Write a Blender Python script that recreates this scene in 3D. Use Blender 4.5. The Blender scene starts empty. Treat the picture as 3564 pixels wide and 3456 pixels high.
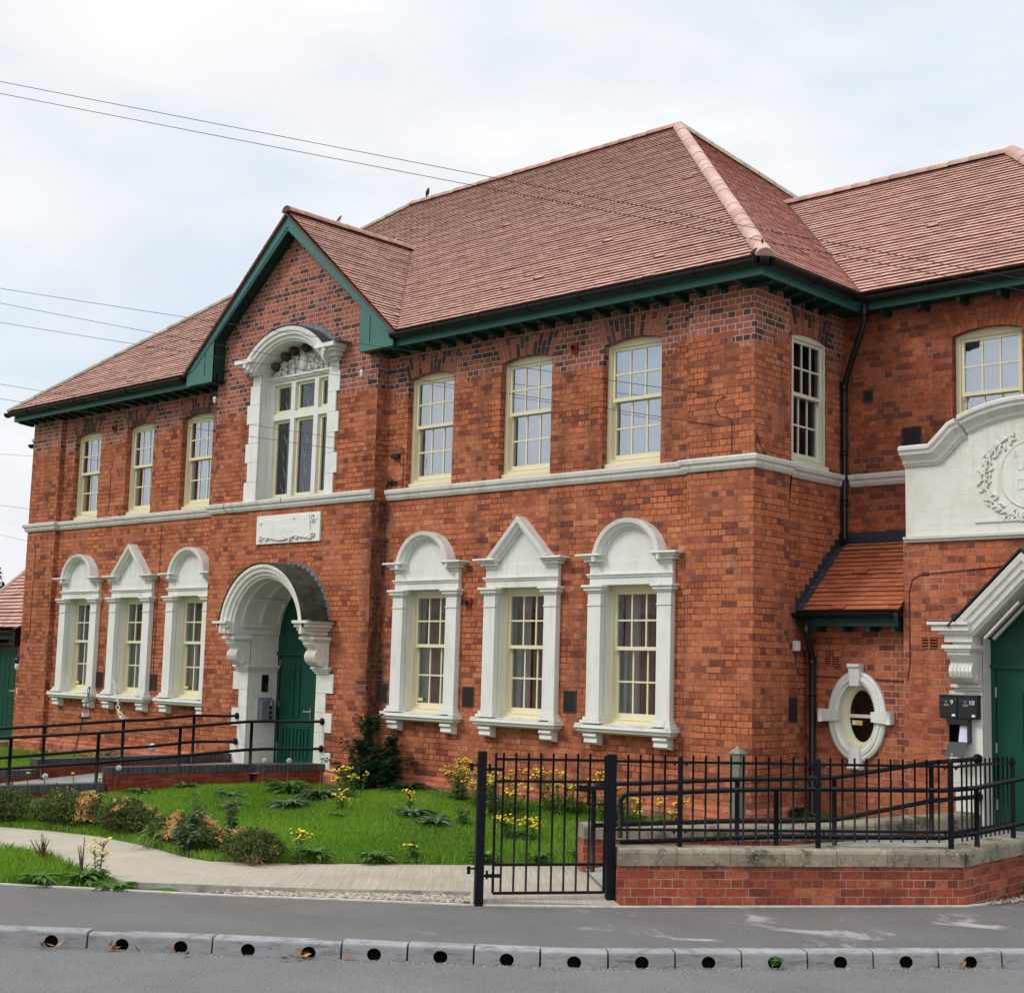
import bpy, math, random
import numpy as np
from mathutils import Vector, Matrix, noise as mnoise
from mathutils.geometry import tessellate_polygon
random.seed(7); np.random.seed(7)
R = math.radians
sc = bpy.context.scene
COL = sc.collection

# ------------------------------------------------------------------ camera
cam_d = bpy.data.cameras.new("camera"); cam = bpy.data.objects.new("camera", cam_d); COL.objects.link(cam)
cam_d.sensor_width = 36.0; cam_d.lens = 49.99; cam_d.clip_start = 0.1; cam_d.clip_end = 3000
cam.matrix_world = (Matrix.Translation((9.866, -14.920, 2.22)) @ Matrix.Rotation(0.75390, 4, 'Z') @ Matrix.Rotation(0.12010, 4, 'X')
                    @ Matrix.Rotation(-0.0270, 4, 'Y') @ Matrix.Rotation(math.pi/2, 4, 'X'))
sc.camera = cam
# ------------------------------------------------------------------ world (thin bright overcast)
SUN = Vector((-0.36, -0.74, 0.78)).normalized()
w = bpy.data.worlds.new("World"); sc.world = w; w.use_nodes = True
nt = w.node_tree; nt.nodes.clear()
def wn(t, **k):
    n = nt.nodes.new(t)
    for a, b in k.items(): setattr(n, a, b)
    return n
out = wn('ShaderNodeOutputWorld'); bg = wn('ShaderNodeBackground'); bg.inputs[1].default_value = 0.1
sky = wn('ShaderNodeTexSky'); sky.sky_type = 'NISHITA'; sky.sun_disc = False
sky.sun_elevation = math.asin(SUN.z); sky.sun_rotation = math.atan2(SUN.x, SUN.y)
tc = wn('ShaderNodeTexCoord'); sep = wn('ShaderNodeSeparateXYZ'); nt.links.new(tc.outputs['Generated'], sep.inputs[0])
mp = wn('ShaderNodeMapping'); mp.inputs['Scale'].default_value = (1.6, 1.6, 3.6); nt.links.new(tc.outputs['Generated'], mp.inputs[0])
nz = wn('ShaderNodeTexNoise'); nz.inputs['Scale'].default_value = 2.1; nz.inputs['Detail'].default_value = 7; nz.inputs['Roughness'].default_value = .52
nz.inputs['Distortion'].default_value = .35
nt.links.new(mp.outputs[0], nz.inputs[0])
rp = wn('ShaderNodeValToRGB'); rp.color_ramp.elements[0].position = .36; rp.color_ramp.elements[1].position = .60
rp.color_ramp.elements[0].color = (.50, .50, .50, 1); rp.color_ramp.elements[1].color = (1, 1, 1, 1)
nt.links.new(nz.outputs[0], rp.inputs[0])
nz2 = wn('ShaderNodeTexNoise'); nz2.inputs['Scale'].default_value = 3.3; nz2.inputs['Detail'].default_value = 5
nt.links.new(mp.outputs[0], nz2.inputs[0])
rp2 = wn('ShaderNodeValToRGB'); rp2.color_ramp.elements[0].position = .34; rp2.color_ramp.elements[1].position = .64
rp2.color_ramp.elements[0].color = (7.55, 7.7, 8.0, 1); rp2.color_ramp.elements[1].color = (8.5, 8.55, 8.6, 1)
nt.links.new(nz2.outputs[0], rp2.inputs[0])
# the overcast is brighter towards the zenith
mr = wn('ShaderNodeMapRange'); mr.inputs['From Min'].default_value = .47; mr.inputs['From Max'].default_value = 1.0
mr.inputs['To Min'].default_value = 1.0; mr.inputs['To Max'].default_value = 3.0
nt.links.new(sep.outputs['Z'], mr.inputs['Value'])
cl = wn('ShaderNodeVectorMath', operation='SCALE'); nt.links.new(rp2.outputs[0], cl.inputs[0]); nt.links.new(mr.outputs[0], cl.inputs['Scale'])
sb = wn('ShaderNodeMixRGB'); sb.inputs[0].default_value = .72; sb.inputs[2].default_value = (5.5, 7.2, 8.5, 1)
nt.links.new(sky.outputs[0], sb.inputs[1])
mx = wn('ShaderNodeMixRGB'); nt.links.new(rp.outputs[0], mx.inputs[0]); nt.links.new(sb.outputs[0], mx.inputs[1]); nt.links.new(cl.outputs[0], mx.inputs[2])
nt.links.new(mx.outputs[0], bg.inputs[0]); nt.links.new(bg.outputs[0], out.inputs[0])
# ------------------------------------------------------------------ sun, exposure
sd = bpy.data.lights.new("sun", 'SUN'); sd.energy = 1.25; sd.angle = R(14); sd.color = (1, .96, .9)
so = bpy.data.objects.new("sun", sd); COL.objects.link(so); so.rotation_euler = SUN.to_track_quat('Z', 'Y').to_euler(); so.location = (-6, -12, 20)
sc.view_settings.view_transform = 'Standard'; sc.view_settings.look = 'None'; sc.view_settings.exposure = 0.24; sc.view_settings.gamma = 1
sc.render.engine = 'CYCLES'

# ================================================================== helpers
class MB:
    """collects polygons; build() links them as ONE mesh object"""
    def __init__(s): s.v = []; s.f = []; s.mi = []; s.sm = []; s.rv = []; s.r = None
    def face(s, idx, mi=0, sm=False, r=None):
        s.f.append(tuple(idx)); s.mi.append(mi); s.sm.append(sm); s.rv.append(r if r is not None else (s.r if s.r is not None else random.random()))
    def poly(s, pts, mi=0, sm=False, r=None):
        b = len(s.v); s.v.extend([tuple(p) for p in pts]); s.face(range(b, b+len(pts)), mi, sm, r)
    def hexa(s, c, mi=0):
        b = len(s.v); s.v.extend([tuple(p) for p in c]); r = s.r if s.r is not None else random.random()
        for q in ((0,3,2,1),(4,5,6,7),(0,1,5,4),(1,2,6,5),(2,3,7,6),(3,0,4,7)): s.face([b+i for i in q], mi, False, r)
    def box(s, x0, x1, y0, y1, z0, z1, mi=0):
        s.hexa([(x0,y0,z0),(x1,y0,z0),(x1,y1,z0),(x0,y1,z0),(x0,y0,z1),(x1,y0,z1),(x1,y1,z1),(x0,y1,z1)], mi)
    def lbox(s, F, a0, a1, b0, b1, c0, c1, mi=0):
        s.hexa([F(a0,b0,c0),F(a1,b0,c0),F(a1,b0,c1),F(a0,b0,c1),F(a0,b1,c0),F(a1,b1,c0),F(a1,b1,c1),F(a0,b1,c1)], mi)
    def obox(s, p, ux, uy, uz, lx, ly, lz, mi=0):
        """oriented box centred on p"""
        p, ux, uy, uz = Vector(p), Vector(ux)*lx/2, Vector(uy)*ly/2, Vector(uz)*lz/2
        s.hexa([p-ux-uy-uz, p+ux-uy-uz, p+ux+uy-uz, p-ux+uy-uz, p-ux-uy+uz, p+ux-uy+uz, p+ux+uy+uz, p-ux+uy+uz], mi)
    def flat(s, F, outline, holes=(), c=0.0, mi=0, flip=False):
        loops = [list(outline)] + [list(h) for h in holes]
        pts = [p for l in loops for p in l]
        b = len(s.v); s.v.extend([tuple(F(p[0], p[1], c)) for p in pts]); r = s.r if s.r is not None else random.random()
        if not holes and len(outline) == 4:
            s.face([b+i for i in ((3,2,1,0) if flip else (0,1,2,3))], mi, False, r); return
        for t in tessellate_polygon([[Vector((p[0], p[1], 0)) for p in l] for l in loops]):
            a, bb, cc = (pts[i] for i in t)
            ar = (bb[0]-a[0])*(cc[1]-a[1]) - (bb[1]-a[1])*(cc[0]-a[0])
            t = list(t)
            if (ar < 0) != flip: t = t[::-1]
            s.face([b+i for i in t], mi, False, r)
    def rim(s, F, loop, c0, c1, mi=0, sm=False, closed=True):
        n = len(loop); b = len(s.v); r = s.r if s.r is not None else random.random()
        for p in loop: s.v.append(tuple(F(p[0], p[1], c0))); s.v.append(tuple(F(p[0], p[1], c1)))
        for i in range(n if closed else n-1):
            j = (i+1) % n; s.face((b+2*i, b+2*j, b+2*j+1, b+2*i+1), mi, sm, r)
    def solid(s, F, outline, c0, c1, mi=0, holes=()):
        s.flat(F, outline, holes, c0, mi); s.flat(F, outline, holes, c1, mi, True); s.rim(F, outline, c0, c1, mi)
        for h in holes: s.rim(F, h, c0, c1, mi)
    def tube(s, path, r, n=8, mi=0, caps=True, radii=None, closed=False):
        P = [Vector(p) for p in path]; m = len(P); b = len(s.v); rr = s.r if s.r is not None else random.random()
        prev = None
        for i, p in enumerate(P):
            if closed: d = (P[(i+1) % m]-P[i-1])
            else: d = (P[min(i+1, m-1)]-P[max(i-1, 0)])
            if d.length < 1e-9: d = Vector((0,0,1))
            d.normalize()
            if prev is None:
                a = Vector((0,0,1)) if abs(d.z) < .9 else Vector((1,0,0)); u = d.cross(a).normalized()
            else: u = (prev - d*prev.dot(d)); u = u.normalized() if u.length > 1e-6 else d.orthogonal().normalized()
            prev = u; q = d.cross(u); rad = radii[i] if radii else r
            for k in range(n):
                t = 2*math.pi*k/n; s.v.append(tuple(p + (u*math.cos(t)+q*math.sin(t))*rad))
        for i in range(m if closed else m-1):
            j = (i+1) % m
            for k in range(n):
                l = (k+1) % n; s.face((b+i*n+k, b+j*n+k, b+j*n+l, b+i*n+l), mi, True, rr)
        if caps and not closed:
            s.face([b+k for k in range(n)][::-1], mi, False, rr); s.face([b+(m-1)*n+k for k in range(n)], mi, False, rr)
    def sweep(s, path, prof, F, mi=0, sm=False, closed=False, caps=True, mis=None):
        """profile (o, c) carried along a path (a, b); o is measured to the left of the path"""
        m = len(path); N = []
        for i in range(m):
            def nrm(p, q):
                d = (q[0]-p[0], q[1]-p[1]); L = math.hypot(*d) or 1; return (-d[1]/L, d[0]/L)
            if closed: n1, n2 = nrm(path[i-1], path[i]), nrm(path[i], path[(i+1) % m])
            else:
                n1 = nrm(path[max(i-1,0)], path[max(i,1)]); n2 = nrm(path[min(i,m-2)], path[min(i+1,m-1)])
            k = 1 + n1[0]*n2[0]+n1[1]*n2[1]; k = max(k, .2)
            N.append(((n1[0]+n2[0])/k, (n1[1]+n2[1])/k))
        r = s.r if s.r is not None else random.random()
        for j in range(len(prof)-1):
            b = len(s.v)
            for i in range(m):
                for o, c in (prof[j], prof[j+1]): s.v.append(tuple(F(path[i][0]+N[i][0]*o, path[i][1]+N[i][1]*o, c)))
            for i in range(m if closed else m-1):
                k = (i+1) % m; s.face((b+2*i, b+2*k, b+2*k+1, b+2*i+1), mis[j] if mis else mi, sm, r)
        if caps and not closed:
            for i, rev in ((0, False), (m-1, True)):
                pts = [(o, c) for o, c in prof]
                q = [F(path[i][0]+N[i][0]*o, path[i][1]+N[i][1]*o, c) for o, c in pts]
                tri = tessellate_polygon([[Vector((o, c, 0)) for o, c in pts]])
                b = len(s.v); s.v.extend([tuple(x) for x in q])
                for t in tri: s.face([b+x for x in t], mi, False, r)
    def ball(s, c, rx, ry, rz, nu=8, nv=6, mi=0, U=None):
        c = Vector(c); b = len(s.v); r = s.r if s.r is not None else random.random()
        for j in range(nv+1):
            t = math.pi*j/nv
            for i in range(nu):
                p = 2*math.pi*i/nu; q = Vector((rx*math.sin(t)*math.cos(p), ry*math.sin(t)*math.sin(p), rz*math.cos(t)))
                if U is not None: q = U @ q
                s.v.append(tuple(c+q))
        for j in range(nv):
            for i in range(nu):
                k = (i+1) % nu; s.face((b+j*nu+i, b+(j+1)*nu+i, b+(j+1)*nu+k, b+j*nu+k), mi, True, r)
    def leaf(s, p, d, nrm, L, W, mi=0, r=None, bend=.25):
        p, d = Vector(p), Vector(d).normalized(); sd_ = d.cross(Vector(nrm)); 
        if sd_.length < 1e-5: sd_ = d.orthogonal()
        sd_.normalize(); up = sd_.cross(d)
        m_ = p + d*L*.5 + up*L*.02; t = p + d*L - up*L*bend
        b = len(s.v); s.v.extend([tuple(p), tuple(m_+sd_*W/2), tuple(t), tuple(m_-sd_*W/2)]); s.face((b, b+1, b+2, b+3), mi, False, r)
    def mesh(s, name, mats, off):
        me = bpy.data.meshes.new(name)
        V = np.array(s.v, dtype=np.float64).reshape(-1, 3)
        # world-space planar UVs: u runs horizontally along the face, v up it
        me.from_pydata((V - np.array(off)).tolist(), [], s.f)
        for m_ in mats: me.materials.append(m_)
        me.polygons.foreach_set('material_index', s.mi); me.polygons.foreach_set('use_smooth', s.sm)
        nl = len(me.loops); npoly = len(me.polygons)
        nor = np.zeros(npoly*3); me.polygons.foreach_get('normal', nor); nor = nor.reshape(-1, 3)
        li = np.zeros(nl, dtype=np.int32); me.loops.foreach_get('vertex_index', li)
        tot = np.zeros(npoly, dtype=np.int32); me.polygons.foreach_get('loop_total', tot)
        fi = np.repeat(np.arange(npoly), tot)
        t = np.stack([-nor[:,1], nor[:,0], np.zeros(npoly)], 1); L = np.linalg.norm(t, axis=1); flat = L < .02
        t[flat] = (1, 0, 0); L[flat] = 1; t /= L[:, None]
        bt = np.cross(nor, t)
        P = V[li]; uv = np.stack([(P*t[fi]).sum(1), (P*bt[fi]).sum(1)], 1)
        ul = me.uv_layers.new(name='UVMap'); ul.data.foreach_set('uv', uv.ravel())
        at = me.attributes.new('rnd', 'FLOAT', 'FACE'); at.data.foreach_set('value', np.array(s.rv, dtype=np.float32))
        me.update(); return me

def root_of(o):
    while o.parent: o = o.parent
    return o
def thing(name, label, cat, loc=(0,0,0), group=None):
    o = bpy.data.objects.new(name, None); COL.objects.link(o); o.location = loc; o.empty_display_size = .2
    o['label'] = label; o['category'] = cat
    if group: o['group'] = group
    return o
def part(mb, name, mats, parent, label=None, bevel=0):
    if not isinstance(mats, (list, tuple)): mats = [mats]
    o = bpy.data.objects.new(name, mb.mesh(name, mats, tuple(root_of(parent).location))); COL.objects.link(o); o.parent = parent
    if label: o['label'] = label
    if bevel: bev(o, bevel)
    return o
def solo(mb, name, mats, label, cat, loc=(0,0,0), group=None, bevel=0, kind=None):
    if not isinstance(mats, (list, tuple)): mats = [mats]
    o = bpy.data.objects.new(name, mb.mesh(name, mats, loc)); COL.objects.link(o); o.location = loc
    if kind: o['kind'] = kind
    if label: o['label'] = label
    if cat: o['category'] = cat
    if group: o['group'] = group
    if bevel: bev(o, bevel)
    return o
def bev(o, wd, seg=2):
    m = o.modifiers.new('bevel', 'BEVEL'); m.width = wd; m.segments = seg; m.limit_method = 'ANGLE'; m.angle_limit = R(40)
def copy_thing(src, loc, label=None):
    def rec(o, par):
        c = o.copy(); COL.objects.link(c); c.parent = par
        for ch in list(o.children): rec(ch, c)
        return c
    c = rec(src, None); c.location = loc
    if label: c['label'] = label
    return c
def arc(cx, cz, r, a0, a1, n): return [(cx + r*math.cos(R(a0+(a1-a0)*i/n)), cz + r*math.sin(R(a0+(a1-a0)*i/n))) for i in range(n+1)]
def rect(a0, b0, a1, b1): return [(a0,b0),(a1,b0),(a1,b1),(a0,b1)]
def FY(y): return lambda a, b, c: (a, y+c, b)          # wall facing -Y: a = X, b = Z, c = depth inward
def FX(x): return lambda a, b, c: (x-c, a, b)          # wall facing +X: a = Y, b = Z, c = depth inward
FXY = lambda a, b, c: (a, -b, c)                       # plan path (x, -y), c = Z ; left of the path is outward
def FA(A, u):                                           # vertical plane from plan point A along unit u; c = to the left (inward)
    return lambda a, b, c: (A[0]+u[0]*a-u[1]*c, A[1]+u[1]*a+u[0]*c, b)
def text(s, size, F, a, b, c, depth, mi=0, mb=None):
    """mesh letters laid on a plane"""
    cu = bpy.data.curves.new('t', 'FONT'); cu.body = s; cu.size = size; cu.resolution_u = 3
    ob = bpy.data.objects.new('t', cu); me = bpy.data.meshes.new_from_object(ob)
    base = len(mb.v); mb.v.extend([tuple(F(a+v.co.x, b+v.co.y, c-depth)) for v in me.vertices])
    for p in me.polygons: mb.face([base+i for i in p.vertices], mi)
    # sides
    cnt = {}
    for p in me.polygons:
        vs = list(p.vertices)
        for i in range(len(vs)): e = (vs[i], vs[(i+1) % len(vs)]); k = tuple(sorted(e)); cnt[k] = cnt.get(k, 0)+1
    for (i, j), n in cnt.items():
        if n == 1:
            p, q = me.vertices[i].co, me.vertices[j].co
            mb.poly([F(a+p.x,b+p.y,c-depth),F(a+q.x,b+q.y,c-depth),F(a+q.x,b+q.y,c),F(a+p.x,b+p.y,c)], mi)
    bpy.data.objects.remove(ob); bpy.data.curves.remove(cu); bpy.data.meshes.remove(me)

# ================================================================== materials
class G:
    def __init__(s, name, rough=.8, spec=.3, metal=0):
        s.m = bpy.data.materials.new(name); s.m.use_nodes = True; s.t = s.m.node_tree
        s.b = s.t.nodes['Principled BSDF']; s.b.inputs['Roughness'].default_value = rough; s.b.inputs['Specular IOR Level'].default_value = spec
        s.b.inputs['Metallic'].default_value = metal
    def n(s, t, **k):
        x = s.t.nodes.new(t)
        for a, b in k.items(): setattr(x, a, b)
        return x
    def l(s, a, b): s.t.links.new(a, b)
    def val(s, sock, v):
        if hasattr(v, 'is_linked') or isinstance(v, bpy.types.NodeSocket): s.l(v, sock)
        else:
            if isinstance(v, tuple) and len(v) == 3 and sock.type == 'RGBA': v = v + (1,)
            sock.default_value = v
    def uv(s): return s.n('ShaderNodeUVMap', uv_map='UVMap').outputs[0]
    def pos(s): return s.n('ShaderNodeNewGeometry').outputs['Position']
    def rnd(s): return s.n('ShaderNodeAttribute', attribute_name='rnd').outputs['Fac']
    def mapv(s, v, sca): x = s.n('ShaderNodeMapping'); s.l(v, x.inputs[0]); x.inputs['Scale'].default_value = sca; return x.outputs[0]
    def noise(s, v, scale, det=4, rough=.55, dist=0):
        x = s.n('ShaderNodeTexNoise'); s.l(v, x.inputs['Vector']); x.inputs['Scale'].default_value = scale; x.inputs['Detail'].default_value = det
        x.inputs['Roughness'].default_value = rough; x.inputs['Distortion'].default_value = dist; return x.outputs['Fac']
    def vor(s, v, scale, feat='F1'):
        x = s.n('ShaderNodeTexVoronoi', feature=feat); s.l(v, x.inputs['Vector']); x.inputs['Scale'].default_value = scale; return x
    def ramp(s, f, els, interp='LINEAR'):
        x = s.n('ShaderNodeValToRGB'); x.color_ramp.interpolation = interp; e = x.color_ramp.elements
        while len(e) < len(els): e.new(.5)
        for i, (p, c) in enumerate(els): e[i].position = p; e[i].color = c + (1,) if isinstance(c, tuple) else (c, c, c, 1)
        s.l(f, x.inputs[0]); return x.outputs[0]
    def mix(s, f, a, b, mode='MIX'):
        x = s.n('ShaderNodeMixRGB', blend_type=mode); s.val(x.inputs[0], f); s.val(x.inputs[1], a); s.val(x.inputs[2], b); return x.outputs[0]
    def math(s, op, a, b=0.0, clamp=False):
        x = s.n('ShaderNodeMath', operation=op); x.use_clamp = clamp; s.val(x.inputs[0], a); s.val(x.inputs[1], b); return x.outputs[0]
    def xyz(s, v): x = s.n('ShaderNodeSeparateXYZ'); s.l(v, x.inputs[0]); return x.outputs
    def bump(s, h, strength=.4, dist=.01):
        x = s.n('ShaderNodeBump'); s.l(h, x.inputs['Height']); x.inputs['Strength'].default_value = strength; x.inputs['Distance'].default_value = dist
        s.l(x.outputs[0], s.b.inputs['Normal'])
    def col(s, c): s.val(s.b.inputs['Base Color'], c); return s
def plain(name, c, rough=.6, spec=.3, metal=0, var=.12, scale=6, bump=0):
    g = G(name, rough, spec, metal); p = g.pos()
    n = g.noise(p, scale, 5); f = g.ramp(n, [(.3, 1-var), (.7, 1+var*.6)])
    g.col(g.mix(1.0, c, f, 'MULTIPLY'))
    if bump: g.bump(g.noise(p, scale*8, 3), bump, .004)
    return g.m
def brick(name, cols, mortar, bw=.235, rh=.0825, ms=.0062, squash=.5, upper=None, soot=0, lime=0):
    g = G(name, .88, .15); uv = g.uv(); pos = g.pos()
    wob = g.n('ShaderNodeTexNoise'); wob.inputs['Scale'].default_value = 9; wob.inputs['Detail'].default_value = 2; g.l(pos, wob.inputs['Vector'])
    v1 = g.n('ShaderNodeVectorMath', operation='SUBTRACT'); g.l(wob.outputs['Color'], v1.inputs[0]); v1.inputs[1].default_value = (.5,.5,.5)
    v2 = g.n('ShaderNodeVectorMath', operation='SCALE'); g.l(v1.outputs[0], v2.inputs[0]); v2.inputs['Scale'].default_value = .012
    v3 = g.n('ShaderNodeVectorMath', operation='ADD'); g.l(uv, v3.inputs[0]); g.l(v2.outputs[0], v3.inputs[1]); co = v3.outputs[0]
    bt = g.n('ShaderNodeTexBrick', offset=.5, offset_frequency=2, squash=squash, squash_frequency=2)
    g.l(co, bt.inputs['Vector']); bt.inputs['Color1'].default_value = (0,0,0,1); bt.inputs['Color2'].default_value = (1,1,1,1); bt.inputs['Mortar'].default_value = (.5,.5,.5,1)
    bt.inputs['Scale'].default_value = 1; bt.inputs['Mortar Size'].default_value = ms; bt.inputs['Mortar Smooth'].default_value = .25; bt.inputs['Bias'].default_value = 0
    bt.inputs['Brick Width'].default_value = bw; bt.inputs['Row Height'].default_value = rh
    big = g.noise(pos, .55, 4, .6); fine = g.noise(pos, 26, 5, .65); mid = g.noise(pos, 5, 4, .6)
    rv = g.math('ADD', bt.outputs['Color'], g.math('MULTIPLY', g.math('SUBTRACT', big, .5), .60), True)
    c = g.ramp(rv, cols)
    mcol = g.mix(g.ramp(g.noise(pos, 1.7, 5, .6), [(.42, 0.), (.62, 1.)]), mortar[0], mortar[1])
    if upper:
        z = g.xyz(pos)[2]; jag = g.math('MULTIPLY', g.math('GREATER_THAN', g.noise(pos, 1.3, 1), .53), .165)
        fu = g.math('GREATER_THAN', g.math('ADD', z, jag), 6.6)
        c = g.mix(fu, c, g.ramp(bt.outputs['Color'], upper[0], 'CONSTANT')); mcol = g.mix(fu, mcol, upper[1])
    c = g.mix(1., c, g.ramp(fine, [(.28, .60), (.72, 1.24)]), 'MULTIPLY')
    c = g.mix(1., c, g.ramp(mid, [(.28, .78), (.65, 1.08)]), 'MULTIPLY')
    if soot:
        st = g.noise(g.mapv(pos, (2.6, 2.6, .5)), 1.0, 6, .65)
        zz = g.xyz(pos)[2]; hi = g.math('MULTIPLY', g.math('GREATER_THAN', zz, 4.97), .055)     # the storey above the string course is sootier
        f = g.ramp(g.math('ADD', st, hi), [(.52, 0.), (.72, soot)])
        c = g.mix(f, c, (.035, .022, .018))
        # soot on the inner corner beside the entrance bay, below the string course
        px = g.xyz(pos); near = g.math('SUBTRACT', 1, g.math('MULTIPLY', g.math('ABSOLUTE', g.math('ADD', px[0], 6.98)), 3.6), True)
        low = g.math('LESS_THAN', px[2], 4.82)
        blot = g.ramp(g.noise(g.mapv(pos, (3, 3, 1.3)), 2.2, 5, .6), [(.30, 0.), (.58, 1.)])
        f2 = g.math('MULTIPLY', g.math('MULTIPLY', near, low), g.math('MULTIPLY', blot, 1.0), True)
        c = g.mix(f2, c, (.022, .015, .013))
    if lime:
        f = g.ramp(g.noise(pos, 3.1, 7, .75, .6), [(.64, 0.), (.74, lime)]); c = g.mix(f, c, (.52, .40, .35))
    c = g.mix(bt.outputs['Fac'], c, mcol)
    g.col(c)
    h = g.math('SUBTRACT', g.math('MULTIPLY', fine, .45), bt.outputs['Fac'])
    g.bump(h, .75, .008)
    return g.m

OLD = [(0., (.20,.062,.042)), (.08, (.29,.082,.047)), (.18, (.38,.106,.052)), (.34, (.45,.130,.058)), (.52, (.50,.152,.066)), (.70, (.55,.178,.078)), (.85, (.47,.138,.062)), (1., (.57,.205,.100))]
NEW = [(0., (.37,.118,.080)), (.36, (.41,.140,.094)), (.60, (.31,.100,.072)), (.70, (.120,.060,.055)), (.93, (.41,.145,.10))]
M_brick = brick('wall_brick', OLD, ((.070,.036,.027), (.28,.16,.12)), upper=(NEW, (.50,.37,.30)), soot=.52, lime=.18)
M_brickw = brick('portico_brick', [(0., (.24,.066,.040)), (.3, (.42,.112,.055)), (.6, (.50,.140,.066)), (1., (.53,.17,.080))], ((.13,.07,.05), (.44,.29,.23)), soot=.4, lime=.30)
M_wing = brick('wing_brick', [(0., (.17,.052,.034)), (.3, (.31,.075,.036)), (.6, (.41,.105,.044)), (1., (.45,.13,.056))], ((.13,.075,.06), (.30,.19,.16)), soot=.45, lime=.1)
M_bfront = brick('front_wall_brick', [(0., (.22,.058,.040)), (.35, (.35,.075,.042)), (.7, (.41,.098,.050)), (1., (.48,.145,.075))], ((.20,.145,.10), (.42,.34,.27)), ms=.0052, lime=.15)
M_bramp = brick('ramp_wall_brick', [(0., (.17,.034,.020)), (.5, (.235,.046,.024)), (1., (.29,.062,.034))], ((.055,.030,.024), (.20,.12,.09)), bw=.225, rh=.075, squash=1., ms=.005)
M_plinth = plain('plinth_brick', (.42,.125,.062), .85, .2, var=.35, scale=7, bump=.4)
def blue_brick():
    g = G('blue_coping_brick', .55, .4); uv = g.uv(); pos = g.pos()
    bt = g.n('ShaderNodeTexBrick', offset=0.); g.l(uv, bt.inputs['Vector']); bt.inputs['Color1'].default_value = (.030,.033,.042,1); bt.inputs['Color2'].default_value = (.055,.060,.072,1)
    bt.inputs['Mortar'].default_value = (.13,.11,.10,1); bt.inputs['Scale'].default_value = 1; bt.inputs['Mortar Size'].default_value = .005; bt.inputs['Brick Width'].default_value = .075; bt.inputs['Row Height'].default_value = 5.
    g.col(g.mix(1., bt.outputs['Color'], g.ramp(g.noise(pos, 18, 4), [(.3, .7), (.7, 1.25)]), 'MULTIPLY')); return g.m
M_blue = blue_brick()
def voussoir(name, els, rough=.85):
    g = G(name, rough, .2); pos = g.pos(); c = g.ramp(g.rnd(), els, 'CONSTANT')
    g.col(g.mix(1., c, g.ramp(g.noise(pos, 22, 5, .65), [(.28, .72), (.72, 1.15)]), 'MULTIPLY')); g.bump(g.noise(pos, 40, 3), .3, .004); return g.m
M_arch = voussoir('arch_brick', [(0., (.085,.045,.042)), (.36, (.38,.125,.078)), (.7, (.27,.095,.066)), (.85, (.13,.062,.052))])
M_archw = voussoir('wing_arch_brick', [(0., (.32,.088,.038)), (.5, (.26,.068,.032)), (.8, (.36,.105,.05))])
M_mortar = plain('pale_mortar', (.42,.30,.25), .9, .1)
M_mortard = plain('dark_mortar', (.18,.09,.06), .9, .1)
def tile_mat(name, els, dirt, dirtcol, moss=0.):
    g = G(name, .62, .42); pos = g.pos(); c = g.ramp(g.rnd(), els)
    f = g.ramp(g.noise(pos, 1.5, 7, .68), [(.46, 0.), (.66, dirt)]); c = g.mix(f, c, dirtcol)
    c = g.mix(1., c, g.ramp(g.noise(pos, 30, 4, .6), [(.28, .8), (.72, 1.12)]), 'MULTIPLY')
    f = g.ramp(g.noise(pos, 13, 3, .5), [(.70, 0.), (.76, .55)]); c = g.mix(f, c, (.07,.055,.045))
    if moss: c = g.mix(g.ramp(g.noise(pos, 6, 5, .7), [(.5, 0.), (.66, moss)]), c, (.10,.085,.045))
    g.col(c); g.bump(g.noise(pos, 60, 3), .25, .003); return g.m
M_tile = tile_mat('roof_tile', [(0., (.47,.235,.17)), (.4, (.58,.315,.24)), (.85, (.63,.37,.29)), (1., (.47,.245,.18))], .55, (.32,.165,.115))
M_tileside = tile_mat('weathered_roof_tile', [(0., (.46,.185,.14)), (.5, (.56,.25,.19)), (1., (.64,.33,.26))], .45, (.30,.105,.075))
M_tilelt = tile_mat('lean_to_tile', [(0., (.33,.082,.034)), (.5, (.43,.115,.046)), (1., (.48,.145,.062))], .25, (.25,.065,.035))
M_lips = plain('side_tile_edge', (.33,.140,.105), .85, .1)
M_lip = plain('tile_edge', (.15,.070,.054), .85, .1)  # edge darkened: the shadow line under each tile course is put into the colour
M_under = plain('roof_underlay', (.05,.03,.025), .9, .1)
M_ridge = tile_mat('ridge_tile', [(0., (.38,.19,.145)), (.5, (.47,.25,.195)), (1., (.52,.31,.25))], .35, (.30,.20,.15), .25)
M_hip = tile_mat('hip_tile', [(0., (.40,.225,.18)), (1., (.55,.34,.285))], .25, (.42,.26,.21), .1)
M_ridgeg = tile_mat('weathered_ridge_tile', [(0., (.30,.26,.20)), (1., (.36,.30,.23))], .5, (.22,.20,.13), .5)
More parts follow.
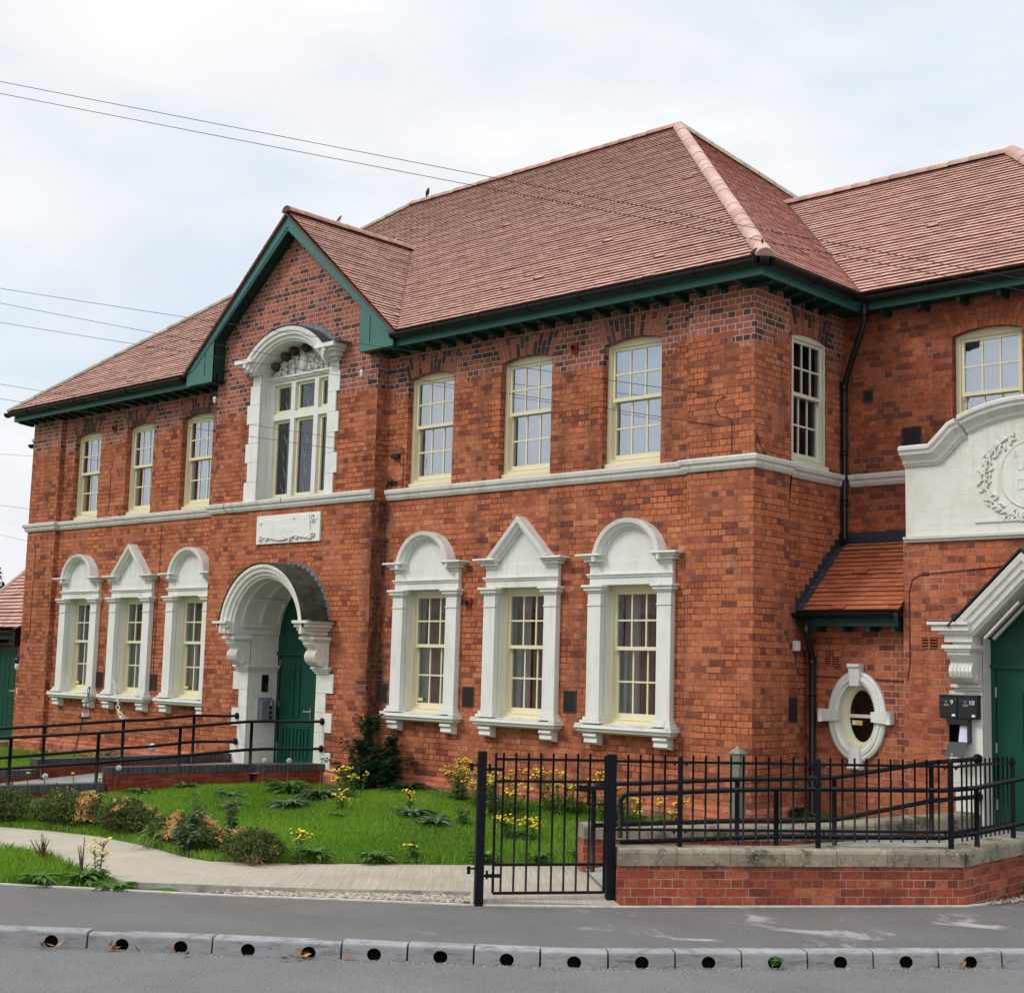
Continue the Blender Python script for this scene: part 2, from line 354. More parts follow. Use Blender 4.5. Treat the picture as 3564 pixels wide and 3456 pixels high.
def painted(name, c, dirtc, crack=0., dirt=.35, rough=.55):
    g = G(name, rough, .3); pos = g.pos()
    n = g.noise(g.mapv(pos, (1, 1, .45)), 3.2, 6, .65); k = g.mix(g.ramp(n, [(.5, 0.), (.8, dirt)]), c, dirtc)
    k = g.mix(g.ramp(g.noise(pos, 17, 5, .7), [(.60, 0.), (.75, dirt*.7)]), k, dirtc)
    if dirt > .4:                                        # dirt lying on upward ledges, and drip streaks
        nz_ = g.xyz(g.n('ShaderNodeNewGeometry').outputs['Normal'])[2]; led = g.ramp(nz_, [(.55, 0.), (.9, 1.)])
        k = g.mix(g.math('MULTIPLY', led, g.ramp(g.noise(pos, 7, 6, .7), [(.35, .15), (.65, .85)])), k, (.27,.25,.19))
        k = g.mix(g.ramp(g.noise(g.mapv(pos, (13, 13, .8)), 1.0, 5, .6), [(.56, 0.), (.74, .5)]), k, dirtc)
        k = g.mix(g.ramp(g.noise(pos, 38, 4, .7), [(.66, 0.), (.72, .6)]), k, (.36,.32,.26))
    h = g.noise(pos, 24, 4, .6)
    if crack:
        cr = g.noise(g.mapv(pos, (.8, .8, 5.)), 1.6, 8, .72, .8); d = g.math('ABSOLUTE', g.math('SUBTRACT', cr, .5))
        f = g.ramp(d, [(0., crack), (.012, 0.)]); k = g.mix(f, k, (.33,.28,.20)); h = g.math('SUBTRACT', h, g.math('MULTIPLY', f, 2.))
    g.col(k); g.bump(h, .22, .006); return g.m
M_white = painted('white_masonry_paint', (.735,.73,.685), (.44,.42,.35), 0., .46)
M_whitec = painted('cracked_white_paint', (.72,.71,.645), (.50,.45,.33), .38, .55)
M_stringc = painted('string_course_paint', (.66,.65,.60), (.34,.30,.24), 0., .75)
M_cream = painted('cream_window_paint', (.74,.68,.46), (.62,.55,.37), 0., .25, .4)
M_wcream = painted('pale_window_paint', (.70,.66,.54), (.60,.55,.42), 0., .25, .4)
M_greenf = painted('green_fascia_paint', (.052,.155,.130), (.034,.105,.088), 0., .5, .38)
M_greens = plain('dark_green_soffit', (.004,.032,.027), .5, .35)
M_door = painted('green_door_paint', (.0055,.060,.037), (.004,.045,.028), 0., .3, .34)
M_plastic = plain('black_gutter_plastic', (.008,.009,.011), .38, .35)
M_iron = plain('black_painted_iron', (.0030,.0042,.0085), .5, .20, var=.3, scale=20)
M_gloss = plain('black_rail_paint', (.0035,.0028,.0045), .45, .25, var=.3, scale=20)
M_black = plain('dark_void', (.006,.006,.006), .9, .05)
M_lead = plain('lead_flashing', (.15,.165,.19), .5, .4, var=.35, scale=7, bump=.3)
M_leadd = plain('dark_lead', (.030,.036,.052), .45, .45, var=.3, scale=7, bump=.2)
M_steel = plain('satin_steel', (.55,.55,.55), .3, .5, 1)
M_grille = plain('vent_grille', (.055,.048,.045), .7, .3)
M_redp = plain('red_terracotta_vent', (.21,.035,.030), .7, .3)
M_grey = plain('grey_box_paint', (.145,.165,.185), .4, .45)
M_pbox = plain('black_box_paint', (.016,.017,.022), .35, .5)
M_letter = plain('white_lettering', (.80,.80,.80), .5, .3)
M_paper = plain('white_paper', (.70,.70,.88), .7, .2)
M_gold = plain('yellow_label', (.72,.56,.10), .5, .3)
M_brass = plain('dull_brass_plate', (.22,.17,.08), .4, .5)
M_cable = plain('black_cable', (.016,.013,.016), .6, .3)
M_cablew = plain('grey_cable', (.17,.165,.19), .6, .3)
M_cabler = plain('brown_cable', (.09,.022,.016), .6, .3)
M_bird = plain('dark_feathers', (.035,.032,.036), .7, .3)
M_birdg = plain('grey_feathers', (.17,.16,.18), .7, .3)
M_net = plain('white_net_curtain', (.78,.80,.82), .9, .1)
M_drape = plain('grey_brown_curtain', (.36,.335,.31), .9, .1)
M_backing = plain('dark_room_backing', (.10,.10,.10), .8, .2)  # lines the dark boxes added behind the panes
M_plum = plain('plum_curtain', (.050,.016,.022), .85, .1)
M_leafp = plain('pale_curtain_leaf', (.62,.64,.52), .85, .1)
def glass(name, refl, tint):
    g = G(name); g.t.nodes.remove(g.b); o = g.t.nodes['Material Output']
    tr = g.n('ShaderNodeBsdfTransparent'); tr.inputs[0].default_value = tint + (1,)
    gl = g.n('ShaderNodeBsdfGlossy'); gl.inputs['Roughness'].default_value = .015; gl.inputs['Color'].default_value = (.86,.92,1,1)
    bp = g.n('ShaderNodeBump'); g.l(g.noise(g.pos(), 2.2, 2), bp.inputs['Height']); bp.inputs['Strength'].default_value = .13; bp.inputs['Distance'].default_value = .02; g.l(bp.outputs[0], gl.inputs['Normal'])
    lw = g.n('ShaderNodeLayerWeight'); lw.inputs[0].default_value = .35
    f = g.math('ADD', g.math('MULTIPLY', lw.outputs['Fresnel'], .55), refl, True)
    mx_ = g.n('ShaderNodeMixShader'); g.l(f, mx_.inputs[0]); g.l(tr.outputs[0], mx_.inputs[1]); g.l(gl.outputs[0], mx_.inputs[2]); g.l(mx_.outputs[0], o.inputs[0])
    return g.m
M_glassu = glass('upper_window_glass', .42, (.86,.89,.92))
M_glassg = glass('gable_window_glass', .10, (.88,.90,.90))
M_glass = glass('window_glass', .20, (.80,.84,.84))
M_glassd = glass('dark_window_glass', .03, (.80,.84,.84))
def stone_mat(name, c, spot, spotc, rough=.9, sc_=1.):
    g = G(name, rough, .15); pos = g.pos()
    k = g.mix(g.ramp(g.noise(pos, 3.*sc_, 6, .65), [(.35, 0.), (.68, 1.)]), c, tuple(x*.62 for x in c))
    k = g.mix(g.ramp(g.noise(pos, 2.3*sc_, 8, .78, .3), [(.50, 0.), (.60, spot)]), k, spotc)
    k = g.mix(g.ramp(g.noise(pos, 30*sc_, 3, .6), [(.58, 0.), (.70, .55)]), k, (.055,.050,.040))
    k = g.mix(g.ramp(g.vor(pos, 16*sc_).outputs['Distance'], [(.10, .75), (.20, 0.)]), k, (.42,.42,.36))
    k = g.mix(1., k, g.ramp(g.rnd(), [(0., .86), (1., 1.1)]), 'MULTIPLY')
    g.col(k); g.bump(g.noise(pos, 55*sc_, 5, .7), .7, .006); return g.m
M_cope = stone_mat('weathered_coping_stone', (.33,.29,.215), .92, (.055,.050,.036))
M_post = stone_mat('concrete_post_stone', (.29,.265,.21), .5, (.16,.145,.10))
def hood_mat():
    g = G('mossy_hood_felt', .9, .15); pos = g.pos()
    k = g.ramp(g.noise(pos, 5, 7, .72), [(.3, (.020,.020,.015)), (.55, (.058,.058,.040)), (.72, (.10,.10,.048)), (.85, (.18,.18,.13))])
    k = g.mix(g.ramp(g.vor(pos, 30).outputs['Distance'], [(.06, .6), (.12, 0.)]), k, (.20,.20,.17))
    g.col(k); g.bump(g.noise(pos, 45, 4, .7), .6, .006); return g.m
M_hood = hood_mat()
def asphalt(name, c, warm, patch=0.):
    g = G(name, .85, .25); pos = g.pos()
    k = g.ramp(g.noise(pos, 95, 4, .75), [(.38, tuple(x*.52 for x in c)), (.50, c), (.62, tuple(x*1.75 for x in c))])
    k = g.mix(1., k, g.ramp(g.noise(pos, 1.1, 5, .6), [(.3, .88), (.7, 1.12)]), 'MULTIPLY')
    k = g.mix(g.ramp(g.vor(pos, 30).outputs['Distance'], [(.11, .6), (.17, 0.)]), k, warm)
    if patch:
        px = g.xyz(pos); near = g.ramp(g.math('MULTIPLY', g.math('SUBTRACT', px[0], .4), .4, True), [(0., 0.), (1., 1.)])
        f = g.ramp(g.noise(g.mapv(pos, (.9, 1.5, 1)), 1.15, 7, .66, .5), [(.585, 0.), (.66, patch)]); k = g.mix(g.math('MULTIPLY', f, near), k, (.36,.335,.315))
    g.col(k); g.bump(g.noise(pos, 150, 2), .5, .004); return g.m
M_foot = asphalt('footway_asphalt', (.112,.107,.103), (.30,.29,.28), .85)
M_road = asphalt('road_asphalt', (.128,.127,.127), (.36,.35,.34), .0)
def path_mat():
    g = G('brushed_concrete', .9, .15); pos = g.pos()
    mp_ = g.n('ShaderNodeMapping'); g.l(pos, mp_.inputs[0]); mp_.inputs['Rotation'].default_value = (0, 0, R(-44)); bl = g.ramp(g.noise(g.mapv(mp_.outputs[0], (34, 1.1, 1)), 1.0, 3, .6, .5), [(.38, 0.), (.60, 1.)])
    k = g.mix(g.ramp(g.noise(pos, 1.6, 7, .65), [(.3, 0.), (.7, 1.)]), (.335,.295,.235), (.415,.37,.30))
    gx = g.xyz(pos)[0]; f = g.ramp(gx, [(0., 0.), (1., 1.)]) if False else g.math('ADD', g.math('MULTIPLY', g.math('ADD', gx, 3.2), .5), 0., True)
    k = g.mix(g.math('MULTIPLY', f, g.math('MULTIPLY', bl, .42)), k, (.21,.18,.14))
    k = g.mix(g.ramp(g.noise(pos, 60, 3), [(.55, 0.), (.75, .4)]), k, (.25,.22,.17))
    g.col(k); g.bump(bl, .5, .006); return g.m
M_path = path_mat()
def kerb_mat():
    g = G('kerb_concrete', .75, .25); pos = g.pos()
    k = g.mix(g.ramp(g.noise(pos, 4, 6, .7), [(.35, 0.), (.7, 1.)]), (.295,.295,.30), (.215,.215,.22))
    k = g.mix(g.ramp(g.noise(g.mapv(pos, (1, 1, 5)), 5, 7, .75), [(.50, 0.), (.66, .75)]), k, (.085,.085,.09))
    k = g.mix(1., k, g.ramp(g.rnd(), [(0., .9), (1., 1.08)]), 'MULTIPLY'); g.col(k); g.bump(g.noise(pos, 80, 3), .25, .003); return g.m
M_kerb = kerb_mat()
M_edge = plain('edging_concrete', (.50,.45,.41), .9, .1, var=.25, scale=9)
M_slab = plain('slab_edge_concrete', (.36,.34,.32), .9, .1, var=.35, scale=8, bump=.4)
M_rampc = plain('ramp_concrete', (.27,.26,.24), .9, .1, var=.3, scale=5, bump=.3)
def soil():
    g = G('lawn_soil', .95, .05); pos = g.pos()
    g.col(g.ramp(g.noise(pos, 5, 6, .7), [(.3, (.035,.070,.010)), (.6, (.065,.125,.016)), (.8, (.10,.11,.04))])); return g.m
M_soil = soil()
M_land = plain('far_ground', (.07,.11,.04), .95, .05)
def leafm(name, els, rough=.6, trans=.25):
    g = G(name, rough, .25); c = g.ramp(g.rnd(), els); g.col(c)
    if trans:
        o = g.t.nodes['Material Output']; tl = g.n('ShaderNodeBsdfTranslucent'); g.l(c, tl.inputs[0]); mx_ = g.n('ShaderNodeMixShader'); mx_.inputs[0].default_value = trans
        g.l(g.b.outputs[0], mx_.inputs[1]); g.l(tl.outputs[0], mx_.inputs[2]); g.l(mx_.outputs[0], o.inputs[0])
    return g.m
M_grass = leafm('grass_blade', [(0., (.115,.235,.016)), (.45, (.205,.385,.030)), (.8, (.29,.46,.050)), (.96, (.20,.26,.05)), (1., (.30,.27,.12))], .55, .3)
M_lush = leafm('green_leaf', [(0., (.050,.115,.020)), (.5, (.085,.180,.032)), (1., (.14,.25,.055))])
M_dark = leafm('dark_thistle_leaf', [(0., (.016,.042,.016)), (.5, (.028,.068,.026)), (1., (.052,.10,.040))])
M_grey_l = leafm('grey_green_leaf', [(0., (.070,.115,.055)), (.5, (.115,.175,.085)), (1., (.19,.25,.14))])
M_box = leafm('hedge_leaf', [(0., (.036,.064,.015)), (.5, (.075,.12,.026)), (1., (.14,.18,.05))])
M_dead = leafm('dead_hedge_leaf', [(0., (.42,.23,.065)), (.5, (.60,.37,.13)), (1., (.70,.50,.25))])
M_brown = leafm('brown_leaf', [(0., (.10,.045,.02)), (.5, (.16,.085,.04)), (1., (.22,.14,.07))])
M_pale = leafm('yellow_green_leaf', [(0., (.10,.16,.025)), (.5, (.16,.23,.04)), (1., (.25,.30,.08))])
M_stem = plain('plant_stem', (.13,.14,.055), .8, .2, var=.3)
M_stemb = plain('brown_stem', (.11,.075,.045), .85, .15, var=.3)
M_yel = leafm('yellow_flower', [(0., (.66,.42,.010)), (.6, (.80,.56,.015)), (1., (.85,.66,.06))], .6, .15)
M_clock = plain('seed_head', (.72,.71,.68), .95, .05)
M_litter = leafm('dead_leaf', [(0., (.20,.075,.028)), (.5, (.33,.15,.06)), (1., (.44,.26,.12))], .7, .1)
M_mud = plain('nest_mud', (.085,.055,.040), .95, .05, var=.4, scale=20, bump=.6)
M_bark = plain('tree_bark', (.075,.060,.045), .9, .1, var=.4)
M_treel = leafm('tree_leaf', [(0., (.020,.040,.012)), (.5, (.040,.072,.020)), (1., (.075,.115,.035))])
def gravelm():
    g = G('gravel_stone', .85, .2); g.col(g.ramp(g.rnd(), [(0., (.16,.14,.11)), (.5, (.31,.275,.215)), (1., (.48,.43,.35))])); return g.m
M_gravel = gravelm()
# ================================================================== THE BUILDING
GX = -9.22                                             # centre line of the entrance gable
EV, EZ, SL = -.38, 7.40, .87                           # eaves line (tile edge) and roof pitch
B = thing('brick_building', 'long two storey red brick building with white window surrounds and hipped pink tiled roof', 'building', (-9, 4, .3))
ZB, ZT = .10, 7.20
def archhole(u0, u1, z0, zs, rise, n=10):
    wd = (u1-u0)/2; r = (wd*wd+rise*rise)/(2*rise); cx = (u0+u1)/2; cz = zs+rise-r; a = math.degrees(math.asin(wd/r))
    return [(u0, z0), (u1, z0)] + arc(cx, cz, r, 90-a, 90+a, n)
# openings --------------------------------------------------------------------
UPR = [(-6.545, -5.515), (-4.52, -3.512), (-2.555, -1.544)]       # upper windows, right bay
UPL = [(-16.65, -15.654), (-14.69, -13.744), (-12.79, -11.808)]   # upper windows, left bay
LOR = [-5.925, -3.952, -1.97]; LOL = [-16.0, -14.12, -12.17]      # ground floor window centres
WZ0, WZS, WRISE = 5.02, 6.71, .07
m = MB()
m.flat(FY(0), rect(-18.21, ZB, -17.08, ZT)); m.flat(FX(-17.08), rect(0, ZB, .1, ZT)); m.flat(FY(0), rect(-1.03, ZB, 0, ZT))
m.flat(FX(0), rect(0, ZB, .82, ZT)); m.flat(lambda a, b, c: (a, .82, b), rect(-.1, ZB, 0, ZT), flip=True)
for (x0, x1), ups, los in (((-17.08, -11.40), UPL, LOL), ((-7.04, -1.03), UPR, LOR)):
    hs = [archhole(a, b, WZ0-.04, WZS, WRISE) for a, b in ups] + [rect(c-.56, 1.42, c+.56, 3.5) for c in los]
    m.flat(FY(.1), rect(x0, ZB, x1, ZT), hs)
    for h in hs[:3]: m.rim(FY(.1), h, 0, .16)
    for h in hs[3:]: m.rim(FY(.1), h, 0, .05)
m.flat(lambda a, b, c: (-1.03, a, b), rect(0, ZB, .1, ZT), flip=True)
# entrance bay with its gable
doorh = [(-10.06, ZB+.2), (-8.235, ZB+.2)] + arc(-9.1475, 2.70, .9125, 0, 180, 20)
winh = [(-10.10, 4.93), (-8.25, 4.93)] + arc(-9.175, 6.43, 1.26, 42.8, 137.2, 14)
m.flat(FY(-.12), [(-11.40, ZB), (-7.04, ZB), (-7.04, 7.85), (GX, 9.72), (-11.40, 7.85)], [doorh, winh])
m.flat(FX(-7.04), rect(-.12, ZB, .1, 7.5)); m.flat(lambda a, b, c: (-11.40, a, b), rect(-.12, ZB, .1, 7.5), flip=True)
# side wall
SH = archhole(1.03, 1.90, 4.98, WZS, .05)
m.flat(FX(-.1), rect(.82, ZB, 2.36, ZT), [SH]); m.rim(FX(-.1), SH, 0, .12)
# hidden sides close the shell
m.flat(lambda a, b, c: (-18.21, a, b), rect(0, ZB, 9.4, ZT), flip=True); m.flat(lambda a, b, c: (a, 9.4, b), rect(-18.21, ZB, 0, ZT), flip=True); m.flat(FX(0), rect(4.8, ZB, 9.4, ZT))
part(m, 'wall', [M_brick], B)
m = MB()
WH = archhole(1.507, 2.453, 4.98, WZS, .07)
m.flat(FY(2.36), rect(-.1, ZB, 4.1, ZT), [WH]); m.rim(FY(2.36), WH, 0, .16)
m.flat(FX(4.1), rect(2.36, ZB, 7.8, ZT)); m.flat(lambda a, b, c: (a, 7.8, b), rect(0, ZB, 4.1, ZT), flip=True)
part(m, 'wall', [M_wing], B)
# splayed brick plinth
PG = brick('plinth_brickwork', [(0., (.27,.075,.042)), (.4, (.46,.13,.062)), (1., (.56,.19,.10))], ((.16,.10,.08), (.36,.24,.19)), rh=.09, lime=.2)
m = MB()
prof = [(0, .585), (.035, .535), (.035, .50), (.075, .455), (.075, 0)]
m.sweep([(-18.21, -1.2), (-18.21, 0), (-17.08, 0), (-17.08, -.1), (-11.4, -.1), (-11.4, .12), (-10.40, .12)], prof, FXY)
part(m, 'plinth', [PG], B); m = MB()
m.sweep([(-7.92, .12), (-7.04, .12), (-7.04, -.1), (-1.03, -.1), (-1.03, 0), (0, 0), (0, -.82), (-.1, -.82), (-.1, -1.4)], prof, FXY)
part(m, 'plinth', [PG], B)
# brick arches over the upper windows, brick by brick
def jack_arch(F, u0, u1, zs, rise, ztop, mats, n=13):
    mb = MB(); c = (u0+u1)/2; w = u1-u0; wd = w/2; r = (wd*wd+rise*rise)/(2*rise); cz = zs+rise-r
    mb.flat(F, [(u0-.0, zs)] + [p for p in arc(c, cz, r, 90-math.degrees(math.asin(wd/r)), 90+math.degrees(math.asin(wd/r)), 8)][::-1] + [(u1, zs), (u1+.13, ztop), (u0-.13, ztop)], c=-.003, mi=1)
    for i in range(n):
        f0, f1 = i/n+.0065, (i+1)/n-.0065; zbot = lambda f: cz+math.sqrt(max(r*r-((f-.5)*w)**2, 0))
        cut = .36 if i % 2 else .68
        X = lambda f, t: u0+f*w + (f-.5)*.26*t
        for t0, t1 in ((0, cut-.018), (cut+.018, 1)):
            zz = lambda f, t: zbot(f)*(1-t)+ztop*t
            q = [(X(f0,t0), zz(f0,t0)), (X(f1,t0), zz(f1,t0)), (X(f1,t1), zz(f1,t1)), (X(f0,t1), zz(f0,t1))]
            mb.r = random.random(); mb.flat(F, q, c=-.008); mb.rim(F, q, -.008, 0)
    return part(mb, 'brick_arch', mats, B)
for a, b in UPR+UPL: jack_arch(FY(.1), a, b, WZS, WRISE, 7.06, [M_arch, M_mortar])
jack_arch(FX(-.1), 1.03, 1.90, WZS, .05, 7.06, [M_arch, M_mortar], 11)
jack_arch(FY(2.36), 1.507, 2.453, WZS, .07, 7.03, [M_archw, M_mortard])
# string course
m = MB(); prof = [(0, 4.80), (.03, 4.805), (.055, 4.845), (.06, 4.885), (.085, 4.90), (.095, 4.945), (.09, 4.96), (0, 4.985)]
m.sweep([(-18.21, -2), (-18.21, 0), (-17.08, 0), (-17.08, -.1), (-11.4, -.1), (-11.4, .12), (-7.02, .12)], prof, FXY)
part(m, 'string_course', [M_stringc], B); m = MB()
m.sweep([(-6.93, -.1), (-1.03, -.1), (-1.03, 0), (0, 0), (0, -.80), (-.1, -.80), (-.1, -2.26)], prof, FXY)
part(m, 'string_course', [M_stringc], B); m = MB()
m.sweep([(.02, -2.36), (1.45, -2.36)], prof, FXY); part(m, 'string_course', [M_stringc], B); m = MB(); m.sweep([(2.6, -2.36), (4.1, -2.36)], prof, FXY)
part(m, 'string_course', [M_stringc], B)

# ---------------------------------------------------------------- sash windows
def sash_window(F, u0, u1, z0, zs, rise, mats, parent=B, curtain='net', ground=False, depth=0., gl=None):
    """F(a, b, c): a along the wall, b up, c depth behind the wall face; the frame starts at c = depth"""
    d = depth; fr = mats[0]; wdt = u1-u0; mid = z0+(zs-z0)*.535
    mb = MB(); fw, fh, fs = .066, (.030 if rise else .075), .085
    hd = archhole(u0, u1, z0, zs, rise, 8) if rise else rect(u0, z0, u1, zs)
    mb.flat(F, hd, [rect(u0+fw, z0+fs, u1-fw, zs-fh)], c=d); mb.rim(F, rect(u0+fw, z0+fs, u1-fw, zs-fh), d, d+.12)
    mb.rim(F, rect(u0+fw-.012, z0+fs-.012, u1-fw+.012, zs-fh+.012), d-.006, d); mb.flat(F, rect(u0+fw-.012, z0+fs-.012, u1-fw+.012, zs-fh+.012), [rect(u0+fw, z0+fs, u1-fw, zs-fh)], c=d-.006)
    mb.lbox(F, u0-.01, u1+.01, z0-.035, z0+.03, d-.055, d+.08)
    wobj = part(mb, 'window', [fr], parent)
    def sash(nm, b0, b1, c, rows, horn, top):
        s = MB(); st = .042; a0, a1 = u0+fw, u1-fw; hb = .05 if top else .075; ht = .045
        s.flat(F, rect(a0, b0, a1, b1), [rect(a0+st, b0+hb, a1-st, b1-ht)], c=c); s.rim(F, rect(a0+st, b0+hb, a1-st, b1-ht), c, c+.04); s.rim(F, rect(a0, b0, a1, b1), c, c+.04)
        w_, h_ = a1-a0-2*st, b1-b0-hb-ht
        for i in (1, 2): x = a0+st+w_*i/3; s.lbox(F, x-.0115, x+.0115, b0+hb, b1-ht, c+.008, c+.034)
        for i in range(1, rows): z = b0+hb+h_*i/rows; s.lbox(F, a0+st, a1-st, z-.0115, z+.0115, c+.006, c+.036)
        if top:
            for x0, x1 in ((a0, a0+st), (a1-st, a1)): s.solid(lambda p, q, cc: F(x0+cc*(x1-x0), q, p), [(c-.004, b0), (c+.03, b0-.055), (c+.05, b0-.055), (c+.05, b0)], 0, 1)
        part(s, 'sash', [fr], wobj)
        pn = MB(); pn.flat(F, rect(a0+st, b0+hb, a1-st, b1-ht), c=c+.02); return pn
    p1 = sash('upper', mid, zs-fh, d+.02, 2, True, True); p2 = sash('lower', z0+fs, mid+.045, d+.068, 2, False, False)
    for v, f, mi, sm, rv in ((p2.v, p2.f, p2.mi, p2.sm, p2.rv),):
        b_ = len(p1.v); p1.v += v; p1.f += [tuple(i+b_ for i in q) for q in f]; p1.mi += mi; p1.sm += sm; p1.rv += rv
    part(p1, 'glass', [gl or M_glass], wobj)
    def drape(x0, x1, zb, zt, mat_, amp=.02, per=.07, c=.30):
        s = MB(); n = max(4, int((x1-x0)/.014)); s.v = []; r = random.random()
        for i in range(n+1):
            x = x0+(x1-x0)*i/n; cc = d+c+amp*math.sin(x*2*math.pi/per)+amp*.5*math.sin(x*37)
            s.v.append(tuple(F(x, zb, cc))); s.v.append(tuple(F(x, zt, cc)))
        for i in range(n): s.face((2*i, 2*i+2, 2*i+3, 2*i+1), 0, True, r)
        part(s, 'curtain', [mat_], wobj)
    k = curtain
    if k == 'net': drape(u0+.02, u1-.02, z0+.05, zs, M_net)
    if k == 'halfnet': drape(u0+.02, u0+wdt*.42, z0+.05, zs, M_drape); drape(u0+wdt*.5, u1-.02, z0+.05, zs, M_net, c=.36)
    if k == 'drape': drape(u0+.01, u0+wdt*.30, z0+.03, zs, M_net); drape(u0+wdt*.36, u1-.01, z0+.03, zs, M_drape, .03, .09)
    if k == 'dark': drape(u0+.01, u0+wdt*.22, z0+.03, zs, M_drape)
    if k == 'blind': drape(u0+.01, u1-.01, z0+.03, zs, M_drape, .004, .09, .2)
    # dark closed box added behind the panes to keep the interior dark
    rm = MB(); rm.flat(F, rect(u0-.35, z0-.3, u1+.35, zs+.3), c=d+1.3); rm.rim(F, rect(u0-.35, z0-.3, u1+.35, zs+.3), d+.14, d+1.3); part(rm, 'room_backing', [M_backing], wobj)
    return wobj
for i, (a, b) in enumerate(UPR): sash_window(FY(.1), a, b, WZ0, WZS, WRISE, [M_cream], curtain=['net', 'net', 'net'][i], depth=.11, gl=M_glassu)
for i, (a, b) in enumerate(UPL): sash_window(FY(.1), a, b, WZ0, WZS, WRISE, [M_cream], curtain=['halfnet', 'net', 'drape'][i], depth=.11, gl=M_glassu)
sash_window(FX(-.1), 1.03, 1.90, 5.0, WZS, .05, [M_wcream], curtain='dark', depth=.02, gl=M_glassd)
sash_window(FY(2.36), 1.507, 2.453, 5.0, WZS, .07, [M_cream], curtain='net', depth=.11, gl=M_glassu)

# ---------------------------------------------------------------- ground floor windows with their surrounds
def surround(cx, kind, curtain, sticker=False):
    F = FY(.1); m = MB(); q = lambda x: cx+x
    for s in (-1, 1):
        a0, a1 = sorted((s*.475, s*.705)); m.lbox(F, q(a0), q(a1), 1.60, 3.09, -.10, 0)
        m.lbox(F, q(a0-.006), q(a1+.006), 3.09, 3.115, -.112, 0); m.lbox(F, q(a0), q(a1), 3.115, 3.27, -.10, 0)
        # capital
        for k, (z0, z1, o) in enumerate(((3.27, 3.295, .02), (3.295, 3.34, .045), (3.34, 3.375, .07))): m.lbox(F, q(a0-o), q(a1+o), z0, z1, -.10-o, 0)
        # flared base
        for k, (z0, z1, o) in enumerate(((1.515, 1.555, .055), (1.555, 1.60, .03))): m.lbox(F, q(a0-o), q(a1+o), z0, z1, -.10-o, 0)
        # reveal of the stone jamb
        ji = s*.475; m.flat(lambda a, b, c: F(q(ji), b, a), rect(.001, 1.5, .115, 3.375), flip=s > 0)
    m.flat(lambda a, b, c: F(a, 3.375, b), rect(q(-.475), -.02, q(.475), .115))
    # frieze with its two mouldings
    m.solid(F, rect(q(-.70), 3.375, q(.70), 3.70), -.065, 0)
    m.lbox(F, q(-.725), q(.725), 3.475, 3.505, -.085, -.06); m.lbox(F, q(-.74), q(.74), 3.505, 3.53, -.105, -.06)
    # pediment feet (moulded blocks)
    for s in (-1, 1):
        for z0, z1, o in ((3.645, 3.69, .0), (3.69, 3.735, .045), (3.735, 3.765, .08), (3.765, 3.795, .125)):
            a0, a1 = sorted((s*(.475-o*.4), s*(.705+o*1.2))); m.lbox(F, q(a0), q(a1), z0, z1, -.09-o, 0)
    prof = [(0, 0), (0, -.075), (.03, -.085), (.035, -.13), (.075, -.155), (.085, -.19), (.135, -.205), (.145, -.18), (.145, 0)]
    if kind == 'arch':
        pth = arc(cx, 3.68, .435, 180, 0, 24); m.sweep(pth, prof, F, sm=True)
        m.flat(F, arc(cx, 3.68, .45, 0, 180, 24), c=-.05)
    else:
        pth = [(q(-.47), 3.71), (cx, 4.185), (q(.47), 3.71)]; m.sweep(pth, prof, F); m.flat(F, [(q(-.5), 3.66), (q(.5), 3.66), (cx, 4.22)], c=-.05)
    o = part(m, 'window_surround', [M_white], B, bevel=.006)
    # sill
    s_ = MB(); s_.sweep([(q(-.705), 0), (q(.705), 0)], [(0.02, 1.515), (.205, 1.49), (.21, 1.455), (.185, 1.45), (.175, 1.41), (.12, 1.385), (0.02, 1.38)], lambda a, b, c: (a, .1-b, c))
    s_.box(q(-.72), q(.72), .04, .24, 1.38, 1.515)
    for s in (-1, 1):
        z = [(1.485, 1.515, .205, .06), (1.45, 1.485, .21, .07), (1.41, 1.45, .18, .04), (1.38, 1.41, .14, .0)]
        for z0, z1, o_, e in z: a0, a1 = sorted((s*.70, s*(.745+e))); s_.lbox(F, q(a0), q(a1), z0, z1, -o_, 0)
    part(s_, 'sill', [M_white], o, bevel=.006)
    for s in (-1, 1):
        k = MB(); a0, a1 = sorted((s*.475, s*.70)); k.solid(lambda a, b, c: (q(a0)+c*(a1-a0), a, b), [(.1, 1.38), (-.045, 1.38), (-.055, 1.345), (-.02, 1.315), (-.03, 1.26), (.01, 1.235), (.1, 1.225)], 0, 1)
        part(k, 'sill_bracket', [M_white], o, bevel=.005)
    wo = sash_window(FY(.1), q(-.475), q(.475), 1.50, 3.375, 0, [M_cream], curtain=curtain, depth=.115, gl=M_glassd if False else M_glass)
    if sticker:
        k = MB(); k.lbox(FY(.1), q(-.335), q(-.235), 1.69, 1.735, .17, .172); k.lbox(FY(.1), q(-.335), q(-.30), 1.692, 1.733, .168, .1705, 1)
        part(k, 'warning_sticker', [M_gold, M_white], wo)
surround(LOR[0], 'arch', 'blind', True); surround(LOR[1], 'triangle', 'drape'); surround(LOR[2], 'arch', 'drape')
surround(LOL[0], 'arch', 'drape', True); surround(LOL[1], 'triangle', 'halfnet'); surround(LOL[2], 'arch', 'blind', True)

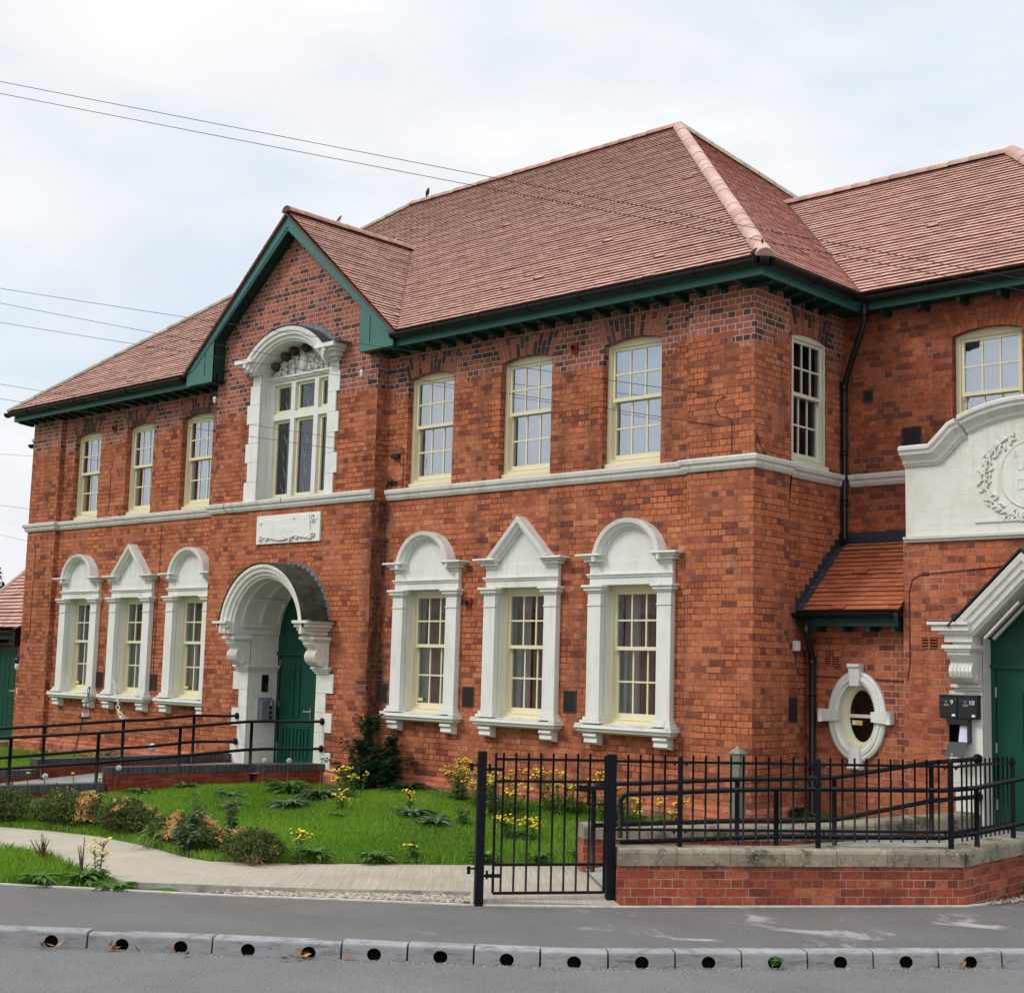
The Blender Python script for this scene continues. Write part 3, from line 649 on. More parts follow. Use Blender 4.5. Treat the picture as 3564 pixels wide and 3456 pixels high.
# ---------------------------------------------------------------- roofs
def clip(poly, ax, v, keep):
    out_ = []; n = len(poly)
    for i in range(n):
        p, q = poly[i], poly[(i+1) % n]; ip, iq = (p[ax]-v)*keep >= -1e-9, (q[ax]-v)*keep >= -1e-9
        if ip: out_.append(p)
        if ip != iq:
            t = (v-p[ax])/(q[ax]-p[ax]); out_.append((p[0]+(q[0]-p[0])*t, p[1]+(q[1]-p[1])*t))
    return out_
def tiles(mb, O, U, poly_xy, gauge=.1, tw=.168, th=.020, mi=0, lip=1, under=2, wob=.0018):
    """O: a point on the eaves, U: plan unit vector along the eaves; the roof climbs to the left of U"""
    U3 = Vector((U[0], U[1], 0)); Hn = Vector((-U[1], U[0], 0)); S = (Hn + Vector((0,0,SL))).normalized(); N = U3.cross(S); O = Vector(O)
    k = math.sqrt(1+SL*SL)
    P = [((x-O.x)*U[0]+(y-O.y)*U[1], ((x-O.x)*-U[1]+(y-O.y)*U[0])*k) for x, y in poly_xy]
    A = sum(P[i][0]*P[(i+1)%len(P)][1]-P[(i+1)%len(P)][0]*P[i][1] for i in range(len(P)))
    if A < 0: P = P[::-1]
    def pt(u, s, h): return O + U3*u + S*s + N*h
    mb.poly([pt(u, s, -.03) for u, s in P], under)
    smax = max(p[1] for p in P); row = 0; s0 = 0.
    while s0 < smax-1e-6:
        band = clip(clip(P, 1, s0, 1), 1, s0+gauge, -1)
        if len(band) >= 3:
            u0 = min(p[0] for p in band); u1 = max(p[0] for p in band); off = (row % 2)*tw/2; i = math.floor((u0-off)/tw)
            sag = .0025*math.sin(row*1.7)
            while off+i*tw < u1:
                a = off+i*tw; cell = clip(clip(band, 0, a+.0015, 1), 0, a+tw-.0015, -1); i += 1
                if len(cell) < 3: continue
                j = random.uniform(-wob, wob)+sag+(random.uniform(.006, .014) if random.random() < .006 else 0); tl = random.uniform(-.002, .002); r = random.random()
                H = lambda u, s: j+th*(1-(s-s0)/gauge)+tl*(u-a)/tw
                mb.poly([pt(u, s, H(u, s)) for u, s in cell], mi, False, r)
                e = sorted([p for p in cell if abs(p[1]-s0) < 1e-6])
                if len(e) >= 2:
                    p, q = e[0], e[-1]; mb.poly([pt(p[0], s0, -.012), pt(q[0], s0, -.012), pt(q[0], s0, H(*q)), pt(p[0], s0, H(*p))], lip, False, r)
        s0 += gauge; row += 1
def ridge(mb, p0, p1, r=.115, seg=.33, mi=0, lift=-.035, lips=1):
    p0, p1 = Vector(p0), Vector(p1); d = (p1-p0); L = d.length; d.normalize(); sdv = d.cross(Vector((0,0,1))).normalized(); up = sdv.cross(d)
    n = max(1, round(L/seg)); seg = L/n
    for i in range(n):
        a = p0+d*(i*seg+random.uniform(-.004,.004)); b = p0+d*((i+1)*seg+.02); ra, rb = r*1.015, r*.98; rr = random.random(); base = len(mb.v); kk = 9
        ju = up*random.uniform(-.004, .004)
        for c, rad in ((a, ra), (b, rb)):
            for j in range(kk+1):
                t = math.pi*j/kk; mb.v.append(tuple(c+up*lift+ju+sdv*math.cos(t)*rad+up*math.sin(t)*rad*.92))
        for j in range(kk): mb.face((base+j, base+j+1, base+kk+1+j+1, base+kk+1+j), mi, True, rr)
        if lips is not None: mb.face([base+j for j in range(kk+1)], lips, False, rr)
XE = .38; RZ = EZ+SL*(4.8-EV)                          # right eaves edge, ridge height
RL, RR_ = (-11.76, 4.8), (-4.80, 4.8)
GE = -.50; GRZ = EZ+SL*2.87                            # gable eave half width 2.87
GYB = EV+2.87                                          # where the gable ridge meets the main slope
m = MB()
tiles(m, (0, EV, EZ), (1, 0), [(GX+2.87, EV), (XE, EV), RR_, (GX, 4.8), (GX, GYB)])
RO = part(m, 'roof', [M_tile, M_lip, M_under], B); m = MB()
tiles(m, (0, EV, EZ), (1, 0), [(-18.65, EV), (GX-2.87, EV), (GX, GYB), (GX, 4.8), RL])
part(m, 'roof', [M_tile, M_lip, M_under], B)
m = MB()                                               # gable roof, two slopes
tiles(m, (GX+2.87, 0, EZ), (0, 1), [(GX+2.87, EV), (GX+2.87, EV-.0001), (GX, -.42), (GX, GYB)] if False else [(GX+2.87, -.42), (GX, -.42), (GX, GYB), (GX+2.87, EV)])
part(m, 'gable_roof', [M_tile, M_lip, M_under], B); m = MB()
tiles(m, (GX-2.87, 0, EZ), (0, -1), [(GX-2.87, -.42), (GX, -.42), (GX, GYB), (GX-2.87, EV)])
part(m, 'gable_roof', [M_tile, M_lip, M_under], B)
m = MB()                                               # hip end facing the side yard
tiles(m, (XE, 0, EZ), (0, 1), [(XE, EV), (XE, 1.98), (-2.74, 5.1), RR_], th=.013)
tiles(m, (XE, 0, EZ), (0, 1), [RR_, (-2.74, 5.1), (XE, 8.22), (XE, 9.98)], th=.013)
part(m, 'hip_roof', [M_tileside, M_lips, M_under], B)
m = MB(); WR = EZ+SL*3.12                              # wing roof
tiles(m, (0, 1.98, EZ), (1, 0), [(XE, 1.98), (4.30, 1.98), (1.18, 5.1), (-2.74, 5.1)])
m.poly([(XE, 8.22, EZ), (-2.74, 5.1, WR), (1.18, 5.1, WR), (4.30, 8.22, EZ)], 0); m.poly([(4.30, 1.98, EZ), (4.30, 8.22, EZ), (1.18, 5.1, WR)], 0)
part(m, 'wing_roof', [M_tile, M_lip, M_under], B)
m = MB()                                               # left hip end and rear slope (out of sight)
m.poly([(-18.65, 9.98, EZ), (-18.65, EV, EZ), RL+(RZ,)], 0); m.poly([(XE, 9.98, EZ), (-18.65, 9.98, EZ), RL+(RZ,), RR_+(RZ,)], 0)
part(m, 'rear_roof', [M_tile], B)
for k in (dict(p0=RL+(RZ,), p1=RR_+(RZ,)), dict(p0=(GX, -.44, GRZ), p1=(GX, GYB+.02, GRZ), lift=-.02), dict(p0=(-2.80, 5.1, WR), p1=(1.18, 5.1, WR))):
    m = MB(); ridge(m, **k); part(m, 'ridge_tiles', [M_ridge, M_lip], RO)
m = MB(); ridge(m, (XE+.05, EV-.05, EZ-.03), RR_+(RZ,), r=.112, seg=.30, lift=-.03, lips=0); part(m, 'hip_tiles', [M_hip, M_lip], RO); m = MB(); ridge(m, (1.18+3.15, 5.1-3.15, EZ), (1.18, 5.1, WR), r=.13, lift=-.03)
part(m, 'hip_tiles', [M_hip, M_lip], RO)
m = MB(); ridge(m, (-18.66, EV, EZ-.02), RL+(RZ,), r=.10, lift=-.02); part(m, 'hip_tiles', [M_ridgeg, M_lip], RO); m = MB(); ridge(m, (XE, 9.98, EZ), RR_+(RZ,), r=.11, lift=-.02); part(m, 'hip_tiles', [M_ridgeg, M_lip], RO); m = MB(); ridge(m, (4.3, 8.22, EZ), (1.18, 5.1, WR), r=.11)
part(m, 'hip_tiles', [M_ridgeg, M_lip], RO)
m = MB(); m.tube([(.30, -.31, EZ+.02), (.30, -.31, EZ+.10), (.33, -.34, EZ+.20)], .012, 6); m.ball((.31, -.33, EZ+.02), .14, .14, .075, 10, 6)
part(m, 'hip_iron', [M_hood], RO)
# valleys in lead
m = MB()
def strip(a, b, wdt, dz):
    a, b = Vector(a), Vector(b); d = (b-a).normalized(); s_ = d.cross(Vector((0,0,1))).normalized()*wdt
    m.poly([a-s_+Vector((0,0,dz)), a+s_+Vector((0,0,dz)), b+s_+Vector((0,0,dz)), b-s_+Vector((0,0,dz))])
strip((GX+2.87, EV, EZ), (GX, GYB, GRZ), .010, .024); part(m, 'valley_flashing', [M_lip], RO); m = MB(); strip((GX-2.87, EV, EZ), (GX, GYB, GRZ), .010, .024); part(m, 'valley_flashing', [M_lip], RO); m = MB(); strip((XE, 1.98, EZ), (-2.74, 5.1, WR), .010, .024); part(m, 'valley_flashing', [M_lip], RO)

# ---------------------------------------------------------------- eaves: fascia, soffit, brackets, gutters
FB, FT = 7.165, 7.325
for q in ((-18.56, GX-2.0, -.30, -.275), (GX+2.0, .30, -.30, -.275), (.275, .30, -.275, 2.05), (.30, 4.2, 2.05, 2.075), (-18.56, -18.535, -.275, 9.6)):
    m = MB(); m.box(*q, FB, FT); part(m, 'fascia', [M_greenf], B)
sz = 7.185
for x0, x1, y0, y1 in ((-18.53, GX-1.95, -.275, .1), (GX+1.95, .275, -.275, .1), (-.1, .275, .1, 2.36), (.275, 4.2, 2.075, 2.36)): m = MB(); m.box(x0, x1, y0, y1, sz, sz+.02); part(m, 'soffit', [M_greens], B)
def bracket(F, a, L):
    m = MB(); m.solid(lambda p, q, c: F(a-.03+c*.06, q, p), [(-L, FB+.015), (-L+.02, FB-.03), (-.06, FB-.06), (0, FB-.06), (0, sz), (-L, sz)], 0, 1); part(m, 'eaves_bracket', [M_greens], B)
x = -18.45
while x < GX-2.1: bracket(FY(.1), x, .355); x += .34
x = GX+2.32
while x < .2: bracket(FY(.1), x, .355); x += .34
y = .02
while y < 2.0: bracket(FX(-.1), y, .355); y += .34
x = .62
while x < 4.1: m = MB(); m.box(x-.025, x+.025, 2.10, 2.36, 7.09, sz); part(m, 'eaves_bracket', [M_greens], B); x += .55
def gutter(pts, r=.078):
    mb = MB(); P = [Vector(p) for p in pts]
    for i in range(len(P)-1):
        a, b = P[i], P[i+1]; d = (b-a).normalized(); s_ = d.cross(Vector((0,0,1))); n = 10; base = len(mb.v); rr = random.random()
        for c in (a, b):
            for j in range(n+1):
                t = math.pi+math.pi*j/n; mb.v.append(tuple(c+s_*math.cos(t)*r+Vector((0,0,1))*math.sin(t)*r))
            for j in range(n+1):
                t = math.pi*2-math.pi*j/n; mb.v.append(tuple(c+s_*math.cos(t)*(r-.008)+Vector((0,0,1))*math.sin(t)*(r-.008)))
        k = 2*(n+1)
        for j in range(k): mb.face((base+j, base+(j+1)%k, base+k+(j+1)%k, base+k+j), 0, False, rr)
        mb.face([base+j for j in range(k)]); mb.face([base+k+j for j in range(k)])
        L = (b-a).length; nn = max(1, round(L/1.0))
        for q in range(nn+1):
            c = a+d*min(max(L*q/nn, .05), L-.05)
            for e in ((-.03, .0), (.0, .03)) if q % 2 else ((-.022, .022),):
                base = len(mb.v)
                for f in e:
                    for j in range(n+1):
                        t = math.pi+math.pi*j/n; mb.v.append(tuple(c+d*f+s_*math.cos(t)*(r+.012)+Vector((0,0,1))*math.sin(t)*(r+.012)))
                for j in range(n): mb.face((base+j, base+j+1, base+n+1+j+1, base+n+1+j))
                mb.face([base+j for j in range(n+1)]); mb.face([base+n+1+j for j in range(n+1)])
    return mb
GZ = 7.335
part(gutter([(-18.68, -.412, GZ), (GX-2.84, -.412, GZ)]), 'gutter', [M_plastic], B)
part(gutter([(GX+2.80, -.412, GZ), (.33, -.412, GZ), (.412, -.335, GZ), (.412, 1.92, GZ)]), 'gutter', [M_plastic], B)
part(gutter([(.42, 1.95, GZ-.02), (4.3, 1.95, GZ-.02)]), 'gutter', [M_plastic], B)
# barge boards and boxed feet of the entrance gable
yb = -.385
for s in (-1, 1):
    X = lambda t: GX+s*t
    zt = lambda t: GRZ-.075-SL*t
    m = MB(); m.solid(FY(yb), [(X(0), zt(0)), (X(2.80), zt(2.80)), (X(2.80), FB), (X(2.0), FB), (X(2.0), zt(2.0)-.17), (X(0), zt(0)-.255)], 0, .03)
    m.solid(FY(yb-.012), [(X(0), zt(0)), (X(2.80), zt(2.80)), (X(2.80), zt(2.80)-.0), (X(2.6), zt(2.6)-.13), (X(0), zt(0)-.20)], 0, .012)
    part(m, 'barge_board', [M_greenf], B)
    m = MB(); a0, a1 = sorted((X(2.0), X(2.8))); m.box(a0, a1, yb+.03, .1, FB+.005, FB+.03); xi = X(2.0)
    m.flat(lambda a, b, c: (xi, a, b), rect(yb, FB, -.12, zt(2.0)-.1), flip=s < 0); m.flat(lambda a, b, c: (xi+s*.02, a, b), rect(yb, FB, -.12, zt(2.0)-.1), flip=s < 0)
    # sloping soffit under the verge
    b0 = len(m.v); m.poly([(X(0), yb+.03, zt(0)-.21), (X(2.0), yb+.03, zt(2.0)-.13), (X(2.0), -.12, zt(2.0)-.13), (X(0), -.12, zt(0)-.21)])
    part(m, 'verge_soffit', [M_greens], B)
    m = MB(); m.solid(FY(-.44), [(X(-.02 if s > 0 else .02), zt(0)+.045), (X(2.86), zt(2.86)+.045), (X(2.86), zt(2.86)+.005), (X(0), zt(0)-.0)], 0, .05)
    part(m, 'verge_tiles', [M_lip], B)
    m = MB(); a0, a1 = sorted((X(2.24), X(2.255))); m.flat(FY(yb-.002), [(a0, FB+.13), (a1, FB+.13), (a1, FB+.62), (a0, FB+.62)]); part(m, 'barge_groove', [M_black], B)
# downpipes
def bendpipe(pts, r, name='downpipe', brk=()):
    mb = MB(); mb.tube(pts, r, 12)
    for p, q in brk: mb.tube([p, q], r+.012, 12)
    return part(mb, name, [M_plastic], B)
px, py = -.035, 2.27
bendpipe([(.44, 1.97, 7.30), (.44, 1.97, 7.05), (.43, 1.98, 6.98), (.06, 2.20, 6.36), (px, py, 6.20), (px, py, 6.05), (px, py, 4.10), (px+.03, py-.1, 4.02)], .042,
         brk=[((.44, 1.97, 7.24), (.44, 1.97, 7.06)), ((px, py, 6.26), (px, py, 6.14)), ((px, py, 5.30), (px, py, 5.24)), ((px, py, 4.62), (px, py, 4.56)), ((px, py, 5.90), (px, py, 5.86))])
# ---------------------------------------------------------------- gable window
gx = -9.175; F = FY(-.12); m = MB()
zs = [4.97+.34*i for i in range(7)]                    # quoins
for i in range(6):
    for s in (-1, 1):
        o = 1.20 if i % 2 else 1.275
        if s > 0: o = 1.135 if i % 2 == 0 else 1.215
        a0, a1 = sorted((gx+s*.925, gx+s*o)); m.lbox(F, a0, a1, zs[i], zs[i+1]-.003, -.025, .01)
for s in (-1, 1):
    ji = gx+s*.925; m.flat(lambda a, b, c: F(ji, b, a), rect(.011, 4.93, .24, 7.2), flip=s > 0)
    for z0, z1, o in ((7.015, 7.18, -.02), (7.18, 7.235, .05), (7.235, 7.31, .13), (7.31, 7.36, .2), (7.36, 7.43, .27)):
        a0, a1 = sorted((gx+s*(.925-max(o,0)*.25), gx+s*(1.16+max(o,0)*.68))); m.lbox(F, a0, a1, z0, z1, -.03-o, .01)
R_in = 1.20; cz = 6.43
a = math.degrees(math.asin((7.17-cz)/R_in))
prof = [(0, .2), (0, -.16), (.03, -.17), (.04, -.205), (.085, -.215), (.10, -.25), (.15, -.255), (.165, -.28), (.225, -.29), (.24, -.26), (.24, 0)]
m.sweep(arc(gx, cz, R_in, 180-a, a, 28), prof, F, sm=True)
SUR = part(m, 'window_surround', [M_white], B, bevel=.004)
m = MB()                                               # mullions, transom and tympanum bed
m.flat(F, [(gx-.925, 4.95), (gx+.925, 4.95), (gx+.925, 7.2)] + arc(gx, cz, R_in, a, 180-a, 16) + [(gx-.925, 7.2)], [rect(gx-.83, 5.04, gx-.355, 6.39), rect(gx-.245, 5.04, gx+.275, 6.39), rect(gx+.385, 5.04, gx+.83, 6.39), rect(gx-.83, 6.51, gx-.355, 7.02), rect(gx-.245, 6.51, gx+.275, 7.02), rect(gx+.385, 6.51, gx+.83, 7.02)], c=.215)
for x0, x1 in ((-.83, -.355), (-.245, .275), (.385, .83)):
    for z0, z1 in ((5.04, 6.39), (6.51, 7.02)): m.rim(F, rect(gx+x0, z0, gx+x1, z1), .215, .31)
m.lbox(F, gx-.92, gx+.92, 7.075, 7.11, .18, .215); m.lbox(F, gx-.92, gx+.92, 7.11, 7.15, .15, .215)
part(m, 'mullions', [M_white], SUR, bevel=.004)
m = MB()
for x0, x1 in ((-.83, -.355), (-.245, .275), (.385, .83)):
    for z0, z1 in ((5.04, 6.39), (6.51, 7.02)):
        m.flat(F, rect(gx+x0, z0, gx+x1, z1), [rect(gx+x0+.055, z0+.055, gx+x1-.055, z1-.05)], c=.27); m.rim(F, rect(gx+x0+.055, z0+.055, gx+x1-.055, z1-.05), .27, .31)
W6 = part(m, 'window', [M_cream], SUR)
m = MB()
for x0, x1 in ((-.83, -.355), (-.245, .275), (.385, .83)):
    for z0, z1 in ((5.04, 6.39), (6.51, 7.02)): m.flat(F, rect(gx+x0+.05, z0+.05, gx+x1-.05, z1-.045), c=.30)
part(m, 'glass', [M_glassg], SUR)
m = MB(); n = 90                                        # plum curtain with a pale leaf pattern
for i in range(n+1):
    x = gx-.9+1.8*i/n; c = .47+.025*math.sin(x*60); m.v += [F(x, 4.95, c), F(x, 7.15, c)]
for i in range(n): m.face((2*i, 2*i+2, 2*i+3, 2*i+1), 0, True, .5)
for i in range(6):
    for j in range(7):
        x = gx-.80+i*.29+(.05 if j % 2 else 0); z = 5.10+j*.29+(.07 if i % 2 else 0)
        L = [(x+.030*math.sin(t*6.3)+.0, z+t*.24) for t in [k/8 for k in range(9)]]
        Lf = [(p[0]+.032*math.sin(math.pi*k/8), p[1]) for k, p in enumerate(L)]
        m.flat(F, L+Lf[::-1][1:-1], c=.43, mi=1)
part(m, 'curtain', [M_plum, M_leafp], SUR)
# carved tympanum: shield, scrolls and leaves
m = MB(); rng = random.Random(3)
m.ball(F(gx, 7.33, .18), .10, .07, .15, 14, 8); m.tube([F(gx+.125*math.cos(R(t)), 7.33+.175*math.sin(R(t)), .20) for t in range(0, 360, 20)], .018, 6, closed=True)
for s in (-1, 1):
    for t in range(34):
        u = rng.uniform(.14, .74); zz = 7.17+rng.random()*max(.05, (math.sqrt(max(R_in**2-u*u, .3))+cz-7.2)*.85-.05)
        an = rng.uniform(0, 360); rad = rng.uniform(.022, .05)
        m.tube([F(gx+s*u+rad*(1-k*.09)*math.cos(R(an+k*38)), zz+rad*(1-k*.09)*math.sin(R(an+k*38)), .19-.005*k) for k in range(8)], .019, 5)
        m.ball(F(gx+s*u, zz, .19), .028, .045, .028, 6, 4)
part(m, 'carved_relief', [M_white], SUR)
m = MB()                                               # lead over the arch
m.sweep(arc(gx, cz, R_in+.245, 180-a-4, a+4, 24), [(0, -.27), (.015, -.28), (.015, .0), (.0, .0)], F, sm=True, mi=0)
for i in range(13):
    t = 112-i*5.6; p = arc(gx, cz, R_in+.25, t, t-5.6, 1); zt_ = max(p[0][1], p[1][1])+.07
    if p[1][1] < 7.44: break
    m.flat(F, [p[1], (p[1][0], zt_), (p[0][0], zt_), p[0]], c=-.006, mi=1)
m.box(gx+1.0, gx+1.46, -.40, -.12, 7.43, 7.445, 1); m.box(gx-1.46, gx-1.0, -.40, -.12, 7.43, 7.445, 1)
part(m, 'lead_flashing', [M_leadd, M_lead], SUR)
# ---------------------------------------------------------------- carved stone tablet above the door
m = MB(); F = FY(-.12); m.box(-10.005, -8.30, -.155, -.10, 4.205, 4.695); CT = part(m, 'stone_tablet', [M_white], B, bevel=.005)
m = MB(); rng = random.Random(5)
top = [(-9.86+i*.145, 4.575+.028*math.sin(i*1.3)+.01*i) for i in range(10)]; bot = [(-9.80+i*.145, 4.285+.030*math.sin(i*1.1+1)) for i in range(10)]
m.solid(F, bot+top[::-1], -.062, -.03)
for pts in (top, bot): m.tube([F(p[0], p[1], -.052) for p in pts], .012, 6)
for cx_, cz_, r0, s in ((-8.46, 4.58, .085, 1), (-8.47, 4.33, .06, -1), (-9.86, 4.30, .06, 1), (-9.84, 4.56, .05, -1), (-8.95, 4.62, .05, 1), (-9.05, 4.265, .05, 1)):
    m.tube([F(cx_+r0*(1-k*.075)*math.cos(R(s*k*40)), cz_+r0*(1-k*.075)*math.sin(R(s*k*40)), -.042-.003*k) for k in range(12)], .015, 6)
for t in range(14): m.ball(F(rng.uniform(-9.7, -8.5), rng.choice((4.29, 4.60))+rng.uniform(-.02, .02), -.05), .045, .02, .022, 7, 4)
m.ball(F(-9.15, 4.44, -.055), .50, .010, .10, 16, 6)
part(m, 'carved_relief', [M_white], CT)

# ---------------------------------------------------------------- main entrance
dx = -9.1475; F = FY(-.12); m = MB(); hw = .9125; YD = .477
JB = {-1: MB(), 1: MB()}
for i in range(5):                                      # quoined jambs
    z0 = .50+i*.31
    for s in (-1, 1):
        o = (1.33 if i % 2 == 0 else 1.16) if s > 0 else (1.33 if i % 2 == 0 else 1.15)
        if s > 0: o -= .0
        a0, a1 = sorted((dx+s*hw, dx+s*o)); m = JB[s]; m.lbox(F, a0, a1, z0, z0+.307, -.025, .01)
for s in (-1, 1):
    ji = dx+s*hw; m = JB[s]
    m.flat(lambda a, b, c: (ji, a, b), rect(-.109, .45, YD, 2.71), flip=s > 0)
    # impost moulding across the jamb and round into the reveal
    for z0, z1, o in ((2.05, 2.085, .02), (2.085, 2.12, .045), (2.12, 2.155, .07)):
        a0, a1 = sorted((dx+s*(hw-o), dx+s*(1.20+o))); m.lbox(F, a0, a1, z0, z1, -.03-o, .0)
        a0, a1 = sorted((ji, ji-s*o)); m.box(a0, a1, -.10, YD, z0, z1)
    m.lbox(F, *sorted((dx+s*.70, dx+s*1.30)), .32, .50, -.05, .01) if s > 0 else None
for s in (-1, 1): part(JB[s], 'door_jamb', [M_whitec], B, bevel=.004)
# hood: barrel vault on scroll corbels
cz = 2.70; ri = .885; m = MB()
pr = [(.0, YD+.12), (0, -.40), (.035, -.41), (.045, -.445), (.09, -.455), (.105, -.49), (.155, -.50), (.175, -.525), (.225, -.53), (.235, -.50), (.235, 0)]
m.sweep([(dx-ri, cz-.02)] + arc(dx, cz, ri, 180, 0, 36) + [(dx+ri, cz-.02)], pr, F, sm=True)
for z0, z1, o in ((2.62, 2.66, -.02), (2.66, 2.73, .03), (2.73, 2.78, .09), (2.78, 2.84, .15), (2.84, 2.885, .20)):
    for s in (-1, 1):
        if s < 0: z0_, z1_ = z0-.0, z1-.0
        a0, a1 = sorted((dx+s*(ri+.005), dx+s*(1.10+o*.85))); m.lbox(F, a0, a1, z0, z1, -.36-o, .01)
for yy in (-.36, .02, .40):                              # ribs and panels of the vault
    m.sweep(arc(dx, cz, ri-.03, 172, 8, 24), [(0, yy), (0, yy+.06), (.035, yy+.06)], FY(0), sm=True); m.sweep(arc(dx, cz, ri-.03, 172, 8, 24), [(.035, yy), (0, yy)], FY(0), sm=True)
for t in (172, 140, 90, 40, 8):
    p = (dx+(ri-.015)*math.cos(R(t)), cz+(ri-.015)*math.sin(R(t))); m.obox((p[0], .06, p[1]), (-math.sin(R(t)), 0, math.cos(R(t))), (0,1,0), (math.cos(R(t)), 0, math.sin(R(t))), .06, .80, .035)
HD = part(m, 'entrance_hood', [M_whitec], B, bevel=.003)
m = MB(); m.sweep(arc(dx, cz, ri+.237, 176, 4, 40), [(0, -.535), (.02, -.54), (.022, .0), (0, .0)], F, sm=True)
m.box(dx+1.02, dx+1.33, -.63, -.12, 2.885, 2.905); m.box(dx-1.33, dx-1.02, -.63, -.12, 2.885, 2.905)
part(m, 'hood_roof', [M_hood], HD)
m = MB()
for i in range(16):
    t = 112-i*6.6; p = arc(dx, cz, ri+.25, t, t-6.6, 1); 
    if p[1][1] < 2.95: break
    zt_ = max(p[0][1], p[1][1])+.03; m.flat(F, [p[1], (p[1][0]+.035, p[1][1]), (p[1][0]+.035, zt_), (p[0][0], zt_), p[0]], c=-.006)
part(m, 'lead_flashing', [M_lead], HD)
def corbel(cx, w, ytop, zt, zb, y0):
    mb = MB(); h = zt-zb
    prof = [(y0, zb), (y0-.06, zb+.0), (y0-.19, zb+.03*h/.46), (y0-.27, zb+.10*h/.46), (y0-.295, zb+.18*h/.46), (y0-.275, zb+.26*h/.46), (y0-.23, zb+.31*h/.46), (y0-.24, zb+.325*h/.46), (y0-.29, zb+.36*h/.46), (y0-.33, zb+.41*h/.46), (y0-.335, zb+.46*h/.46), (y0, zt)]
    Fc = lambda a, b, c: (cx+c, a, b)
    mb.solid(Fc, prof, -w/2, w/2)
    for k in (-.34, -.17, 0, .17, .34): mb.tube([(cx+k*w, p[0]-.001, p[1]) for p in prof[1:7]], .012, 5)
    for s in (-1, 1):
        mb.tube([(cx+s*w/2, y0-.11+.05*(1-k*.08)*math.cos(R(k*45)), zb+.07+.05*(1-k*.08)*math.sin(R(k*45))) for k in range(11)], .012, 5)
        mb.tube([(cx+s*w/2, y0-.20+.03*(1-k*.09)*math.cos(R(180-k*45)), zt-.13+.03*(1-k*.09)*math.sin(R(180-k*45))) for k in range(9)], .010, 5)
    for z0, z1, o in ((zt-.0, zt+.03, .02), (zt+.03, zt+.075, .045)): mb.box(cx-w/2-o, cx+w/2+o, y0-.335-o, y0, z0, z1)
    return mb
part(corbel(dx-hw-.132, .26, -.5, 2.56, 2.155, -.12), 'corbel', [M_whitec], HD); part(corbel(dx+hw+.132, .26, -.5, 2.56, 2.155, -.12), 'corbel', [M_whitec], HD)
# green door
m = MB(); F = FY(YD); m.flat(F, [(dx-hw, .42), (dx+hw, .42)] + arc(dx, cz, hw, 0, 180, 24), [rect(dx-hw+.07, .47, dx+.12, 2.33)], c=0)
m.lbox(F, dx-hw+.0, dx+hw, 2.335, 2.40, -.03, 0); m.lbox(F, dx+.12, dx+.19, .47, 2.335, -.03, .0)
m.sweep(arc(dx, cz-.02, hw-.14, 180, 0, 24), [(0, 0), (0, -.015), (.02, -.015), (.02, 0)], F, sm=True)
DF = part(m, 'door_frame', [M_door], B)
m = MB(); x0, x1 = dx-hw+.074, dx+.115
m.lbox(F, x0, x1, .475, 2.325, .015, .055)
def panel(xa, xb, za, zb_):
    m.flat(F, rect(xa, za, xb, zb_), [rect(xa+.022, za+.022, xb-.022, zb_-.022)], c=-.004); m.rim(F, rect(xa, za, xb, zb_), -.004, .015); m.rim(F, rect(xa+.022, za+.022, xb-.022, zb_-.022), -.004, .012)
panel(x0+.38, x0+.56, 1.30, 2.18); panel(x0+.10, x0+.28, 1.30, 2.18) if False else None
for k in range(4): a_ = x0+.12+k*.19; panel(a_, a_+.13, .60, 1.12)
DR = part(m, 'door', [M_door], B)
m = MB(); hx = x1-.09; m.lbox(F, hx-.018, hx+.018, 1.25, 1.47, .003, .015); m.tube([F(hx, 1.40, .01), F(hx, 1.40, -.05), F(hx-.12, 1.40, -.05)], .011, 8); m.lbox(F, hx-.05, hx+.03, 1.40, 1.415, .0, .012)
part(m, 'handle', [M_steel], DR)
for z in (.75, 1.45, 2.15): k = MB(); k.lbox(F, x0-.012, x0+.006, z, z+.11, -.004, .016); part(k, 'hinge', [M_steel], DR)
m = MB(); m.flat(F, rect(dx+.19, .47, dx+hw, 2.335), c=-.012); m.flat(F, rect(dx+.24, .55, dx+hw-.05, 2.28), c=-.016, mi=1); part(m, 'side_panel', [M_door, M_door], DF)
m = MB(); m.flat(F, rect(dx+.255, 1.55, dx+hw-.08, 2.0), c=-.019); part(m, 'glass', [M_glass], DF)

# ---------------------------------------------------------------- lean-to with the oval window
LY = 1.42
m = MB(); oc = (.645, 1.735); ov = lambda rx, rz, n=40: [(oc[0]+rx*math.cos(2*math.pi*i/n), oc[1]+rz*math.sin(2*math.pi*i/n)) for i in range(n)]
m.flat(FY(LY), rect(-.1, ZB, 1.36, 3.08), [ov(.33, .46)]); m.flat(lambda a, b, c: (-.1, a, b), rect(LY, ZB, 2.36, 3.08))
LT = part(m, 'lean_to_wall', [M_brickw], B)
m = MB()
Fo = FY(LY)
def ell(rx, rz, n=48): return [(oc[0]+rx*math.cos(-2*math.pi*i/n), oc[1]+rz*math.sin(-2*math.pi*i/n)) for i in range(n)]
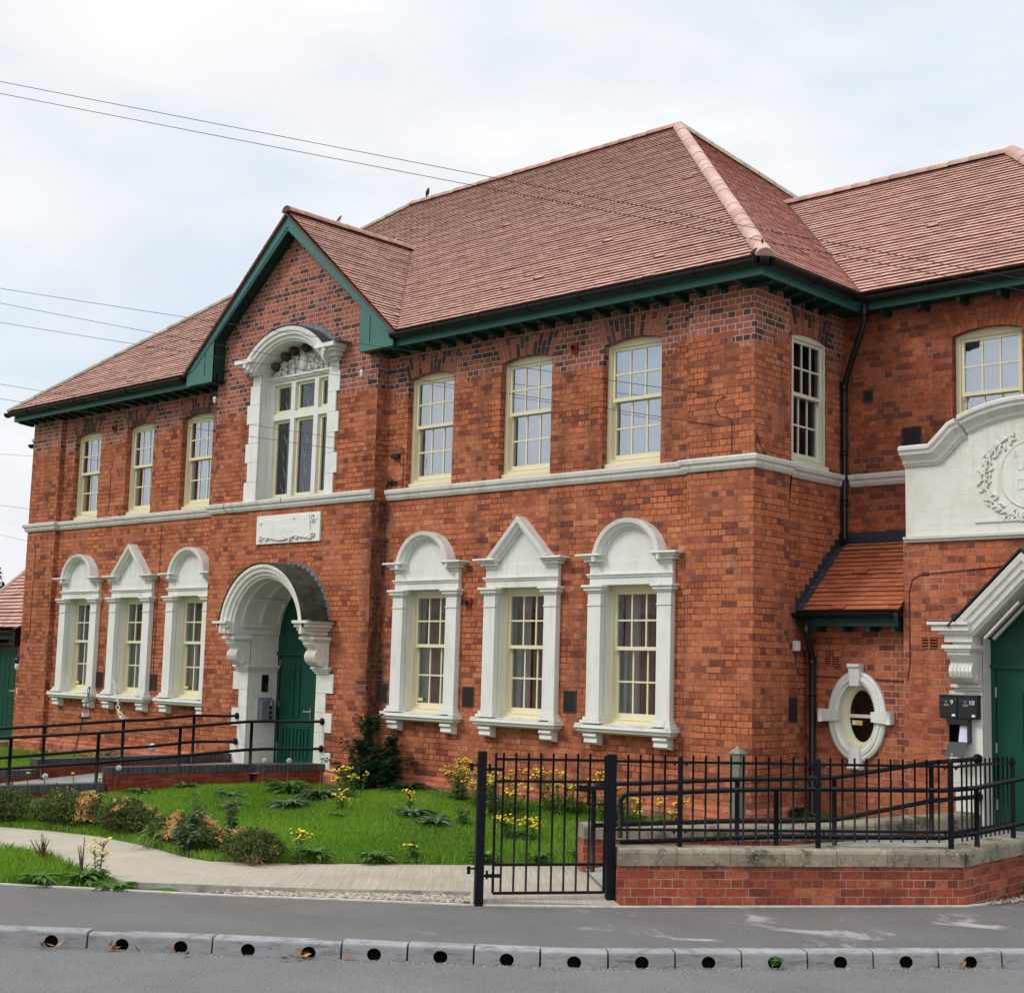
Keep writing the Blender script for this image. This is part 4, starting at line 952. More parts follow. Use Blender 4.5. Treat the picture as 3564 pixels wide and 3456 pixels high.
# oval moulding as rings
rings = [(.405, .570, 0.0), (.405, .570, -.045), (.375, .54, -.062), (.345, .51, -.055), (.338, .50, -.07), (.30, .462, -.075), (.285, .445, -.05), (.262, .42, -.045), (.255, .41, .085)]
for k in range(len(rings)-1):
    b = len(m.v); n = 48
    for rx, rz, c in rings[k:k+2]: m.v += [Fo(x, z, c) for x, z in ell(rx, rz, n)]
    for i in range(n): j = (i+1) % n; m.face((b+i, b+j, b+n+j, b+n+i), 0, True, .5)
OS = part(m, 'oval_surround', [M_white], B)
for ang, L0, L1 in ((90, .38, .66), (270, .38, .665), (0, .235, .505), (180, .235, .525)):
    k = MB(); d = (math.cos(R(ang)), math.sin(R(ang))); t = (-d[1], d[0]); w0, w1 = (.062, .085)
    q = [(oc[0]+d[0]*L0+t[0]*w0, oc[1]+d[1]*L0+t[1]*w0), (oc[0]+d[0]*L1+t[0]*w1, oc[1]+d[1]*L1+t[1]*w1), (oc[0]+d[0]*L1-t[0]*w1, oc[1]+d[1]*L1-t[1]*w1), (oc[0]+d[0]*L0-t[0]*w0, oc[1]+d[1]*L0-t[1]*w0)]
    k.solid(Fo, q[::-1], -.105, 0)
    e0 = L1-.03; k.tube([Fo(oc[0]+d[0]*e0+t[0]*s*w1, oc[1]+d[1]*e0+t[1]*s*w1, -.10) for s in (-1, 1)], .03, 8)
    part(k, 'keystone', [M_white], OS, bevel=.006)
m = MB(); b = len(m.v); n = 48
for rx, rz, c in ((.262, .42, .06), (.215, .365, .06), (.20, .35, .085), (.185, .335, .085), (.175, .325, .12)): m.v += [Fo(x, z, c) for x, z in ell(rx, rz, n)]
for k in range(4):
    for i in range(n): j = (i+1) % n; m.face((b+k*n+i, b+k*n+j, b+(k+1)*n+j, b+(k+1)*n+i), 0, True, .5)
m.lbox(Fo, oc[0]-.19, oc[0]+.19, oc[1]-.022, oc[1]+.022, .08, .115)
OW = part(m, 'oval_window', [M_cream], OS)
m = MB(); m.flat(Fo, ell(.18, .33)[::-1], c=.115); part(m, 'glass', [M_glassd], OS)
m = MB(); m.flat(Fo, rect(oc[0]-.5, oc[1]-.7, oc[0]+.5, oc[1]+.7), c=.8); m.rim(Fo, rect(oc[0]-.5, oc[1]-.7, oc[0]+.5, oc[1]+.7), .14, .8); part(m, 'room_backing', [M_backing], OS)  # dark box added behind the oval pane to shut out inside light
m = MB(); m.lbox(Fo, oc[0]-.145, oc[0]+.0, oc[1]-.115, oc[1]-.055, .108, .1105); m.lbox(Fo, oc[0]-.14, oc[0]-.085, oc[1]-.112, oc[1]-.058, .106, .1085, 1); part(m, 'warning_sticker', [M_gold, M_white], OS)
m = MB(); e0 = (-.1, 1.19); SLt = SL; kk = math.sqrt(1+SLt*SLt)
tiles(m, (0, 1.16, 3.065), (1, 0), [(-.1, 1.16), (1.36, 1.16), (1.36, 2.24), (-.1, 2.24)], gauge=.093, tw=.20, th=.016)
LR = part(m, 'lean_to_roof', [M_tilelt, M_lip, M_under], B)
m = MB(); m.box(-.1, 1.42, 2.22, 2.36, 3.97, 4.0); m.flat(FY(2.335), rect(-.1, 3.95, 1.42, 4.175)); m.poly([(-.1, 2.12, 3.915), (1.40, 2.12, 3.915), (1.40, 2.335, 4.02), (-.1, 2.335, 4.02)])
for i in range(11):
    y0, y1 = 1.14+i*.108, 1.14+(i+1)*.108; z = 3.05+(y0-1.16)*SLt; m.flat(FX(-.096), [(y0, z-.05), (y1, z+.045), (y1, z+.20), (y0, z+.20)])
m.poly([(-.095, 1.13, 3.06), (.0, 1.13, 3.06), (.0, 2.24, 4.03), (-.095, 2.24, 4.03)])
part(m, 'lead_flashing', [M_leadd], LR)
part(gutter([(-.16, 1.10, 3.03), (1.30, 1.10, 3.03)], .06), 'gutter', [M_plastic], LR)
m = MB(); m.box(-.1, 1.34, 1.15, 1.17, 2.86, 3.03); m.box(-.1, 1.34, 1.17, LY, 2.99, 3.01)
for x in (.17, .55, .92, 1.27): m.box(x-.025, x+.025, 1.17, LY, 2.80, 2.99)
part(m, 'fascia', [M_greens], LR)
bendpipe([(.07, 1.12, 2.98), (.07, 1.12, 2.80), (.06, 1.16, 2.70), (.03, 1.32, 2.50), (.03, 1.34, 2.40), (.03, 1.34, .38)], .042, brk=[((.07, 1.12, 2.94), (.07, 1.12, 2.78)), ((.03, 1.34, 2.48), (.03, 1.34, 2.38)), ((.03, 1.34, 1.98), (.03, 1.34, 1.93)), ((.03, 1.34, 1.05), (.03, 1.34, 1.0))])

# ---------------------------------------------------------------- portico with the parapet and the second door
PY = 1.30; pc = 3.0; F = FY(PY); ph = .634
m = MB(); dh = [(pc-ph, ZB+.2), (pc+ph, ZB+.2), (pc+ph, 2.73), (pc, 3.37), (pc-ph, 2.73)]
m.flat(F, rect(1.345, ZB, 4.655, 3.93), [dh]); m.flat(lambda a, b, c: (1.345, a, b), rect(PY, ZB, 2.36, 3.93), flip=True); m.flat(FX(4.655), rect(PY, ZB, 2.36, 3.93))
part(m, 'portico_wall', [M_brickw], B)
m = MB(); cw = .40                                       # parapet
arcpts = arc(pc, 5.55-2.02-.20, 2.02, 112.5, 67.5, 16)
zl = 4.87; cvl = [(pc-1.20, zl), (pc-1.12, zl+.03), (pc-1.0, zl+.14), (pc-.86, zl+.275), (pc-.775, zl+.305)]
cvr = [(2*pc-x_, z_) for x_, z_ in cvl[::-1]]
top = [(pc-1.62, zl)] + cvl + arcpts + cvr + [(pc+1.62, zl)]
m.solid(F, [(pc-1.615, 3.965), (pc+1.615, 3.965)] + top[::-1], -.0, cw)
m.solid(F, [(pc-.775, 3.97), (pc+.775, 3.97)] + arcpts[::-1], -.022, 0)
pr = [(-.02, 0), (-.02, -.03), (.0, -.035), (.01, -.06), (.05, -.075), (.10, -.13), (.11, -.155), (.155, -.165), (.165, -.19), (.20, -.195), (.225, -.16), (.235, 0), (.235, cw), (0, cw)]
for pth, sm_ in (([(pc-1.62, zl)]+cvl[:-1]+[(pc-.80, zl+.30)], False), (arcpts, True), ([(pc+.80, zl+.30)]+cvr[1:]+[(pc+1.62, zl)], False)): m.sweep(pth, pr, F, sm=sm_)
m.sweep([(pc-1.62, 3.90), (pc+1.62, 3.90)], [(0, 0), (0, -.035), (.03, -.04), (.035, -.07), (.065, -.075), (.07, 0)], F)
PP = part(m, 'parapet', [M_whitec], B, bevel=.003)
m = MB(); rng = random.Random(9); ox, oz = pc, 4.645; Fr = FY(PY-.022)
m.tube([Fr(ox+.37*math.cos(R(t)), oz+.40*math.sin(R(t)), -.004) for t in range(0, 360, 9)], .014, 6, closed=True)
m.flat(Fr, [(ox+.365*math.cos(R(t)), oz+.395*math.sin(R(t))) for t in range(0, 360, 12)], c=-.010)
for s in (-1, 1):
    stem = [(ox+s*(.05+.52*math.sin(R(t))*1.0), oz-.50*math.cos(R(t))) for t in range(8, 165, 8)]
    m.tube([Fr(x_, z_, -.012) for x_, z_ in stem], .013, 5)
    for i, (x_, z_) in enumerate(stem):
        for k in range(5):
            an = rng.uniform(0, 2*math.pi); rr = rng.uniform(.01, .075); L = rng.uniform(.03, .06)
            U = Matrix.Rotation(rng.uniform(0, 6.3), 3, 'Y'); m.ball(Fr(x_+rr*math.cos(an), z_+rr*math.sin(an), -.012), L, .013, L*.34, 6, 4, U=U)
    for k in range(5): m.tube([Fr(ox+s*(.10+k*.05), oz-.46, -.015), Fr(ox+s*(.12+k*.055), oz-.53, -.02)], .012, 5)
m.lbox(Fr, pc-.70, pc+.70, 4.10, 4.125, -.02, 0)
for ch, x_, z_, sz_ in (('B', 2.79, 4.86, .11), ('U', 2.82, 4.70, .16), ('D', 2.815, 4.47, .20)): text(ch, sz_, Fr, x_, z_, -.010, .007, mb=m)
part(m, 'carved_wreath', [M_whitec], PP)
m = MB(); m.box(pc-1.6, pc+1.6, PY+cw, 2.36, 4.55, 4.60); part(m, 'portico_roof', [M_leadd], B)
# hood over the second door
m = MB(); yf = .94-PY; ap = (pc, 3.37); ft = (pc-.64, 2.745)
pr = [(0, .24), (0, yf+.13), (.02, yf+.115), (.03, yf+.085), (.085, yf+.075), (.10, yf+.05), (.155, yf+.04), (.17, yf+.015), (.225, yf), (.24, yf+.02), (.25, .0)]
m.sweep([(ft[0]+.0, ft[1]), ap, (2*pc-ft[0], ft[1])], pr, F)
for s in (-1, 1):
    for z0, z1, o in ((2.63, 2.67, -.02), (2.67, 2.76, .05), (2.76, 2.80, .10), (2.80, 2.87, .16), (2.87, 2.905, .20)):
        a0, a1 = sorted((pc+s*.655, pc+s*(.95+o*1.1))); m.lbox(F, a0, a1, z0, z1, yf+.17-o*.85, .01)
    p, q = Vector((pc+s*.56, 0, 2.70)), Vector((pc+s*.1, 0, 3.16)); 
    for off in (.10, .34): m.obox(((p.x+q.x)/2, PY-.24+off, (p.z+q.z)/2), (q-p).normalized(), (0,1,0), (-s*.7, 0, -.7), .60, .05, .03)
PH = part(m, 'entrance_hood', [M_whitec], B, bevel=.003)
m = MB(); m.sweep([(ft[0]-.08, ft[1]-.08), ap, (2*pc-ft[0]+.08, ft[1]-.08)], [(.252, yf+.0), (.272, yf-.01), (.272, 0), (.252, 0)], F); m.box(pc-1.16, pc-.80, .98, PY, 2.905, 2.92); m.box(pc-1.02, pc-.80, PY-.014, PY, 2.93, 3.02)
part(m, 'lead_flashing', [M_leadd], PH)
part(corbel(pc-ph-.15, .28, 0, 2.56, 2.175, PY), 'corbel', [M_whitec], PH); part(corbel(pc+ph+.15, .28, 0, 2.56, 2.175, PY), 'corbel', [M_whitec], PH)
for s in (-1, 1):
    m = MB()
    for z0, z1, o in ((.30, .95, 1.06), (.95, 1.02, 1.05), (1.02, 2.10, 1.05)):
        o = {.30: .98, .95: 1.05, 1.02: 1.05}[z0]; a0, a1 = sorted((pc+s*ph, pc+s*o)); m.lbox(F, a0, a1, z0, z1-.002, -.03, .0)
    ji = pc+s*ph; m.flat(lambda a, b, c: (ji, a, b), rect(PY+.001, .3, PY+.24, 2.72), flip=s > 0)
    for z0, z1, o in ((2.10, 2.135, .015), (2.135, 2.175, .04)): a0, a1 = sorted((pc+s*ph, pc+s*(.96+o))); m.lbox(F, a0, a1, z0, z1, -.03-o*1.5, 0)
    part(m, 'door_jamb', [M_whitec], B, bevel=.004)
m = MB(); F = FY(PY+.212); m.flat(F, [(pc-ph, .45), (pc+ph, .45), (pc+ph, 2.73), (pc, 3.38), (pc-ph, 2.73)], [rect(pc-ph+.06, .50, pc+ph-.06, 2.37)]); m.lbox(F, pc-ph, pc+ph, 2.37, 2.42, -.025, 0)
DF2 = part(m, 'door_frame', [M_door], B)
m = MB(); x0, x1 = pc-ph+.064, pc+ph-.064; m.lbox(F, x0, x1, .505, 2.365, .012, .05)
panel(x0+.30, x0+.80, 1.45, 2.13); panel(x0+.30, x0+.80, .68, 1.18)
DR2 = part(m, 'door', [M_door], B)
for z in (.72, 1.38, 2.03): k = MB(); k.lbox(F, x0-.014, x0+.008, z, z+.12, -.006, .012); part(k, 'hinge', [M_steel], DR2)
m = MB(); m.tube([F(x1-.10, 1.42, .01), F(x1-.10, 1.42, -.05), F(x1-.22, 1.42, -.05)], .011, 8); m.lbox(F, x1-.118, x1-.082, 1.32, 1.50, .0, .012); part(m, 'handle', [M_steel], DR2)

# ---------------------------------------------------------------- vents, terminals and wires fixed to the walls
def grille(F, a, b, w_, h_, mat=M_grille, name='air_vent'):
    mb = MB(); mb.flat(F, rect(a-w_/2, b-h_/2, a+w_/2, b+h_/2), [rect(a-w_/2+.012, b-h_/2+.012, a+w_/2-.012, b+h_/2-.012)], c=-.012); mb.rim(F, rect(a-w_/2, b-h_/2, a+w_/2, b+h_/2), -.012, 0)
    mb.flat(F, rect(a-w_/2+.012, b-h_/2+.012, a+w_/2-.012, b+h_/2-.012), c=-.002, mi=1)
    n = max(3, round(w_/.024)); k = max(3, round(h_/.022))
    for i in range(1, n): x_ = a-w_/2+w_*i/n; mb.lbox(F, x_-.003, x_+.003, b-h_/2+.01, b+h_/2-.01, -.010, -.004)
    for i in range(1, k): z_ = b-h_/2+h_*i/k; mb.lbox(F, a-w_/2+.01, a+w_/2-.01, z_-.003, z_+.003, -.012, -.005)
    return part(mb, name, [mat, M_black], B)
for x_ in (-5.012, -3.036, -6.90, -15.184, -13.283): grille(FY(.1), x_, 1.785, .235, .30)
grille(FX(-.1), 1.06, 1.785, .24, .32); grille(FY(2.36), .282, 6.05, .15, .17); grille(FY(2.36), .925, 5.41, .28, .30)
for F_, a_, b_, w_, h_ in ((FY(LY), .27, 2.42, .20, .12), (FY(PY), 1.69, 2.66, .20, .14)):
    mb = MB(); mb.lbox(F_, a_-w_/2, a_+w_/2, b_-h_/2, b_+h_/2, -.004, .02, 1)
    for i in range(4): z_ = b_-h_/2+h_*(i+.5)/4; mb.lbox(F_, a_-w_/2, a_+w_/2, z_-.008, z_+.006, -.014, 0)
    mb.lbox(F_, a_-.01, a_+.01, b_-h_/2, b_+h_/2, -.016, 0); part(mb, 'air_brick', [M_plinth, M_black], B)
for x_, z_ in ((-3.082, 6.755), (-5.05, 3.165), (-15.152, 6.76)):
    mb = MB(); F = FY(.1); mb.lbox(F, x_-.06, x_+.06, z_-.075, z_+.075, -.03, 0); mb.tube([F(x_, z_, -.03), F(x_, z_, -.055)], .045, 12); mb.flat(F, [(x_+.036*math.cos(R(t)), z_+.036*math.sin(R(t))) for t in range(0, 360, 30)], c=-.0565, mi=1)
    part(mb, 'flue_terminal', [M_redp, M_black], B)
mb = MB(); F = FX(-.1); mb.lbox(F, 1.06, 1.17, 2.54, 2.67, -.06, 0); part(mb, 'junction_box', [M_white], B, bevel=.008)
def wire(pts, mat=M_cable, r=.005): mb = MB(); mb.tube(pts, r, 6); return part(mb, 'wall_cable', [mat], B)
wire([(-.09, 1.12, 2.54), (-.09, 1.14, 2.36), (-.09, 1.22, 2.25), (-.06, 1.41, 2.23), (.5, 1.41, 2.21), (1.30, 1.41, 2.19), (1.40, 1.29, 2.22), (1.43, 1.29, 2.40), (1.43, 1.29, 3.30), (1.47, 1.29, 3.44), (1.58, 1.29, 3.50), (2.2, 1.29, 3.54), (3.0, 1.29, 3.60)], M_cabler, .006)
wire([(-.42, -.012, 5.74), (-.55, -.012, 5.72), (-.60, -.012, 5.62), (-.52, -.012, 5.50), (-.36, -.012, 5.46), (-.33, -.012, 5.40), (-.33, -.012, 4.99)])
wire([(.02, .02, 5.25), (.012, .12, 5.1), (.012, .26, 4.99)]); wire([(.012, .05, 5.22), (.012, .02, 5.08), (.012, .10, 4.98), (.012, .20, 5.0)])
wire([(-6.78, .09, 5.49), (-6.62, .09, 5.56), (-6.50, .09, 5.50), (-6.52, .09, 5.36), (-6.66, .09, 5.35), (-6.70, .09, 5.45)]); wire([(-6.70, .085, 5.65), (-6.60, .085, 5.62), (-6.585, .085, 5.2), (-6.60, .085, 4.98)])
mb = MB(); mb.box(-6.84, -6.68, .04, .1, 5.47, 5.54); mb.ball((-6.85, .06, 5.10), .07, .05, .05, 8, 5); mb.tube([(-6.95, .07, 5.03), (-6.85, .06, 5.1), (-6.72, .06, 5.08)], .02, 6); part(mb, 'cable_box', [M_cable], B, bevel=.006)
wire([(-13.31, .09, 4.74), (-13.29, .09, 4.70), (-13.30, .09, 2.0), (-13.26, .09, 1.6)], M_cabler); wire([(-15.2, .09, 6.11), (-15.16, .09, 6.0), (-15.26, .09, 5.9), (-15.2, .09, 5.8), (-15.22, .09, 5.10), (-15.3, .09, 5.04)], M_cabler)
wire([(-17.95, -.01, 4.62), (-17.82, -.01, 4.5), (-17.83, -.01, 2.7), (-17.95, -.01, 2.55), (-18.15, -.01, 2.55)], M_cabler)
wire([(.008, .86, 4.8), (-.09, .95, 4.45), (-.092, .96, 4.2)], M_cable, .010)
wire([(-10.9, -.21, 4.99), (-10.92, -.225, 4.88), (-10.85, -.13, 4.78), (-10.3, -.13, 4.76)], M_cabler); wire([(-9.3, -.215, 4.97), (-9.28, -.23, 4.88)], M_cabler)
for x_, z_ in ((-7.29, 6.87), (-11.3, 6.88)): mb = MB(); mb.tube([(x_, -.12, z_), (x_, -.24, z_)], .008, 6); mb.ball((x_, -.25, z_), .035, .035, .045, 8, 6); mb.ball((x_, -.25, z_-.05), .028, .028, .03, 8, 6); part(mb, 'insulator', [M_white], B)
# ================================================================== THE SMALL ANNEX AT THE LEFT END
AN = thing('brick_annex', 'small low brick annex with a green door at the far left end', 'building', (-20, 1, .2))
m = MB(); AY = .5
m.flat(FY(AY), rect(-21.4, -.3, -18.2, 2.72), [rect(-20.22, .38, -19.25, 2.43)]); m.rim(FY(AY), rect(-20.22, .38, -19.25, 2.43), 0, .12); m.flat(lambda a, b, c: (-21.4, a, b), rect(AY, -.3, 5.5, 2.72), flip=True); m.poly([(-21.4, AY, 2.72), (-21.4, 3., 4.9), (-21.4, 5.5, 2.72)])
part(m, 'wall', [M_brick], AN)
m = MB(); tiles(m, (0, .22, 2.80), (1, 0), [(-21.6, .22), (-18.16, .22), (-18.16, 3.0), (-21.6, 3.0)], gauge=.13, tw=.2, th=.03)
m.poly([(-21.6, 5.8, 2.8), (-18.16, 5.8, 2.8), (-18.16, 3.0, 5.2), (-21.6, 3.0, 5.2)], 0)
AR = part(m, 'roof', [M_tile, M_lip, M_under], AN)
m = MB(); ridge(m, (-21.55, .2, 2.80), (-21.55, 3.0, 5.22), r=.10, lift=-.03); ridge(m, (-21.6, 3.0, 5.2), (-18.2, 3.0, 5.2)); part(m, 'ridge_tiles', [M_hip, M_lip], AR)
m = MB(); m.box(-21.5, -18.65, .20, .24, 2.55, 2.74); m.box(-21.5, -18.65, .24, AY, 2.60, 2.62)
for x in (-20.9, -20.3, -19.7, -19.1): m.box(x-.03, x+.03, .24, AY, 2.48, 2.60)
part(m, 'fascia', [M_greens], AN)
g_ = gutter([(-21.5, .14, 2.74), (-18.62, .14, 2.74)], .07); g_.solid(lambda a, b, c: (-18.72+c*.1, a, b), [(.08, 2.40), (.45, 2.40), (.45, 2.95), (.08, 2.78)], 0, 1); part(g_, 'gutter', [M_plastic], AN)
m = MB(); F = FY(AY); m.lbox(F, -20.20, -19.27, .40, 2.41, .05, .09)
for xa, xb in ((-20.10, -19.82), (-19.66, -19.38)):
    for za, zb_ in ((1.45, 2.25), (.55, 1.30)): m.flat(F, rect(xa, za, xb, zb_), [rect(xa+.02, za+.02, xb-.02, zb_-.02)], c=.043); m.rim(F, rect(xa, za, xb, zb_), .043, .05)
AD = part(m, 'door', [M_door], AN)
m = MB(); m.lbox(F, -19.35, -19.315, 1.32, 1.52, .035, .05); m.tube([F(-19.33, 1.44, .04), F(-19.33, 1.44, -.01), F(-19.47, 1.44, -.01)], .011, 8); part(m, 'handle', [M_steel], AD)
m = MB(); m.box(-20.6, -19.2, -.5, AY, -.3, .37); part(m, 'doorstep', [M_cope], AN, bevel=.02)
m = MB(); m.ball(F(-19.08, 2.10, -.06), .09, .09, .09, 10, 6, mi=1); m.ball(F(-19.08, 1.98, -.05), .075, .075, .11, 10, 6, mi=0); m.ball(F(-19.08, 2.02, -.0), .09, .05, .20, 10, 8, mi=1); part(m, 'wall_lamp', [M_white, M_pbox], AN)
m = MB(); m.lbox(F, -19.13, -19.03, 1.62, 1.78, -.03, 0); m.lbox(F, -19.12, -19.05, 1.38, 1.52, -.03, 0, 1); part(m, 'bell_plate', [M_pbox, M_white], AN)
# rear wing seen past the left end
RW = thing('rear_wing', 'rear wing of the building showing a short tiled eave past its left end', 'building', (-21, 4, .2))
m = MB(); m.flat(FY(2.6), rect(-22.0, -.3, -18.25, 7.3)); m.flat(lambda a, b, c: (-22.0, a, b), rect(2.6, -.3, 9, 7.3), flip=True); part(m, 'wall', [M_brick], RW)
m = MB(); tiles(m, (0, 2.2, 7.42), (1, 0), [(-22.4, 2.2), (-18.3, 2.2), (-18.3, 4.6), (-20.0, 4.6)], th=.025); RWR = part(m, 'roof', [M_tile, M_lip, M_under], RW)
m = MB(); ridge(m, (-22.4, 2.2, 7.42), (-20.0, 4.6, 9.5), r=.1); part(m, 'hip_tiles', [M_ridgeg, M_lip], RWR)
m = MB(); m.box(-22.3, -18.3, 2.28, 2.31, 7.17, 7.32); m.box(-22.3, -18.3, 2.31, 2.6, 7.19, 7.21); part(m, 'fascia', [M_greens], RW)
part(gutter([(-22.45, 2.18, 7.34), (-18.3, 2.18, 7.34)]), 'gutter', [M_plastic], RW)

# ================================================================== GROUND
def pdist(x, y, pl):
    d = np.full(np.shape(x), 1e9)
    for (x0, y0), (x1, y1) in zip(pl[:-1], pl[1:]):
        t = np.clip(((x-x0)*(x1-x0)+(y-y0)*(y1-y0))/((x1-x0)**2+(y1-y0)**2), 0, 1); d = np.minimum(d, np.hypot(x-x0-t*(x1-x0), y-y0-t*(y1-y0)))
    return d
def inside(x, y, poly):
    c = np.zeros(np.shape(x), bool); n = len(poly)
    for i in range(n):
        (x0, y0), (x1, y1) = poly[i], poly[(i+1) % n]
        if y0 == y1: continue
        c ^= ((y0 > y) != (y1 > y)) & (x < (x1-x0)*(y-y0)/(y1-y0)+x0)
    return c
PATHB = [(-.45, -2.15), (-.661, -2.433), (-1.371, -3.422), (-2.321, -4.607), (-3.0, -5.36), (-3.267, -5.577), (-3.6, -5.60), (-3.882, -5.564), (-4.466, -5.454), (-5.724, -5.37), (-6.628, -5.558), (-7.4, -5.88), (-14, -9.3)]
PATHF = [(1.05, -4.00), (.30, -5.06), (-.061, -4.773), (-.522, -5.225), (-1.105, -5.841), (-1.53, -6.219), (-2.441, -6.972), (-2.61, -7.029), (-3.143, -6.986), (-3.878, -6.914), (-4.855, -6.798), (-5.44, -6.861), (-6.6, -7.3), (-14, -11.0)]
PATHP = PATHB + PATHF[::-1]
KERB = [(-14, -19.5), (-6.4, -13.3), (-3.5, -10.85), (-1.26, -8.995), (-.708, -8.544), (.088, -7.89), (.90, -7.223), (1.311, -6.885), (1.722, -6.547), (2.13, -6.21), (2.512, -5.828), (2.856, -5.404), (3.202, -4.978), (3.549, -4.55), (3.901, -4.116), (4.254, -3.68), (4.60, -3.25), (9, 2.2), (17, 12)]
EDGE = [(-14, -17.6), (-6.4, -10.6), (-3.424, -7.898), (-2.757, -7.422), (-2.3, -7.10), (-1.709, -6.684), (-1.32, -6.374), (-.678, -5.832), (.22, -5.13), (.62, -4.74), (1.19, -4.06), (3.335, -1.22), (3.50, -.40), (3.75, .35), (8.5, 6.4), (16, 15.5)]
BASE = [(-30, 0), (-18.2, 0), (-11.4, 0), (-7.04, -.1), (0, 0), (0, 1.4)]
def zl(x, y):
    x, y = np.asarray(x, float), np.asarray(y, float)
    zb = np.where(x < -11, .31+.006*(x+11), .30+.021*(x+8.)); zb = np.clip(zb, .0, .47); zb = np.where(x < -18.6, .05, zb)
    d = pdist(x, y, PATHB); z = .06+(zb-.06)*np.clip(d/3.4, 0, 1)**.8
    z = np.where(inside(x, y, PATHP), .02, z)
    f = np.array([0.]); above = (y > np.interp(x, [p[0] for p in PATHF[::-1]], [p[1] for p in PATHF[::-1]]))
    df = pdist(x, y, EDGE); z = np.where(above, z, .0+.07*np.clip((df-.03)/.7, 0, 1))
    z = np.where(~above & (x > -2.62), -.06, z)
    return z + .018*np.sin(x*1.9+y*1.3)*np.clip(pdist(x, y, PATHB+PATHF[::-1])/.6, 0, 1)
def sheet(name, poly, z, mat, kind='structure', label=None, cat=None, thick=0):
    mb = MB(); F0 = lambda a, b, c: (a, b, z+c)
    mb.flat(F0, poly)
    if thick: mb.rim(F0, poly, 0, -thick)
    o = solo(mb, name, [mat], label, cat, (0, 0, z)); o['kind'] = kind; return o
sheet('ground', [(-1200, -1200), (1200, -1200), (1200, 1200), (-1200, 1200)], -.17, M_land)
far = 60
sheet('road', [(p[0]-.03, p[1]+.03) for p in KERB] + [(60, 12), (60, -60), (-60, -60), (-60, -19.5)], -.125, M_road)
nK = [(p[0]-.06, p[1]+.06) for p in KERB]
sheet('pavement', [(p[0], p[1]) for p in EDGE] + nK[::-1], 0.0, M_foot, thick=.16)
mb = MB()
mb.sweep(EDGE, [(-.035, 0), (-.033, .012), (.012, .012), (.018, -.1)], lambda a, b, c: (a, b, c)); o = solo(mb, 'path_edging', [M_edge], None, None); o['kind'] = 'structure'
# lawn terrain
mb = MB(); nx, ny = 150, 110; xs = np.linspace(-30, 4.2, nx); ys = np.linspace(-13, 2.4, ny); XX, YY = np.meshgrid(xs, ys); ZZ = zl(XX, YY)
ed_x = [p[0] for p in EDGE]; ed_y = [p[1] for p in EDGE]; side = YY - np.interp(XX, ed_x, ed_y); ZZ = np.where(side < .02, -.3, ZZ)
RZN = [(-.25, -2.7), (-.1, -5.4), (4.4, -1.5), (4.4, 2.6), (2.2, 2.6), (2.15, .9), (1.35, -.45), (.6, -1.45)]
ZZ = np.where(inside(XX, YY, RZN) | (XX > 2.2), -.3, ZZ)
mb.v = list(zip(XX.ravel().tolist(), YY.ravel().tolist(), ZZ.ravel().tolist()))
for j in range(ny-1):
    for i in range(nx-1):
        k = j*nx+i; mb.face((k, k+1, k+nx+1, k+nx), 0, True, .5)
o = solo(mb, 'lawn', [M_soil], None, None); o['kind'] = 'structure'
mb = MB(); F0 = lambda a, b, c: (a, b, .055+c); mb.flat(F0, PATHP); mb.rim(F0, PATHP, 0, -.20, mi=1)
mb.poly([(-.05, -4.79, .05), (.24, -5.09, .012), (.62, -4.72, .012), (1.20, -4.03, .012), (1.06, -3.98, .05), (.30, -5.03, .05)])
o = solo(mb, 'path', [M_path, M_slab], None, None); o['kind'] = 'structure'
# gravel strip between slab and footway
mb = MB(); rng = random.Random(11)
for i in range(2600):
    t = rng.random(); a = (-2.0+t*2.15, -6.72+t*1.72); w_ = rng.random()**.7
    b = (-1.95+t*2.1, -6.60+t*1.66); e = (-1.732+t*1.80, -6.40+t*1.54)
    f_ = rng.random(); x_ = -1.75+1.9*t**.6; y0_, y1_ = np.interp(x_, [q[0] for q in EDGE], [q[1] for q in EDGE])+.03, np.interp(x_, [q[0] for q in PATHF[::-1]], [q[1] for q in PATHF[::-1]]); p = (x_, y0_+(y1_-y0_)*f_); r_ = rng.uniform(.008, .021)
    mb.ball((p[0], p[1], .006+r_*.3), r_*rng.uniform(.8, 1.4), r_*rng.uniform(.8, 1.4), r_*.8, 5, 3)
for i in range(160):
    t = rng.random(); p = (3.37+rng.uniform(0, .16)+t*.12, -.95+t*1.3); r_ = rng.uniform(.008, .02); mb.ball((p[0], p[1], .016), r_, r_*1.2, r_*.7, 5, 3)
for i in range(len(mb.sm)): mb.sm[i] = False
solo(mb, 'gravel', [M_gravel], 'pale gravel chippings between the path slab and the footway', 'gravel', kind='stuff')
